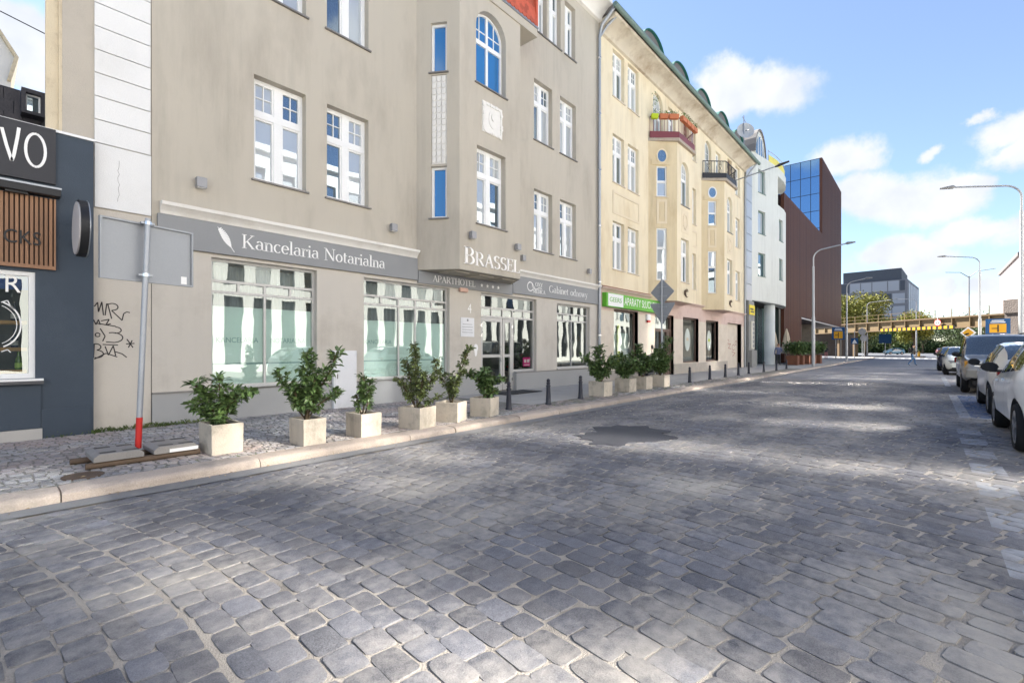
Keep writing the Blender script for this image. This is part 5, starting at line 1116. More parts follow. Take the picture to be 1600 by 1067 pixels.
# ================================================================== the white rounded office house
wb_ = thing('white_curved_house', 'white modern house with curved front raised on a round column', 'building', (42, WY, .1))
M_wht = mat('white_render', (0.64, 0.655, 0.615), .85, .04, .5, .2, 90, stain=(.52, .53, .49), stain_amt=.5, stain_scale=.5, streak=.2)
M_greenf = mat('green_grey_frame', (.12, .20, .18), .5)
plan = [(37.9, 9.75), (40.3, 9.35), (42.8, 9.05), (44.6, 9.0), (46.0, 9.12), (47.2, 9.4), (48.0, 9.8)]
ZB, ZT = 5.0, 16.0
holes = {0: [], 1: [(.35, 2.3)], 2: [], 3: [(.35, 1.35)], 4: [], 5: []}
for k in range(6):
    fr = Fr(plan[k], (plan[k+1][0]-plan[k][0], plan[k+1][1]-plan[k][1])); L = math.hypot(plan[k+1][0]-plan[k][0], plan[k+1][1]-plan[k][1])
    hs_ = []
    if k == 0: hs_ = [(1.1, 2.35, z, z+1.75) for z in (6.9, 10.1, 13.2)]
    if k == 2: hs_ = [(.35, 1.5, z, z+1.75) for z in (7.0, 10.2)]
    mb = MB(fr)
    if k in (2, 3, 4, 5):
        wall_holes(mb, 0, L, ZB, 13.0, hs_, .2)
        mb.poly((0, 0, 15.3), (L, 0, 15.3), (L, 0, ZT), (0, 0, ZT)); mb.poly((0, 0, 13.0), (L, 0, 13.0), (L, -1.2, 13.0), (0, -1.2, 13.0)); mb.poly((0, 0, 15.3), (L, 0, 15.3), (L, -1.2, 15.3), (0, -1.2, 15.3)); mb.poly((0, -1.2, 13), (L, -1.2, 13), (L, -1.2, 15.3), (0, -1.2, 15.3))
    else: wall_holes(mb, 0, L, ZB, ZT, hs_, .2)
    mb.build('front_wall', M_wht, wb_, recalc=False)
    for h in hs_: window(wb_, fr, *h, dep=.2, kind='F', m=M_greenf, fw=.08, sillm=M_greenf)
MB().prism([(p[0], p[1]) for p in plan], ZB-.02, ZB+.02).build('soffit', mat('soffit_grey', (.45, .46, .45), .8), wb_)
MB().prism([(38.0, 10.2), (40.3, 9.8), (42.8, 9.55), (42.8, 10.4), (48, 10.4), (48, 22), (38, 22)], ZB+.1, ZT-.1).build('rooms', M_inner, wb_)
MB().box(37.9, 48, 9.9, 22, ZT-.05, ZT).build('flat_roof', M_roof, wb_)
# glazed strip on the left of the front, glass shop below
M_cool = glass_mat('cool_glass', (.10, .13, .15), .30, (.9, .95, 1.0)); M_panelg = mat('silver_panel', (.46, .47, .48), .35, .1, 1, .05, 60, metal=.4)
for k in range(9): MB().box(36.4, 37.85, 9.70, 9.78, 4.9+k*1.2, 4.9+k*1.2+1.16).build('metal_panel', M_panelg, wb_)
MB().box(36.4, 37.9, 9.78, 22, .05, 15.7).build('side_block', M_inner, wb_)
MB().box(37.9, 48, 11.6, 12, .05, 5.0).build('ground_floor_back', M_inner, wb_)
for k in range(5): MB().box(38.2+k*1.95, 40.05+k*1.95, 10.9, 10.94, .15, 4.9).build('glass_panel', M_cool, wb_)
for k in range(6): MB().box(38.08+k*1.95, 38.2+k*1.95, 10.85, 11.0, .1, 4.95).build('mullion', M_greenf, wb_)
MB().box(47.2, 47.9, 9.9, 11, .1, 4.95).build('dark_pier', mat('dark_green_stone', (.03, .045, .04), .3), wb_)
MB().lathe([(.40, .1), (.40, 5.0)], 24, (43.2, 9.75)).build('column', mat('column_white', (.62, .66, .66), .6), wb_, smooth=True)
MB().box(36.45, 37.85, 9.55, 9.70, .1, 4.85).build('side_wall', mat('grey_stone', (.25, .25, .24), .6, .15, 2, .3), wb_)
MB().box(36.5, 37.8, 9.35, 9.54, .1, 1.3).build('stone_bench', mat('grey_stone', (.25, .25, .24), .6), wb_)
t = thing('yellow_shop_sign', 'yellow sign with dark print on the grey pier below the white house', 'sign', (37.1, 9.5, 3.9)); MB().box(36.5, 37.8, 9.50, 9.55, 3.85, 4.55).build('board', mat('sign_yellow', (.75, .60, .02), .5), t); MB().box(36.6, 37.4, 9.492, 9.50, 4.2, 4.32).box(36.7, 37.6, 9.492, 9.50, 4.02, 4.12).build('print_lines', M_black, t)
t = thing('menu_board', 'tall pale board with rows of pictures on the grey pier', 'board', (37.1, 9.5, 1.4)); MB().box(36.9, 37.7, 9.49, 9.55, 1.4, 3.4).build('board', mat('board_cream', (.6, .58, .5), .6), t)
for k in range(6): MB().box(37.25, 37.62, 9.484, 9.49, 1.5+k*.31, 1.74+k*.31).build('picture', M_sign, t)
# barrel dormer and yellow banner on the roof
n = 12; q = MB(); ar = [(39.6+1.5*math.cos(math.pi*k/n), 16.0+1.9*math.sin(math.pi*k/n)) for k in range(n+1)]; q.slab(ar, 9.6, 13); dm = q.build('barrel_dormer', M_wht, wb_)
e = MB()
for k in range(n): e.slab([ar[k], ar[k+1], (39.6+(ar[k+1][0]-39.6)*1.08, 16+(ar[k+1][1]-16)*1.08), (39.6+(ar[k][0]-39.6)*1.08, 16+(ar[k][1]-16)*1.08)], 9.5, 13.2)
e.build('dormer_edge', M_roof, dm); MB().slab([(39.6+1.15*math.cos(math.pi*k/n), 16.0+1.5*math.sin(math.pi*k/n)) for k in range(n+1)], 9.57, 9.6).build('pane', M_glass, dm)
for x in (39.0, 39.6, 40.2): MB().box(x-.03, x+.03, 9.54, 9.57, 16.0, 17.4).build('glazing_bar', M_frame, dm)
t = thing('roof_banner', 'yellow banner tied to the roof rail of the white house', 'banner', (43.2, 9.2, 16.1)); q = MB(); bp = [(41.2, 9.35), (42.8, 9.12), (44.6, 9.06), (45.9, 9.2)]
for (xa, ya), (xb, yb_) in zip(bp, bp[1:]): fr = Fr((xa, ya), (xb-xa, yb_-ya)); q2 = MB(fr).box(0, math.hypot(xb-xa, yb_-ya), -.01, .01, 16.05, 16.6); i = len(q.v); q.v += q2.v; q.f += [tuple(i+k for k in f) for f in q2.f]
q.build('cloth', mat('banner_yellow', (.70, .62, .16), .7), t); MB().tube([(41.2, 9.4, 16), (41.2, 9.4, 16.95), (42.8, 9.2, 16.95), (44.6, 9.12, 16.95), (46, 9.25, 16.95)], .025, 6).build('rail', M_zinc, t)

# ================================================================== the maroon slatted building
mr_ = thing('maroon_building', 'maroon slat-clad office block with a taller blue glass tower', 'building', (68, WY, .1))
M_mar = mat('maroon_metal', (0.105, 0.040, 0.024), .5, .12, .6, .05, 40, isl=.18)
M_marb = mat('maroon_back', (0.022, 0.009, 0.009), .7)
MX0, MX1, MXT = 48.35, 86.0, 68.9
MB().box(MX0, MXT, 10.05, 26, 4.7, 15.4).build('low_block', M_marb, mr_); MB().box(MXT+.12, MX1-.1, 10.05, 26, 4.7, 24.8).build('tower_block', M_marb, mr_); MB().box(MX0, 56.2, 10.05, 26, .05, 4.7).build('base_block', M_marb, mr_)
MB().box(56.2, MX1, 9.75, 26, 4.55, 4.7).build('soffit', mat('soffit_dark', (.10, .08, .08), .7), mr_); MB().box(56.2, MX1, 9.72, 9.78, 4.5, 4.62).build('soffit_edge', M_panelg, mr_)
def slat(x, z0, z1, y=9.78, y2=10.0, w=.12): return x, z0, z1
sl = {}
k = 0; x = MX0
while x < MX1:
    z0 = .15 if x < 56.2 else 4.72; z1 = 15.5 if x < MXT else 24.9
    key = (z0, z1)
    if key not in sl: sl[key] = MB().box(0, .19, 9.70, 10.0, z0, z1).mesh('slat', M_mar)
    o = bpy.data.objects.new('slat', sl[key]); link(o); attach(o, mr_); o.location = (x, 0, 0); x += .44
# glass face of the tower, looking down the street
gf = Fr((MXT, 22.0), (0, -1)); M_tglass = glass_mat('tower_glass', (.005, .02, .06), .55, (.35, .62, .95))
for r_ in range(5):
    for c in range(11):
        a0 = .1+c*1.1; z0 = 14.2+r_*2.14; MB(gf).poly((a0, .0, z0), (a0+1.04, .0, z0), (a0+1.04, .0, z0+2.08), (a0, .0, z0+2.08)).build('glass_panel', M_tglass, mr_, recalc=False)
fm_ = MB(gf)
for c in range(12): fm_.box(.04+c*1.1, .1+c*1.1, -.06, .03, 14, 24.9)
for r_ in range(6): fm_.box(0, 12.2, -.06, .025, 14.14+r_*2.14, 14.2+r_*2.14)
fm_.build('glazing_bars', mat('dark_frame', (.03, .04, .06), .4), mr_); MB(gf).box(0, 12.2, -.12, -.08, 14, 24.9).build('tower_back', M_marb, mr_)
MB(gf).box(12.0, 12.25, .0, .05, 15.5, 24.9).build('corner_cladding', M_mar, mr_)
for x in (58, 66, 75): MB().lathe([(.3, .1), (.3, 4.55)], 12, (x, 12.5)).build('column', M_wht, mr_)
MB().box(70, 71.2, 11, 26, .05, 4.5).build('stone_wall', mat('rubble_stone', (.22, .19, .16), .9, .3, 2, 1.0, 8, dist=.1), mr_)

# ================================================================== far side of the street, seen in the shop windows
ob = thing('white_office_row', 'white pilastered office row with dark windows reflected in the shop glass', 'building', (20, -9.4, .1))
FO = Fr((0, -9.4), (-1, 0))
M_opp = mat('opposite_white', (0.80, 0.79, 0.77), .85, .05, .5, .2, 60)
oh = []
nwin = 62
for r_, (z0, z1) in enumerate(((.5, 4.3), (5.0, 8.3), (9.0, 12.0))):
    for k in range(nwin): a = -70+k*1.46; oh.append((a, a+.86, z0, z1))
mb = MB(FO); wall_holes(mb, -72, 22, .05, 13.3, oh, .25); mb.build('wall', M_opp, ob, recalc=False)
M_og = glass_mat('opposite_glass', (.02, .025, .03), .10, (.9, .95, 1)); M_osun = glass_mat('sun_throw_glass', (.02, .025, .03), .50, (1, 1, 1), rough=.12)
M_oblind = glass_mat('blind_glass', (.42, .43, .43), .10, (.9, .95, 1)); orr = random.Random(40)     # some unseen panes made mirror-like and tilted to throw patches of sunlight onto the street
for h in oh:
    z0, z1 = h[2], h[3]; w = h[1]-h[0]; tilt = R(orr.uniform(1, 11)) if (orr.random() < .75 and z0 > 4) else 0.0; yaw = orr.uniform(-.04, .04); dd = (z1-z0)*math.tan(tilt)/2
    on = z0 > 4 and orr.random() < .52+.5*mnoise.noise((h[0]*.35, z0, 2.0))
    if -13 < h[0] < -1 and z0 > 4: tilt = R(orr.uniform(3.5, 9) if z0 > 8 else orr.uniform(6, 11)); dd = (z1-z0)*math.tan(tilt)/2; on = orr.random() < .7  # tilt and share of bright panes set here so sun patches reach the near road
    MB(FO).poly((h[0]+.02, -.12-yaw*w+dd, z0+.02), (h[1]-.02, -.12+yaw*w+dd, z0+.02), (h[1]-.02, -.12+yaw*w-dd, z1-.02), (h[0]+.02, -.12-yaw*w-dd, z1-.02)).build('window_pane', M_osun if on else (M_og if z0 < 4 else M_oblind), ob, recalc=False)
MB(FO).box(-72, 22, -10, -.7, .05, 13.2).build('rooms', M_inner, ob); MB(FO).box(-72, 22, .0, .25, 13.0, 13.35).build('eaves', M_opp, ob)
# ================================================================== railway bridge over the street
br_ = thing('railway_bridge', 'brown steel plate-girder railway bridge crossing the street', 'bridge', (96, 2, 0))
BAx = Vector((104.7, 10.7)); BD = Vector((88.3-104.7, -6-10.7)).normalized()
FB = Fr((BAx.x, BAx.y), (BD.x, BD.y))       # along the near girder; d towards the camera side
if FB.n[0] > 0: FB.n = (-FB.n[0], -FB.n[1])
M_gird = mat('rusty_girder', (0.20, 0.145, 0.078), .75, .18, .5, .3, 30, stain=(.13, .085, .05), stain_amt=.6, stain_scale=.5)
M_gdark = mat('girder_flange', (0.16, 0.11, 0.065), .8, .15, .6, .3)
A0, A1 = -24.0, 25.6
MB(FB).box(A0, A1, -.15, 0, 4.45, 5.75).build('girder', M_gird, br_); MB(FB).box(A0, A1, -.2, .28, 5.75, 5.95).build('top_flange', M_gdark, br_); MB(FB).box(A0, A1, -.2, .25, 4.3, 4.45).build('bottom_flange', M_gdark, br_); MB(FB).box(A0, A1, -8, -.2, 5.0, 5.8).build('deck', M_gdark, br_)
sm = MB(FB).box(-.05, .05, 0, .24, 4.45, 5.75).mesh('stiffener', M_gird); pm_ = MB(FB).box(-.04, .04, .18, .26, 5.95, 7.05).mesh('rail_post', M_gird)
for k in range(20):
    for me, nm in ((sm, 'stiffener'), (pm_, 'rail_post')):
        o = bpy.data.objects.new(nm, me); link(o); attach(o, br_); s = A0+1.2+k*2.45; o.location = (BD.x*s, BD.y*s, 0)
for z in (6.4, 7.02): MB(FB).box(A0, A1, .19, .25, z, z+.045).build('handrail', M_gird, br_)
M_yelw = mat('warning_yellow', (.62, .34, .03), .5)
MB(FB).box(6.9, 19.3, .26, .28, 4.22, 4.75).build('warning_band', M_black, br_)
ym = MB(FB).box(-.24, .24, .285, .30, 4.28, 4.70).mesh('warning_square', M_yelw)
for k in range(15):
    o = bpy.data.objects.new('warning_square', ym); link(o); attach(o, br_); s = 7.35+k*.82; o.location = (BD.x*s, BD.y*s, 0)
t = thing('height_sign', 'round white sign with red rim hung on the bridge girder', 'sign', FB((16.9, .35, 4.9)))
MB(FB).slab([(16.9+.5*math.cos(2*math.pi*k/20), 5.2+.5*math.sin(2*math.pi*k/20)) for k in range(20)], .31, .34).build('rim', mat('sign_red', (.6, .03, .03), .5), t); MB(FB).slab([(16.9+.42*math.cos(2*math.pi*k/20), 5.2+.38*math.sin(2*math.pi*k/20)) for k in range(20)], .34, .35).build('face', M_frame, t); MB(FB).box(16.87, 16.93, .3, .33, 5.7, 7.2).build('hanger', M_frame, t)
MB(FB).box(16.7, 16.85, .351, .356, 5.05, 5.35).box(16.95, 17.1, .351, .356, 5.05, 5.35).build('figures', M_black, t)
M_masn = mat('dark_masonry', (.14, .12, .11), .9, .3, .5, .8, 6, dist=.1)
MB(FB).box(25.7, 45, -8, .4, 0, 5.9).build('abutment', M_masn, br_); MB(FB).box(25.7, 45, -.2, .6, 5.9, 7.6).build('parapet', M_masn, br_); MB(FB).box(-26, -8.5, -8, .1, 0, 4.3).build('abutment', M_masn, br_)
for s in (-3.5, .2, 22.5): MB(FB).box(s, s+.5, -1.2, -.6, 0, 4.4).build('pier', M_gdark, br_)

# ================================================================== distant buildings
fb_ = thing('grey_far_office', 'grey panelled office block with dark roof storey beyond the bridge', 'building', (235, 25, 0))
M_fo = mat('office_grey', (.20, .20, .22), .8, .1, .1, 0); M_fol = mat('office_pale', (.36, .37, .41), .8, .05, .1, 0); M_fod = mat('office_dark', (.075, .085, .105), .7)
MB().prism([(220, 5.3), (222, 60), (260, 60), (256, 2.6)], 0, 26.3).build('body', M_fo, fb_); MB().prism([(221, 7), (222.5, 24.5), (250, 24), (247, 6)], 26.3, 30.6).build('roof_storey', M_fod, fb_)
ff = Fr((222, 60), (-2, -54.7)); fr3 = random.Random(17)
for r_ in range(5):
    x = 34.5
    while x < 53.5:
        w = fr3.choice((2.2, 3.4, 4.6)); MB(ff).box(x, min(x+w-.3, 54), .0, .12, 4+r_*4.6, 7.6+r_*4.6).build('facade_panel', M_fol if fr3.random() < .6 else M_fod, fb_); x += w
fs = Fr((220, 5.3), (36, -2.7))
for c in range(5): MB(fs).box(3+c*6.5, 7.2+c*6.5, .0, .12, 3, 25.2).build('side_bay', mat('pale_frame', (.55, .57, .60), .7), fb_)
pb = thing('pale_far_house', 'pale pinkish house beyond the dark bridge abutment', 'building', (130, -20, 0)); MB().box(120, 150, -40, -12.1, 0, 17.6).build('wall', mat('pale_pink', (.66, .56, .54), .9), pb); MB().box(119.6, 150.4, -40.4, -11.8, 17.6, 18.2).build('roof', M_roof, pb)
for r_ in range(4):
    for c in range(8): MB().box(119.9, 120, -14.6-c*3, -13.3-c*3, 3+r_*3.7, 5.2+r_*3.7).build('window', M_glass, pb)

# ================================================================== trees
M_bark = mat('bark', (.09, .065, .045), .95, .2, 3, .8, 20)
def leafmat(name, c, c2):
    m = mat(name, c, .6, .25, .25, 0, 30, isl=.35, stain=c2, stain_amt=.9, stain_scale=.35, spec=.2)
    return m
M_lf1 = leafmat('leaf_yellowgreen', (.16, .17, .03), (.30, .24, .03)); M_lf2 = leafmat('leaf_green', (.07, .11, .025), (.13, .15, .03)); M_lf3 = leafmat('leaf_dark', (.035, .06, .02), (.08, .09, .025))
def tree(x, y, h, w, m, label, seed, n=7000, ls=.5):
    r = random.Random(seed); t = thing('street_tree', label, 'tree', (x, y, 0), 'trees beyond the bridge')
    tr = MB(); th = h*.35
    tr.tube([(x, y, -.1), (x+.1, y, th*.5), (x+.2*r.uniform(-1, 1), y, th), (x, y, h*.62)], [.028*h, .022*h, .018*h, .008*h], 8)
    cl = []
    for k in range(13):
        a = r.uniform(0, 6.28); q = math.sqrt(r.random())*w*.36; z = h*r.uniform(.38, .86); f = 1-abs(z/h-.6)*1.1
        c = Vector((x+q*f*math.cos(a), y+q*f*math.sin(a), z)); cl.append((c, w*r.uniform(.15, .25))); tr.tube([(x, y, th*.9), tuple((Vector((x, y, th))+c)/2+Vector((0, 0, .3))), tuple(c)], [.012*h, .008*h, .003*h], 5)
    tr.build('trunk', M_bark, t, smooth=True)
    lv = MB()
    for k in range(n):
        c, rad = cl[k % 13]; d = Vector((r.gauss(0, 1), r.gauss(0, 1), r.gauss(0, .8))).normalized()*rad*(r.random()**.45)*1.15; p = c+d
        u = Vector((r.gauss(0, 1), r.gauss(0, 1), r.gauss(0, 1))).normalized(); v = u.cross(Vector((r.gauss(0, 1), r.gauss(0, 1), r.gauss(0, 1)))).normalized(); s = ls*r.uniform(.5, 1.1)
        lv.poly(p-u*s*.5, p+v*s*.3, p+u*s*.5, p-v*s*.3)
    lv.build('crown', m, t, recalc=False)
tree(122, 14.2, 15.2, 11, M_lf1, 'broad yellow-green tree tight beside the maroon tower', 1)
tree(128, 10.0, 13.4, 9.5, M_lf1, 'yellow tree in front of the grey office', 2)
tree(150, 2.4, 10.8, 8, M_lf1, 'green tree above the middle of the bridge', 4)
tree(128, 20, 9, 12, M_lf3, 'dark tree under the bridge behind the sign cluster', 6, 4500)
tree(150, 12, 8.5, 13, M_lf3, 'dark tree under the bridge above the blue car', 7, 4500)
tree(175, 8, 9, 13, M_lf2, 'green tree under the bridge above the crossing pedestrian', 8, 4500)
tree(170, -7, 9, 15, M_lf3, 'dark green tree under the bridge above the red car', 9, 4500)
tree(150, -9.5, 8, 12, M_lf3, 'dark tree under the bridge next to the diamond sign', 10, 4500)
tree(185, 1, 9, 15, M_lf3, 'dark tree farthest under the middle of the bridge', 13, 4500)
gv = MB(); hr = random.Random(31)
for _ in range(9000):
    p = Vector((200+hr.uniform(-5, 5), hr.uniform(-60, 40), 0)); p.z = hr.random()**.8*(4.6+2*mnoise.noise((p.y*.15, 0, 0))); u = Vector((hr.gauss(0, 1), hr.gauss(0, 1), hr.gauss(0, 1))).normalized()*.7; v = u.cross(Vector((hr.gauss(0, 1), hr.gauss(0, 1), hr.gauss(0, 1)))).normalized()*.5
    gv.poly(p-u, p+v, p+u, p-v)
tag(gv.build('far_planting', M_lf3, recalc=False), 'dark line of distant planting closing the street', 'planting', kind='stuff')

# ================================================================== street lamps
M_lpole = mat('lamp_pole_grey', (.42, .43, .44), .45, .08, 2, .05, 60, metal=.4)
def street_lamp(x, y, h, tipy, tipz, lab, r0=.085):
    t = thing('street_lamp', lab, 'street lamp', (x, y, .1), 'arched street lamps'); s = 1 if tipy > y else -1; L = abs(tipy-y)
    MB().lathe([(r0*1.35, .1), (r0*1.35, h*.42), (r0, h*.43), (r0*.85, h*.86)], 10, (x, y)).build('pole', M_lpole, t, smooth=True)
    rad = .75; pts = [(x, y, h*.84)]+[(x, y+s*(rad-rad*math.cos(R(a))), h-rad*.9+rad*.9*math.sin(R(a))) for a in range(0, 80, 12)]
    pts += [(x, y+s*(L-.55), tipz-.02)]
    MB().tube(pts, r0*.55, 8).build('arm', M_lpole, t, smooth=True)
    MB().tube([(x, y+s*(L-.6), tipz-.02), (x, y+s*(L-.5), tipz), (x, tipy, tipz+.02)], [.05, .11, .05], 8).build('lamp_head', M_sign, t, smooth=True)
street_lamp(34.2, -3.5, 9.6, -.5, 9.95, 'tall arched lamp rising behind the silver car')
street_lamp(58.9, -3.5, 9.6, -.7, 9.9, 'arched lamp over the white hatchback')
street_lamp(42.1, 6.5, 8.9, 3.9, 9.1, 'arched lamp before the maroon facade')
street_lamp(61.8, 6.5, 8.6, 4.3, 8.8, 'smaller arched lamp beside the left blue direction sign')
street_lamp(112, 8.6, 10.2, 5.0, 10.4, 'distant arched lamp in front of the yellow tree')
street_lamp(120, 1.6, 11.0, 5.0, 11.2, 'distant arched lamp behind the middle of the bridge')
t = thing('twin_street_lamp', 'twin-armed lamp standing on the bridge', 'street lamp', (105, -5.0, 6)); MB().tube([(105, -5, 5.8), (105, -5, 13.0)], .1, 8).build('pole', M_lpole, t); MB().tube([(105, -2.2, 13.9), (105, -4, 13.7), (105, -5, 12.8)], .07, 6).tube([(105, -8, 13.9), (105, -6, 13.7), (105, -5, 12.8)], .07, 6).build('arms', M_lpole, t)
# ================================================================== signs near the bridge
M_sblue = mat('sign_blue', (.012, .075, .21), .5); M_syel = mat('sign_orange', (.66, .34, .02), .5)
def info_sign(x, y, w, h, zc, lab):
    t = thing('direction_sign', lab, 'sign', (x, y, .1)); f = Fr((x, y+w/2), (0, -1))
    MB(f).box(0, w, -.02, .02, zc-h/2, zc+h/2).build('board', M_sblue, t); MB(f).box(w*.16, w*.84, .022, .03, zc-h*.42, zc+h*.16).build('yellow_field', M_syel, t)
    MB(f).box(w*.48, w*.54, .031, .036, zc-h*.38, zc+h*.1).box(w*.25, w*.48, .031, .036, zc-h*.16, zc-h*.11).build('map_lines', M_black, t)
    for k in range(2): MB(f).box(w*(.2+.05*k), w*(.8-.05*k), .022, .028, zc+h*(.24+.11*k), zc+h*(.29+.11*k)).build('print_line', M_frame, t)
    for a in (.3, .7): MB().tube([f((w*a, -.05, .1)), f((w*a, -.05, zc+h/2))], .035, 6).build('post', M_lpole, t)
info_sign(72, 8.44, 1.35, 1.55, 3.35, 'blue direction sign with yellow map beside the stone bridge pier')
info_sign(60, -4.7, 1.55, 1.35, 3.4, 'blue direction sign with yellow map above the parked SUV')
t = thing('priority_sign', 'yellow diamond priority sign with white border behind the parked SUV', 'sign', (55, -2.57, .1)); f = Fr((55, -2.57), (0, -1))
for nm, s, d, m_ in (('border', .5, 0, M_frame), ('face', .36, .012, M_syel)): MB(f).slab([(s, 2.75), (0, 2.75+s), (-s, 2.75), (0, 2.75-s)], d, d+.012).build(nm, m_, t)
MB().tube([(55.03, -2.57, .1), (55.03, -2.57, 3.1)], .035, 6).build('post', M_lpole, t); MB(f).box(-.3, .3, 0, .015, 1.75, 2.2).build('plate', M_frame, t)
t = thing('crossing_sign', 'blue square pedestrian crossing sign under the bridge edge', 'sign', (84, 7.9, .1)); f = Fr((84, 7.9), (0, -1)); MB(f).box(-.42, .42, 0, .02, 2.1, 2.95).build('board', M_sblue, t); MB(f).slab([(-.3, 2.2), (.3, 2.2), (0, 2.8)], .021, .026).build('white_triangle', M_frame, t); MB().tube([(84.03, 7.9, .1), (84.03, 7.9, 4)], .04, 6).build('post', M_lpole, t)
for x, y, z, lab in ((88, 7.1, 3.0, 'round grey sign back lower of the pair before the bridge'), (88.1, 7.35, 4.0, 'round grey sign back upper of the pair before the bridge')):
    t = thing('round_sign', lab, 'sign', (x, y, .1)); f = Fr((x, y), (0, -1)); MB(f).slab([(.5*math.cos(2*math.pi*k/18), z+.5*math.sin(2*math.pi*k/18)) for k in range(18)], 0, .02).build('disc', M_lampbox, t); MB().tube([(x+.04, y, .1), (x+.04, y, z+.6)], .04, 6).build('post', M_lpole, t)
t = thing('blue_panel_sign', 'plain blue panel sign beyond the underpass', 'sign', (110, 5.9, .1)); MB().box(110, 110.05, 4.9, 6.7, 2.4, 4.1).build('board', M_sblue, t); MB().tube([(110.1, 5.8, .1), (110.1, 5.8, 4.2)], .06, 6).build('post', M_lpole, t)
isl = thing('traffic_island', 'low traffic island with yellow marker under the bridge', 'island', (100, .9, 0)); MB().prism([(97, .2), (103, .2), (103, 1.8), (97, 1.8)], 0, .18).build('kerb_block', M_kerb, isl); MB().lathe([(.16, .18), (.2, .5), (.16, .95), (.05, 1.0)], 10, (97.8, 1.0)).build('yellow_marker', M_yelw, isl)
# ================================================================== sign on a portable base (its back is seen)
M_sback = mat('sign_back_grey', (.30, .315, .335), .45, .06, 1.5, .05, 60, metal=.3); M_red = mat('red_paint', (.55, .03, .025), .5, .1, 3, .1)
M_galv = mat('galvanised', (.36, .38, .41), .45, .1, 5, .1, 60, metal=.4)
rs = thing('portable_road_sign', 'grey back of a wide road sign on a pole with red foot', 'sign', (1.36, 7.36, .2))
px_, py_ = 1.36, 7.36; fs = Fr((1.0, 7.30), (.98, .20)); 
MB(fs).box(.0, 1.02, -.075, -.06, 2.24, 2.98).build('board', M_sback, rs); q = MB(fs)
for b_ in ((0, 1.02, 2.24, 2.262), (0, 1.02, 2.958, 2.98), (0, .022, 2.262, 2.958), (.998, 1.02, 2.262, 2.958)): q.box(b_[0], b_[1], -.059, -.03, b_[2], b_[3])
q.build('rim', M_sback, rs); MB(fs).box(.88, .95, -.0595, -.0575, 2.27, 2.37).build('sticker', M_frame, rs)
topx, topy = 1.455, 7.34
def pl(z): s = (z-.2)/2.85; return (px_+(topx-px_)*s, py_+(topy-py_)*s, z)
MB().tube([pl(.17), pl(.55)], .034, 12).build('red_foot', M_red, rs, smooth=True); MB().tube([pl(.55), pl(3.03)], .032, 12).build('pole', M_galv, rs, smooth=True)
for z in (2.32, 2.97):
    p_ = pl(z); MB().lathe([(.042, z-.02), (.042, z+.02)], 10, p_[:2]).build('clamp', M_chrome, rs); MB().box(p_[0]-.07, p_[0]+.07, p_[1]-.01, p_[1]+.05, z-.012, z+.012).build('clamp_bar', M_galv, rs)
M_rec = mat('grey_recycled_rubber', (.27, .255, .24), .9, .18, 4, .7, 70, fine=.12)
def base_block(x0, lab, white):
    t = thing('base_block', lab, 'base block', (x0+.24, 7.0, .17), 'weight blocks of the portable sign'); y0, y1 = 6.73, 7.28; z0 = .172
    q = MB(); prof = [(x0, z0), (x0+.44, z0), (x0+.44, z0+.05), (x0+.39, z0+.085), (x0+.05, z0+.085), (x0, z0+.05)]
    q.slab(prof, y0, y1); q.build('block', M_rec, t, bevel=.008)
    for (a, b) in ((.06, .20), (.26, .40)):
        for (c, d) in ((6.79, 6.86), (7.15, 7.22)): MB().box(x0+a, x0+b, c, d, z0+.082, z0+.088).build('hand_hole', M_black, t)
    if white: MB().box(x0+.15, x0+.44, y0-.003, y0+.0, z0+.006, z0+.046).build('white_strip', M_frame, t)
base_block(.86, 'grey rubber sign base block beside the manhole cover', False); base_block(1.39, 'grey rubber sign base block with a white strip', True)
for y, a, b, lab in ((6.78, .80, 1.86, 'rusty pipe nearest the kerb under the sign base blocks'), (7.2, .72, 1.84, 'rusty pipe nearest the wall under the sign base blocks')):
    t = thing('support_pipe', lab, 'pipe', (1.3, y, .1)); MB().tube([(a, y, .137), (b, y, .137)], .034, 10).build('pipe', M_iron, t, smooth=True)
# ================================================================== second sign post
t = thing('priority_sign_post', 'grey backs of a diamond and a triangle sign on one post', 'sign', (16.8, 7.36, .1)); f = Fr((16.8, 7.36+.0), (0, -1))
MB().tube([(16.76, 7.36, .1), (16.76, 7.36, 4.0)], .03, 10).build('post', M_galv, t, smooth=True)
MB(f).slab([(.44, 3.52), (.03, 3.95), (-.03, 3.95), (-.44, 3.52), (-.44, 3.48), (-.03, 3.06), (.03, 3.06), (.44, 3.48)], -.03, -.01).build('diamond_plate', M_sback, t); MB(f).slab([(-.46, 3.09), (.46, 3.09), (.47, 3.03), (.04, 2.33), (-.04, 2.33), (-.47, 3.03)], -.03, -.01).build('triangle_plate', M_sback, t)
for z in (3.35, 3.68, 2.6, 2.95): MB(f).box(-.16, .16, -.01, .015, z-.015, z+.015).build('clamp_bar', M_galv, t)
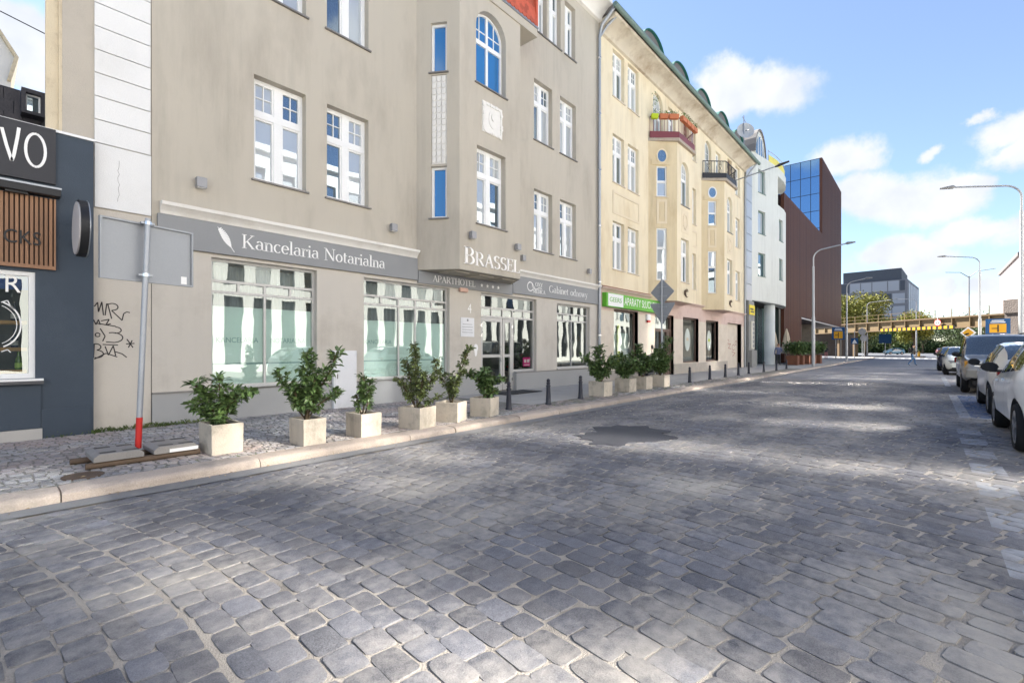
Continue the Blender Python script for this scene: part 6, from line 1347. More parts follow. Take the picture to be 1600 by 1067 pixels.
# ================================================================== bollards
M_boll = mat('bollard_black', (.035, .037, .05), .45, .1, 4, .1, 60)
prof = [(.075, .1), (.075, .13), (.062, .16), (.055, .30), (.046, .52), (.055, .53), (.055, .55), (.04, .56), (.04, .59), (.05, .60), (.05, .615), (.03, .625)]
sp_ = [(.032+.0, .625)]+[(.045*math.cos(R(a)), .66+.045*math.sin(R(a))) for a in range(-40, 91, 20)]
def bollard(x, y, lab):
    t = thing('bollard', lab, 'bollard', (x, y, .1), 'black bollards along the kerb', local=True)
    t.location = (x, y, 0); return t
p0 = None
labs = ['black bollard just before the entrance door', 'black bollard in front of the clinic window pier', 'black bollard beside the first bushy planter', 'black bollard just past the double sign post', 'second black bollard past the double sign post', 'third black bollard past the double sign post', 'fourth black bollard past the double sign post', 'black bollard before the passage, nearer of two', 'black bollard before the passage, farther of two', 'black bollard by the corner of the yellow house', 'last black bollard before the white house']
bm_ = MB().lathe(prof, 14).mesh('shaft', M_boll, smooth=True); bb_ = MB().lathe(sp_, 14).mesh('ball_top', M_boll, smooth=True)
for (x, y), lab in zip(((7.57, 6.73), (8.87, 6.65), (10.45, 6.79), (18.28, 6.9), (20.68, 6.95), (22.9, 7.0), (24.9, 7.0), (26.9, 7.05), (29.3, 6.9), (31.8, 6.8), (35.0, 6.9)), labs):
    t = bollard(x, y, lab)
    for nm, me in (('shaft', bm_), ('ball_top', bb_)): o = bpy.data.objects.new(nm, me); link(o); o.parent = t
# ================================================================== planters with shrubs
M_plc = mat('planter_concrete', (.55, .49, .405), .9, .13, 3, .5, 70, fine=.1, stain=(.27, .245, .20), stain_amt=.85, stain_scale=3.2, streak=.35)
M_soil = mat('soil', (.06, .045, .03), .95, .3, 10, 1.0, 60)
def leaf_material(name, c):
    m = mat(name, c, .38, .25, 6, .1, 40, isl=.45, spec=.5, stain=(c[0]*2.2, c[1]*1.9, c[2]*1.6), stain_amt=.5, stain_scale=7); return m
M_laurel = leaf_material('laurel_leaf', (.085, .140, .046)); M_laurel2 = leaf_material('olive_leaf', (.112, .145, .052)); M_stem = mat('stem', (.10, .075, .045), .9)
IR = Vector((ST, -CT, 0)); ID = Vector((CT, ST, 0))
def planter(x, y, rz, sx, sy, h, branches, m, lab, seed, dens=1.0, leaf=.085, z0=.1, boxm=None, group='concrete planters with shrubs', spread=.07, droop=.2):
    t = thing('planter', lab, 'planter', (x, y, z0), group); c, s = math.cos(rz), math.sin(rz); r = random.Random(seed)
    def W(u, v, z): return (x+c*u-s*v, y+s*u+c*v, z)
    q = MB(); th = .03; o_ = [(-sx/2, -sy/2), (sx/2, -sy/2), (sx/2, sy/2), (-sx/2, sy/2)]; i_ = [(u*(1-2*th/sx), v*(1-2*th/sy)) for u, v in o_]
    q.pts([W(u*.97, v*.97, z0+.0) for u, v in o_]+[W(u, v, z0+h) for u, v in o_]+[W(u, v, z0+h) for u, v in i_]+[W(u, v, z0+h-.06) for u, v in i_])
    for a, b in ((0, 4), (4, 8), (8, 12)):
        for k in range(4): q.f.append((a+k, a+(k+1) % 4, b+(k+1) % 4, b+k))
    q.f.append((3, 2, 1, 0)); q.build('box', boxm or M_plc, t, bevel=.007)
    q = MB(); q.poly(*[W(u, v, z0+h-.05) for u, v in i_]); q.build('soil', M_soil, t, recalc=False)
    P0 = Vector((x, y, z0+h-.05)); st = MB(); lv = MB()
    for br in branches:
        pts = [P0+Vector((r.uniform(-.04, .04), r.uniform(-.04, .04), 0))]
        for (a, d, z) in br[0]: pts.append(P0+IR*a*1.12+ID*d+Vector((0, 0, z*1.04)))
        st.tube(pts, [.014-.009*k/(len(pts)-1) for k in range(len(pts))], 6)
        seg = [(pts[k+1]-pts[k]).length for k in range(len(pts)-1)]; tot = sum(seg); n = int(br[1]*dens*1.75); sprd = br[2] if len(br) > 2 else spread; st0 = br[3] if len(br) > 3 else .25
        # short twigs leave the branch, leaves sit along them
        ntw = max(3, n//7)
        for k in range(ntw):
            u = st0+(1-st0)*(k+r.random()*.9)/ntw; L = u*tot; j = 0
            while j < len(seg)-1 and L > seg[j]: L -= seg[j]; j += 1
            b = pts[j]+(pts[j+1]-pts[j])*min(1, L/seg[j]); dirb = (pts[j+1]-pts[j]).normalized()
            a_ = r.uniform(0, 6.28); out = (Vector((math.cos(a_), math.sin(a_), r.uniform(-.1, .7)))+dirb*.5).normalized(); tl = sprd*r.uniform(.5, 1.7)
            e = b+out*tl; st.tube([b, e], [.004, .002], 4, caps=False)
            for q_ in range(7):
                w_ = .25+.75*(q_+r.random())/7; p = b+(e-b)*w_; ld = (out*.7+Vector((r.gauss(0, .6), r.gauss(0, .6), r.gauss(-droop, .45)))).normalized(); ll = leaf*r.uniform(.6, 1.3)*.98
                sd = ld.cross(Vector((r.gauss(0, .35), r.gauss(0, .35), 1))).normalized(); nn = sd.cross(ld); wd = ll*.23
                i = lv.pts([p, p+ld*ll*.30+sd*wd+nn*ll*.06, p+ld*ll*.68+sd*wd*.85+nn*ll*.04, p+ld*ll-nn*ll*.10, p+ld*ll*.68-sd*wd*.85+nn*ll*.04, p+ld*ll*.30-sd*wd+nn*ll*.06, p+ld*ll*.5-nn*ll*.02])
                lv.f += [(i, i+1, i+6), (i+1, i+2, i+6), (i+2, i+3, i+6), (i+3, i+4, i+6), (i+4, i+5, i+6), (i+5, i, i+6)]
    st.build('stems', M_stem, t, recalc=False); tag(lv.build('foliage', m, t, recalc=False), kind='stuff')
    return t
planter(2.09, 6.76, 0, .36, .50, .37, [([(-.10, 0, .22), (-.22, -.02, .42), (-.30, 0, .52)], 130), ([(-.02, .03, .3), (-.05, .05, .56)], 110), ([(.03, 0, .18), (.14, 0, .3), (.34, -.03, .42)], 140), ([(-.12, -.05, .12), (-.26, -.04, .26)], 80), ([(.05, .1, .25), (.10, .1, .42)], 80), ([(.02, -.08, .06), (.06, -.12, .10)], 60)], M_laurel, 'concrete planter with a low spreading laurel, first beside the road sign base', 1, leaf=.10, spread=.08)
planter(3.04, 6.40, .02, .32, .42, .36, [([(-.14, 0, .30), (-.28, 0, .48), (-.36, 0, .62)], 120), ([(-.02, .03, .4), (-.02, .05, .90)], 200), ([(.10, 0, .35), (.26, 0, .62), (.36, 0, .90)], 150), ([(.12, -.03, .2), (.36, -.03, .38)], 90), ([(.05, -.1, .2), (.12, -.1, .55)], 150), ([(-.08, -.08, .15), (-.12, -.1, .45)], 120), ([(.02, 0, .2), (.1, .1, .6)], 110)], M_laurel, 'concrete planter with a tall fan-shaped laurel in front of the white cabinet', 2, leaf=.095, spread=.085)
planter(3.88, 6.37, 0, .34, .44, .35, [([(.02, 0, .2), (.0, 0, .54)], 190), ([(-.05, 0, .1), (-.10, 0, .30)], 60), ([(.06, -.04, .12), (.08, 0, .48)], 100)], M_laurel, 'concrete planter with a slim stubby shrub, third from the road sign', 3, leaf=.075, spread=.065)
planter(4.87, 6.36, .22, .42, .46, .35, [([(-.02, 0, .5), (-.04, 0, 1.02)], 260), ([(-.1, -.03, .2), (-.28, -.02, .5)], 130), ([(.1, 0, .3), (.30, 0, .62)], 130), ([(-.08, .05, .2), (-.16, .05, .78)], 140), ([(.06, -.08, .2), (.1, -.08, .6)], 150), ([(.1, -.05, .05), (.34, -.05, .22)], 60)], M_laurel2, 'concrete planter with a tall cone-shaped drooping shrub', 4, leaf=.07, dens=1.3, droop=.55)
planter(5.72, 6.48, .42, .42, .44, .35, [([(-.06, 0, .3), (-.22, 0, .58), (-.28, 0, .78)], 130), ([(.06, 0, .3), (.16, 0, .6), (.30, 0, .98)], 170), ([(0, 0, .2), (-.02, 0, .5)], 120), ([(.05, -.1, .15), (.1, -.1, .42)], 110)], M_laurel2, 'concrete planter with a V-shaped two-stemmed shrub', 5, leaf=.075, dens=1.15, droop=.4)
planter(6.62, 6.52, .38, .44, .44, .36, [([(.02, 0, .3), (0, 0, .58)], 160), ([(-.06, 0, .35), (-.32, 0, .52)], 110), ([(.08, 0, .35), (.34, 0, .40)], 110), ([(.02, -.08, .3), (.1, -.16, .46)], 130), ([(.0, .1, .3), (-.1, .14, .5)], 90), ([(.1, -.1, .1), (.2, -.14, .18)], 60)], M_laurel, 'concrete planter with a rounded mop-headed shrub before the entrance', 6, leaf=.10, droop=.6)
bush = lambda s, hh: [([(0, 0, .2*hh), (-.05*s, 0, .62*hh)], 190, .13), ([(-.1*s, 0, .15*hh), (-.26*s, 0, .45*hh)], 150, .12), ([(.1*s, 0, .15*hh), (.26*s, 0, .46*hh)], 150, .12), ([(.05, -.12, .12*hh), (.1*s, -.18, .38*hh)], 150, .12), ([(-.05, -.12, .1*hh), (-.15*s, -.2, .3*hh)], 120, .12)]
planter(11.52, 6.83, 0, .46, .5, .40, bush(1.4, 1.5), M_laurel, 'concrete planter with a wide bush, first of the four beyond the bollards', 7, leaf=.12)
planter(13.2, 6.95, 0, .46, .5, .40, bush(1.2, 1.15), M_laurel, 'concrete planter with a low dark bush, second of the four beyond the bollards', 8, leaf=.12)
planter(14.4, 6.98, 0, .46, .5, .40, bush(1.25, 1.6), M_laurel, 'concrete planter with a dense bush, third of the four beyond the bollards', 9, leaf=.12)
planter(15.7, 6.95, 0, .46, .5, .40, bush(1.1, 1.4)+[([(.1, 0, .6), (.25, 0, 1.25)], 200, .14)], M_laurel, 'concrete planter with a tall leaning bush against the double sign post', 10, leaf=.12)
M_rustb = mat('rusty_box', (.17, .07, .04), .8, .2, 3, .4)
for k, (x, y) in enumerate(((43.6, 8.15), (45.3, 8.05), (47.0, 7.9), (48.7, 7.75), (50.6, 7.6))):
    planter(x, y, 0, .8, .8, .75, [([(a*.3, d*.3, .3), (a*.5, d*.5, .9)], 70, .28) for a, d in ((0, 0), (1, 0), (-1, 0), (0, -1), (.7, -.7), (-.7, -.7))], M_laurel, ('rust-brown box of evergreen shrub next to the woman', 'second rust-brown shrub box after the woman', 'middle rust-brown shrub box before the maroon slats', 'fourth rust-brown shrub box before the maroon slats', 'last rust-brown shrub box before the lamp post')[k], 20+k, leaf=.24, boxm=M_rustb, group='rust-brown shrub boxes', dens=1.2)
# ================================================================== folded parasols
M_canv = mat('parasol_canvas', (.50, .43, .33), .9, .1, 2, .2)
for x, y, lab in ((44.3, 9.7, 'folded beige parasol against the white column'), (46.2, 9.1, 'folded beige parasol beside the shrub boxes')):
    t = thing('parasol', lab, 'parasol', (x, y, .1), 'folded parasols'); MB().tube([(x, y, .1), (x, y, 3.15)], .03, 8).build('pole', M_frame, t); n = 16; q = MB()
    for z, r_ in ((3.15, .03), (2.6, .16), (1.9, .26), (1.25, .36), (1.0, .40)): q.pts([(x+r_*(1+.22*(k % 2))*math.cos(2*math.pi*k/n), y+r_*(1+.22*(k % 2))*math.sin(2*math.pi*k/n), z) for k in range(n)])
    for a in range(4):
        for k in range(n): q.f.append((a*n+k, a*n+(k+1) % n, (a+1)*n+(k+1) % n, (a+1)*n+k))
    q.build('canopy', M_canv, t, recalc=True); MB().lathe([(.3, .1), (.3, .16), (.06, .2)], 14, (x, y)).build('base', M_sign, t)
# ================================================================== scooter by the shop door
t = thing('parked_scooter', 'black motor scooter parked behind the bushy planters', 'scooter', (18.6, 8.7, .1)); q = Fr((18.0, 8.75), (1, .05))
def wheel_y(fr, a, z, r_, w): 
    m_ = MB(fr); n = 18; rows = [(r_*.55, -w*.4), (r_*.9, -w*.5), (r_, -w*.25), (r_, w*.25), (r_*.9, w*.5), (r_*.55, w*.4)]
    for rr_, d in rows: m_.pts([(a+rr_*math.cos(2*math.pi*k/n), d, z+rr_*math.sin(2*math.pi*k/n)) for k in range(n)])
    for b in range(5):
        for k in range(n): m_.f.append((b*n+k, b*n+(k+1) % n, (b+1)*n+(k+1) % n, (b+1)*n+k))
    return m_
for a in (0, 1.3): w = wheel_y(q, a, .36, .26, .11).build('wheel', M_black, t, smooth=True); MB(q).slab([(a+.15*math.cos(k*.6), .36+.15*math.sin(k*.6)) for k in range(10)], -.03, .03).build('rim', M_zinc, w)
MB().tube([q((.0, 0, .36)), q((.18, 0, .75)), q((.3, 0, 1.12))], .035, 8).build('steering_column', M_black, t); MB(q).slab([(.1, .55), (.3, .5), (.42, 1.1), (.26, 1.15)], -.2, .2).build('front_shield', M_black, t, bevel=.04); MB(q).slab([(.3, .28), (.95, .28), (1.5, .55), (1.55, .78), (.9, .75), (.8, .42), (.35, .4)], -.14, .14).build('body', M_black, t, bevel=.04); MB(q).slab([(.82, .76), (1.5, .8), (1.5, .9), (.9, .88)], -.15, .15).build('seat', mat('seat_vinyl', (.03, .03, .03), .6), t, bevel=.03)
MB().tube([q((.3, -.34, 1.15)), q((.28, 0, 1.12)), q((.3, .34, 1.15))], .018, 8).build('handlebar', M_zinc, t)
for s in (-1, 1): MB().tube([q((.29, s*.26, 1.15)), q((.3, s*.32, 1.42))], .01, 6).build('mirror_stem', M_black, t); MB(q).slab([(.3+.08*math.cos(k*.55), 1.48+.08*math.sin(k*.55)) for k in range(12)], s*.32-.02, s*.32+.02).build('mirror', M_black, t)
# ================================================================== cars
M_tyre = mat('tyre_rubber', (.018, .018, .019), .85, .1, 8, .2, 60); M_rim = mat('alloy_rim', (.42, .42, .43), .3, .05, 4, 0, 40, metal=.8); M_cglass = glass_mat('car_glass', (.012, .016, .018), .12, (.9, .97, 1.0))
M_trim = mat('car_trim_black', (.02, .02, .021), .6, .1, 6, .1, 60); M_head = glass_mat('headlamp', (.35, .36, .37), .25); M_tail = mat('tail_lamp_red', (.30, .012, .015), .12, .1, 6, 0, 40, spec=.7, coat=.6); M_plate = mat('number_plate', (.7, .7, .68), .5); M_amber = mat('amber_lamp', (.62, .30, .05), .2, .05, 5, 0, 30, coat=.5)
def paint(name, c, metal=0.0): return mat(name, c, .32, .02, 1, 0, 30, metal=metal, coat=.8, spec=.5, fine=.0)
def interp(cp, x):
    if x <= cp[0][0]: return cp[0][1]
    for (xa, za), (xb, zb) in zip(cp, cp[1:]):
        if x <= xb:
            t = (x-xa)/(xb-xa); return za+(zb-za)*t
    return cp[-1][1]
def smooth_cp(cp, x, w=.07): return sum(interp(cp, x+w*k) for k in (-1.5, -1, -.5, 0, .5, 1, 1.5))/7
def car(label, body, loc, heading, top, belt, halfw, wheels, wr, Wd, glassx, pillars, clad=None, group='cars parked along the kerb', plan=None, sill=.30, roofk=.70, detail=True, front=None, facing='front'):
    """Car built round its own origin on the ground, x forward. top/belt: profiles; glassx: (windscreen base, windscreen top, rear top, rear base)."""
    t = thing('parked_car', label, 'car', loc, group, local=True); t.rotation_euler = (0, 0, heading)
    xr, xf = top[0][0], top[-1][0]; N = 84 if detail else 40; ra = wr*1.17
    xs = [xr+(xf-xr)*(.5-.5*math.cos(math.pi*k/N))*.35+(xf-xr)*(k/N)*.65 for k in range(N+1)]
    V = []; info = []
    for x in xs:
        zt = smooth_cp(top, x); zb = min(smooth_cp(belt, x), zt-.03); w = smooth_cp(halfw, x, .05); g = max(0.0, min(1.0, (zt-zb-.08)/.35))
        zl = sill+ (.10*max(0, (abs(x-(xr+xf)/2)/((xf-xr)/2)-.80)/.2)**2)
        for xw in wheels:
            dd = ra*ra-(x-xw)**2
            if dd > 0: zl = max(zl, wr*.92+math.sqrt(dd)*.98)
        zl = min(zl, zb-.10); wrf = w*(.86*(1-g)+roofk*g); m = (zb-zl)
        ring = [(w*.90, zl), (w*.975, zl+m*.10), (w*1.0, zl+m*.38), (w*.995, zl+m*.66), (w*.965, zl+m*.90), (w*.925, zb), (w*.925*(1-.5)+wrf*.5+.012*g, zb+(zt-zb)*.47), (wrf, zb+(zt-zb)*.88), (wrf*.86, zb+(zt-zb)*.965), (wrf*.5, zt-.006), (0, zt)]
        V.append([Vector((x, y, z)) for y, z in ring]); info.append((zt, zb, g))
    n = len(V[0]); body_mb = MB(); gl = {}; cl_mb = MB()
    def vid(mb, cache, i, j, s):
        k = (i, j, s if j < n-1 else 1)
        if k not in cache: p = V[i][j]; cache[k] = mb.pts([(p.x, p.y*k[2], p.z)])
        return cache[k]
    cb = {}; cc = {}
    ws0, ws1, rt, rb = glassx   # windscreen base (front), top; rear top, base
    for i in range(N):
        xm = (xs[i]+xs[i+1])/2; g = min(info[i][2], info[i+1][2])
        for j in range(n-1):
            for s in (1, -1):
                key = None
                if j in (5, 6) and g > .75 and rb+.12 < xm < ws0-.10 and j <= 6 and not any(abs(xm-p) < .035 for p in pillars):
                    lim_f = ws0-.12-(ws0-ws1)*(.50 if j == 6 else .02); lim_r = rb+.14+(rt-rb)*(.60 if j == 6 else .15)
                    if lim_r < xm < lim_f: key = ('side_window', s, sum(xm > p for p in pillars))
                if j >= 7 and g > .02:
                    if ws1-.02 < xm < ws0: key = ('windscreen', 1, 0)
                    elif rb < xm < rt: key = ('rear_window', 1, 0)
                if key:
                    mb, ca = gl.setdefault(key, (MB(), {})); 
                elif clad and j == 0: mb, ca = cl_mb, cc
                else: mb, ca = body_mb, cb
                q = [vid(mb, ca, i, j, s), vid(mb, ca, i+1, j, s), vid(mb, ca, i+1, j+1, s), vid(mb, ca, i, j+1, s)]
                mb.f.append(tuple(q if s == 1 else q[::-1]))
    for i in (0, N):   # close the two ends
        lo = [vid(body_mb, cb, i, j, 1) for j in range(n)]+[vid(body_mb, cb, i, j, -1) for j in range(n-2, -1, -1)]
        body_mb.f.append(tuple(lo))
    b = body_mb.build('body', body, t, smooth='all'); b.data.set_sharp_from_angle(angle=R(50))
    if clad: cl_mb.build('sill_cladding', M_trim, t, smooth='all')
    for (nm, s, k), (mb, ca) in gl.items(): mb.build(nm, M_cglass, t, smooth='all', recalc=True)
    hw = max(h for _, h in halfw)
    MB().box(xr+.25, xf-.25, -hw*.80, hw*.80, .20, .60).build('underbody', M_trim, t)
    for xw in wheels:
        for s in (1, -1):
            MB().box(xw-ra, xw+ra, min(s*hw*.55, s*hw*.62), max(s*hw*.55, s*hw*.62), .2, wr*2.1).build('wheel_well', M_trim, t)
            fr = Fr((xw, s*(hw*.985-.11)), (1, 0)); w = wheel_y(fr, 0, wr, wr, .21).build('wheel', M_tyre, t, smooth=True)
            rm = MB(fr); dd = -.095*s; d2 = -.10*s
            for k in range(5):
                a = 2*math.pi*k/5+.3
                for off in (-.14, .14): rm.slab([(wr*.14*math.cos(a-.5), wr+wr*.14*math.sin(a-.5)), (wr*.60*math.cos(a+off-.08), wr+wr*.60*math.sin(a+off-.08)), (wr*.60*math.cos(a+off+.08), wr+wr*.60*math.sin(a+off+.08)), (wr*.14*math.cos(a+.5), wr+wr*.14*math.sin(a+.5))], min(dd, dd*.7), max(dd, dd*.7))
            for k in range(24):
                a0, a1 = 2*math.pi*k/24, 2*math.pi*(k+1)/24
                rm.slab([(wr*.58*math.cos(a0), wr+wr*.58*math.sin(a0)), (wr*.68*math.cos(a0), wr+wr*.68*math.sin(a0)), (wr*.68*math.cos(a1), wr+wr*.68*math.sin(a1)), (wr*.58*math.cos(a1), wr+wr*.58*math.sin(a1))], min(dd, dd*.5), max(dd, dd*.5))
            rm.slab([(wr*.16*math.cos(k*.6), wr+wr*.16*math.sin(k*.6)) for k in range(10)], min(d2, d2*.6), max(d2, d2*.6)); rm.build('rim', M_rim, w)
            MB(fr).slab([(wr*.6*math.cos(2*math.pi*k/20), wr+wr*.6*math.sin(2*math.pi*k/20)) for k in range(20)], -.03, .03).build('hub', M_trim, w)
    zb0 = smooth_cp(belt, ws0-.4); hm = smooth_cp(halfw, ws0-.25)
    for s in (1, -1):   # mirrors
        q = MB(); c = Vector((ws0-.36, s*(hm*.93+.13), zb0+.10)); n_ = 10
        for k, (dx, sc) in enumerate(((.10, .25), (.06, .8), (0, 1.0), (-.06, .98), (-.07, .9))): q.pts([(c.x+dx, c.y+.115*sc*math.cos(2*math.pi*j/n_), c.z+.085*sc*math.sin(2*math.pi*j/n_)) for j in range(n_)])
        for k in range(4):
            for j in range(n_): q.f.append((k*n_+j, k*n_+(j+1) % n_, (k+1)*n_+(j+1) % n_, (k+1)*n_+j))
        q.f += [tuple(range(n_)), tuple(4*n_+j for j in range(n_))]; mi = q.build('mirror', M_trim, t, smooth=True)
        MB().box(c.x-.03, c.x+.03, min(c.y-s*.17, c.y), max(c.y-s*.17, c.y), c.z-.09, c.z-.05).build('mirror_arm', M_trim, mi)
        for k, p in enumerate(sorted(pillars)[:2] if detail else []):   # door seams and handles
            q = MB(); 
            for j0 in range(1, 5):
                i_ = min(range(N+1), key=lambda a: abs(xs[a]-p)); A, B = V[i_][j0], V[i_][j0+1]
                q.poly((A.x-.005, s*(A.y+.003), A.z), (A.x+.005, s*(A.y+.003), A.z), (B.x+.005, s*(B.y+.003), B.z), (B.x-.005, s*(B.y+.003), B.z))
            q.build('door_seam', M_trim, t, recalc=False)
            zz = smooth_cp(belt, p)-.13; yy = smooth_cp(halfw, p)*.985; MB().box(p+.06, p+.24, min(s*yy, s*(yy+.03)), max(s*yy, s*(yy+.03)), zz-.015, zz+.02).build('door_handle', body, t, bevel=.008)
    # lamps, grille, bumper and plate
    zf = smooth_cp(top, xf-.15); wf = smooth_cp(halfw, xf-.15)
    hl = front or dict(z=.72, h=.16, w=.36)
    for s in (1, -1):
        y0, y1 = s*wf*.55, s*(wf*.55+hl['w'])
        q = MB(); q.prism([(xf-.02, y0), (xf-.055, s*(wf*.55+hl['w']*.6)), (xf-.20, s*min(abs(y1), wf*1.0)), (xf-.40, s*wf*1.0), (xf-.30, y0)], hl['z']-hl['h']/2, hl['z']+hl['h']/2); q.build('headlight', M_head, t, bevel=.02)
        if hl.get('amber'): MB().prism([(xf-.16, s*wf*1.003), (xf-.30, s*wf*1.008), (xf-.30, s*wf*.9), (xf-.10, s*wf*.93)], hl['z']-hl['h']/2, hl['z']+hl['h']/2).build('indicator', M_amber, t)
        zr = smooth_cp(belt, xr+.2)-.12; wrr = smooth_cp(halfw, xr+.12)
        q = MB(); q.prism([(xr-.005, s*wrr*.55), (xr+.03, s*wrr*.85), (xr+.16, s*wrr*1.03), (xr+.62, s*wrr*1.10), (xr+.5, s*wrr*.9), (xr+.1, s*wrr*.55)], zr-.10, zr+.10); q.build('tail_light', M_tail, t, bevel=.025)
    MB().box(xf-.06, xf+.012, -wf*.55, wf*.55, hl['z']-.06, hl['z']+.07).build('grille', M_trim, t, bevel=.01); MB().box(xf-.1, xf+.02, -wf*.8, wf*.8, .30, .42).build('lower_intake', M_trim, t, bevel=.02); MB().box(xf+.0, xf+.03, -.26, .26, .47, .58).build('number_plate', M_plate, t); MB().box(xr-.02, xr+.02, -.26, .26, .60, .71).build('number_plate', M_plate, t); MB().box(xr-.01, xr+.1, -wf*.75, wf*.75, .28, .40).build('rear_bumper_trim', M_trim, t, bevel=.02)
    return t
# white crossover, seen from behind on its street side
top1 = [(-2.14, .92), (-2.08, 1.00), (-1.75, 1.30), (-1.35, 1.47), (-.6, 1.55), (.15, 1.54), (.45, 1.47), (1.12, 1.06), (1.6, 1.0), (1.95, .90), (2.12, .66), (2.14, .55)]
belt1 = [(-2.14, .90), (-1.6, 1.12), (-.5, 1.06), (.8, .99), (2.14, .78)]; hw1 = [(-2.14, .62), (-2.0, .76), (-1.5, .87), (-.9, .885), (.8, .885), (1.5, .87), (1.9, .76), (2.14, .55)]
W1 = paint('white_pearl_paint', (.78, .80, .81)); W2 = paint('silver_paint', (.52, .54, .56), .35); W3 = paint('champagne_paint', (.28, .265, .235), .45); W4 = paint('cream_white_paint', (.74, .74, .66)); W5 = paint('dark_blue_paint', (.02, .03, .06), .2); W6 = paint('light_blue_paint', (.12, .30, .42)); W7 = paint('dark_red_paint', (.10, .03, .035))
car('white crossover nearest on the street edge, red tail lamp and black mirror', W1, (10.80, -1.755, 0), 0, top1, belt1, hw1, (-1.35, 1.34), .33, 1.77, (1.12, .42, -1.35, -1.95), (-.45, .42), clad=True)
top2 = [(-2.12, .95), (-2.05, 1.05), (-1.85, 1.34), (-1.5, 1.50), (-.5, 1.56), (.3, 1.54), (.6, 1.46), (1.28, 1.05), (1.7, .98), (2.0, .86), (2.13, .62), (2.15, .52)]
car('silver hatchback parked ahead of the white crossover', W2, (15.72, -1.83, 0), 0, top2, belt1, hw1, (-1.32, 1.32), .325, 1.77, (1.28, .58, -1.5, -1.95), (-.4, .5), clad=True)
top3 = [(-2.40, .95), (-2.36, 1.25), (-2.28, 1.75), (-2.1, 1.86), (-1.0, 1.90), (.2, 1.88), (.45, 1.80), (1.02, 1.20), (1.3, 1.16), (2.15, 1.08), (2.32, .98), (2.36, .60)]
belt3 = [(-2.4, 1.10), (-1.5, 1.15), (.8, 1.12), (2.36, .96)]; hw3 = [(-2.4, .86), (-2.2, .93), (-1.2, .96), (1.2, .96), (2.0, .93), (2.25, .88), (2.36, .80)]
c3 = car('boxy champagne SUV facing the viewer with round headlamps', W3, (22.55, -1.75, 0), math.pi, top3, belt3, hw3, (-1.42, 1.44), .38, 1.92, (1.02, .42, -2.1, -2.32), (-.5, .35), sill=.40, roofk=.80, front=dict(z=.93, h=.20, w=.34, amber=True))
for s in (1, -1): MB().box(-1.8, .2, s*.70-.02, s*.70+.02, 1.90, 1.94).build('roof_rail', M_trim, c3)
MB().box(2.30, 2.42, -.86, .86, .50, .78).build('front_bumper', W3, c3, bevel=.04)
top4 = [(-1.95, .9), (-1.9, 1.1), (-1.7, 1.38), (-1.3, 1.50), (-.3, 1.53), (.3, 1.48), (1.1, 1.08), (1.6, .96), (1.88, .78), (1.97, .55)]; hw4 = [(-1.95, .66), (-1.8, .78), (-1, .86), (.9, .86), (1.5, .82), (1.8, .70), (1.97, .5)]
car('small cream-white hatchback facing the viewer beyond the SUV', W4, (36.0, -1.5, 0), math.pi, top4, [(-1.95, .95), (-1, 1.04), (.8, .98), (1.97, .72)], hw4, (-1.2, 1.25), .31, 1.72, (1.1, .3, -1.35, -1.8), (-.35, .4), detail=False)
car('dark blue car showing just its wing past the cream hatchback', W5, (42.0, -1.35, 0), math.pi, top2, belt1, hw1, (-1.32, 1.32), .32, 1.77, (1.28, .58, -1.5, -1.95), (-.4, .5), detail=False)
car('dark red car driving away beyond the bridge', W7, (137, -2.2, 0), 0, top2, belt1, hw1, (-1.32, 1.32), .32, 1.77, (1.28, .58, -1.5, -1.95), (-.4, .5), detail=False, group='cars on the far road')
car('light blue car under the far end of the bridge', W6, (150, 6.2, 0), 2.2, top2, belt1, hw1, (-1.32, 1.32), .32, 1.77, (1.28, .58, -1.5, -1.95), (-.4, .5), detail=False, group='cars on the far road')
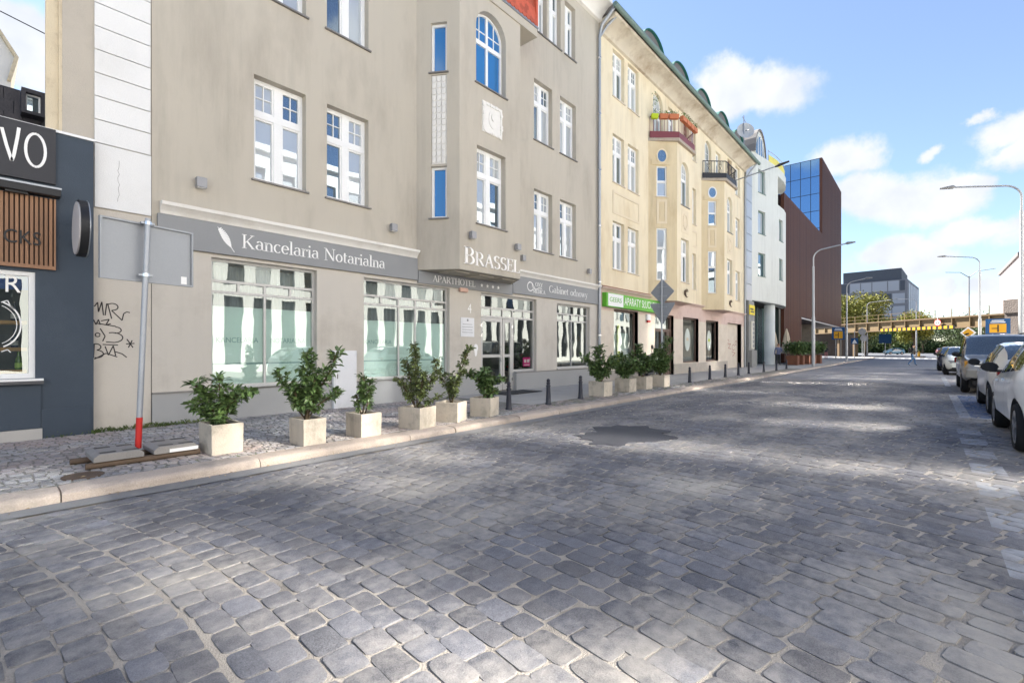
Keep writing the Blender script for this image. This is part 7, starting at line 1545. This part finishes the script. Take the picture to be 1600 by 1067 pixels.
# ================================================================== people
def person(label, loc, rz, J, rad, bands, hairc, seed=0, extra=None):
    """Body as one skinned surface from joints; bands give clothing colours by height."""
    t = thing('person', label, 'person', loc, local=True); t.rotation_euler = (0, 0, rz)
    E_ = [('pelvis', 'waist'), ('waist', 'chest'), ('chest', 'neck'), ('neck', 'head'), ('head', 'crown'), ('chest', 'shL'), ('shL', 'elL'), ('elL', 'haL'), ('haL', 'fiL'), ('chest', 'shR'), ('shR', 'elR'), ('elR', 'haR'), ('haR', 'fiR'), ('pelvis', 'hipL'), ('hipL', 'knL'), ('knL', 'anL'), ('anL', 'toL'), ('pelvis', 'hipR'), ('hipR', 'knR'), ('knR', 'anR'), ('anR', 'toR')]
    names = list(J); me = bpy.data.meshes.new('body'); me.from_pydata([J[k] for k in names], [(names.index(a), names.index(b)) for a, b in E_], [])
    o = bpy.data.objects.new('body', me); link(o); o.parent = t
    md = o.modifiers.new('skin', 'SKIN'); md.use_smooth_shade = True
    sv = me.skin_vertices[0].data
    for k, nm in enumerate(names):
        r_ = rad[nm.rstrip('LR') if nm not in rad else nm]; sv[k].radius = (r_ if isinstance(r_, tuple) else (r_, r_)); sv[k].use_root = nm == 'pelvis'
    o.modifiers.new('sub', 'SUBSURF').levels = 2; o.modifiers['sub'].render_levels = 2
    m = bpy.data.materials.new('clothing'); m.use_nodes = True; nt = m.node_tree; p = nt.nodes['Principled BSDF']; tc_ = nt.nodes.new('ShaderNodeTexCoord'); sx = nt.nodes.new('ShaderNodeSeparateXYZ'); nt.links.new(tc_.outputs['Object'], sx.inputs[0])
    dv = nt.nodes.new('ShaderNodeMath'); dv.operation = 'DIVIDE'; nt.links.new(sx.outputs['Z'], dv.inputs[0]); dv.inputs[1].default_value = 2.0
    cr = nt.nodes.new('ShaderNodeValToRGB'); cr.color_ramp.interpolation = 'CONSTANT'; nt.links.new(dv.outputs[0], cr.inputs['Fac'])
    els = cr.color_ramp.elements
    els[0].position = 0; els[0].color = (*bands[0][1], 1); els[1].position = bands[1][0]/2; els[1].color = (*bands[1][1], 1)
    for z, c in bands[2:]: e = els.new(z/2); e.color = (*c, 1)
    nt.links.new(cr.outputs['Color'], p.inputs['Base Color']); p.inputs['Roughness'].default_value = .85; me.materials.append(m)
    hd = Vector(J['head']); cw = Vector(J['crown']); q = MB()
    for k in range(7):
        ph = math.pi*k/12; q.pts([(hd.x-.02+.098*math.cos(ph)*math.cos(2*math.pi*j/12)*1.05, hd.y+.098*math.cos(ph)*math.sin(2*math.pi*j/12), hd.z+.035+.115*math.sin(ph)) for j in range(12)])
    for k in range(6):
        for j in range(12): q.f.append((k*12+j, k*12+(j+1) % 12, (k+1)*12+(j+1) % 12, (k+1)*12+j))
    q.build('hair', mat('hair_%.2f_%.2f' % hairc[:2], hairc, .7), t, smooth='all')
    return t
rad = dict(pelvis=(.15, .11), waist=(.13, .10), chest=(.16, .115), neck=.055, head=(.085, .095), crown=.06, sh=.06, el=.045, ha=.035, fi=.022, hip=.085, kn=.06, an=.042, to=.035)
SK = (.52, .32, .23)
J1 = dict(pelvis=(0, 0, .90), waist=(0, 0, 1.08), chest=(.0, 0, 1.30), neck=(.0, 0, 1.46), head=(.02, 0, 1.57), crown=(.01, 0, 1.65), shL=(0, .17, 1.40), elL=(.02, .24, 1.14), haL=(.14, .16, 1.06), fiL=(.20, .08, 1.08), shR=(0, -.17, 1.40), elR=(.0, -.25, 1.13), haR=(.05, -.26, .90), fiR=(.06, -.25, .82), hipL=(0, .09, .86), knL=(.02, .10, .48), anL=(0, .10, .09), toL=(.13, .11, .04), hipR=(0, -.09, .86), knR=(.05, -.10, .48), anR=(-.03, -.10, .10), toR=(.10, -.11, .04))
person('woman in a blue patterned blouse and dark trousers standing before the parasols', (42.25, 8.9, .095), R(200), J1, rad, [(0, (.03, .03, .03)), (.07, (.02, .022, .03)), (.86, (.13, .15, .24)), (1.43, SK)], (.22, .09, .04))
J2 = dict(pelvis=(0, 0, .93), waist=(.02, 0, 1.12), chest=(.05, 0, 1.36), neck=(.07, 0, 1.53), head=(.11, 0, 1.64), crown=(.10, 0, 1.73), shL=(.05, .18, 1.46), elL=(-.10, .22, 1.20), haL=(.08, .22, 1.02), fiL=(.14, .21, .98), shR=(.05, -.18, 1.46), elR=(.12, -.24, 1.18), haR=(.32, -.20, 1.10), fiR=(.40, -.18, 1.12), hipL=(0, .09, .88), knL=(.18, .09, .52), anL=(.22, .09, .10), toL=(.36, .09, .05), hipR=(0, -.09, .88), knR=(.0, -.09, .48), anR=(-.26, -.09, .16), toR=(-.16, -.09, .04))
p2_ = person('person in jeans and dark top striding across the street', (52.15, .97, 0), R(-80), J2, rad, [(0, (.05, .05, .05)), (.09, (.07, .16, .30)), (.95, (.09, .09, .08)), (1.50, SK)], (.03, .02, .02))
MB().box(-.22, -.06, -.15, .15, 1.08, 1.46).build('backpack', M_black, p2_, bevel=.05)
J3 = {k: v for k, v in J1.items()}
person('distant person in dark clothes beside the blue direction sign', (74.5, 9.0, .095), R(90), J3, rad, [(0, (.03, .03, .03)), (.07, (.06, .05, .07)), (.88, (.05, .04, .06)), (1.43, SK)], (.03, .02, .02))
person('distant person in pink trousers under the maroon overhang', (73.2, 9.9, .095), R(180), J3, rad, [(0, (.03, .03, .03)), (.07, (.45, .2, .2)), (.88, (.04, .04, .05)), (1.43, SK)], (.05, .03, .02))
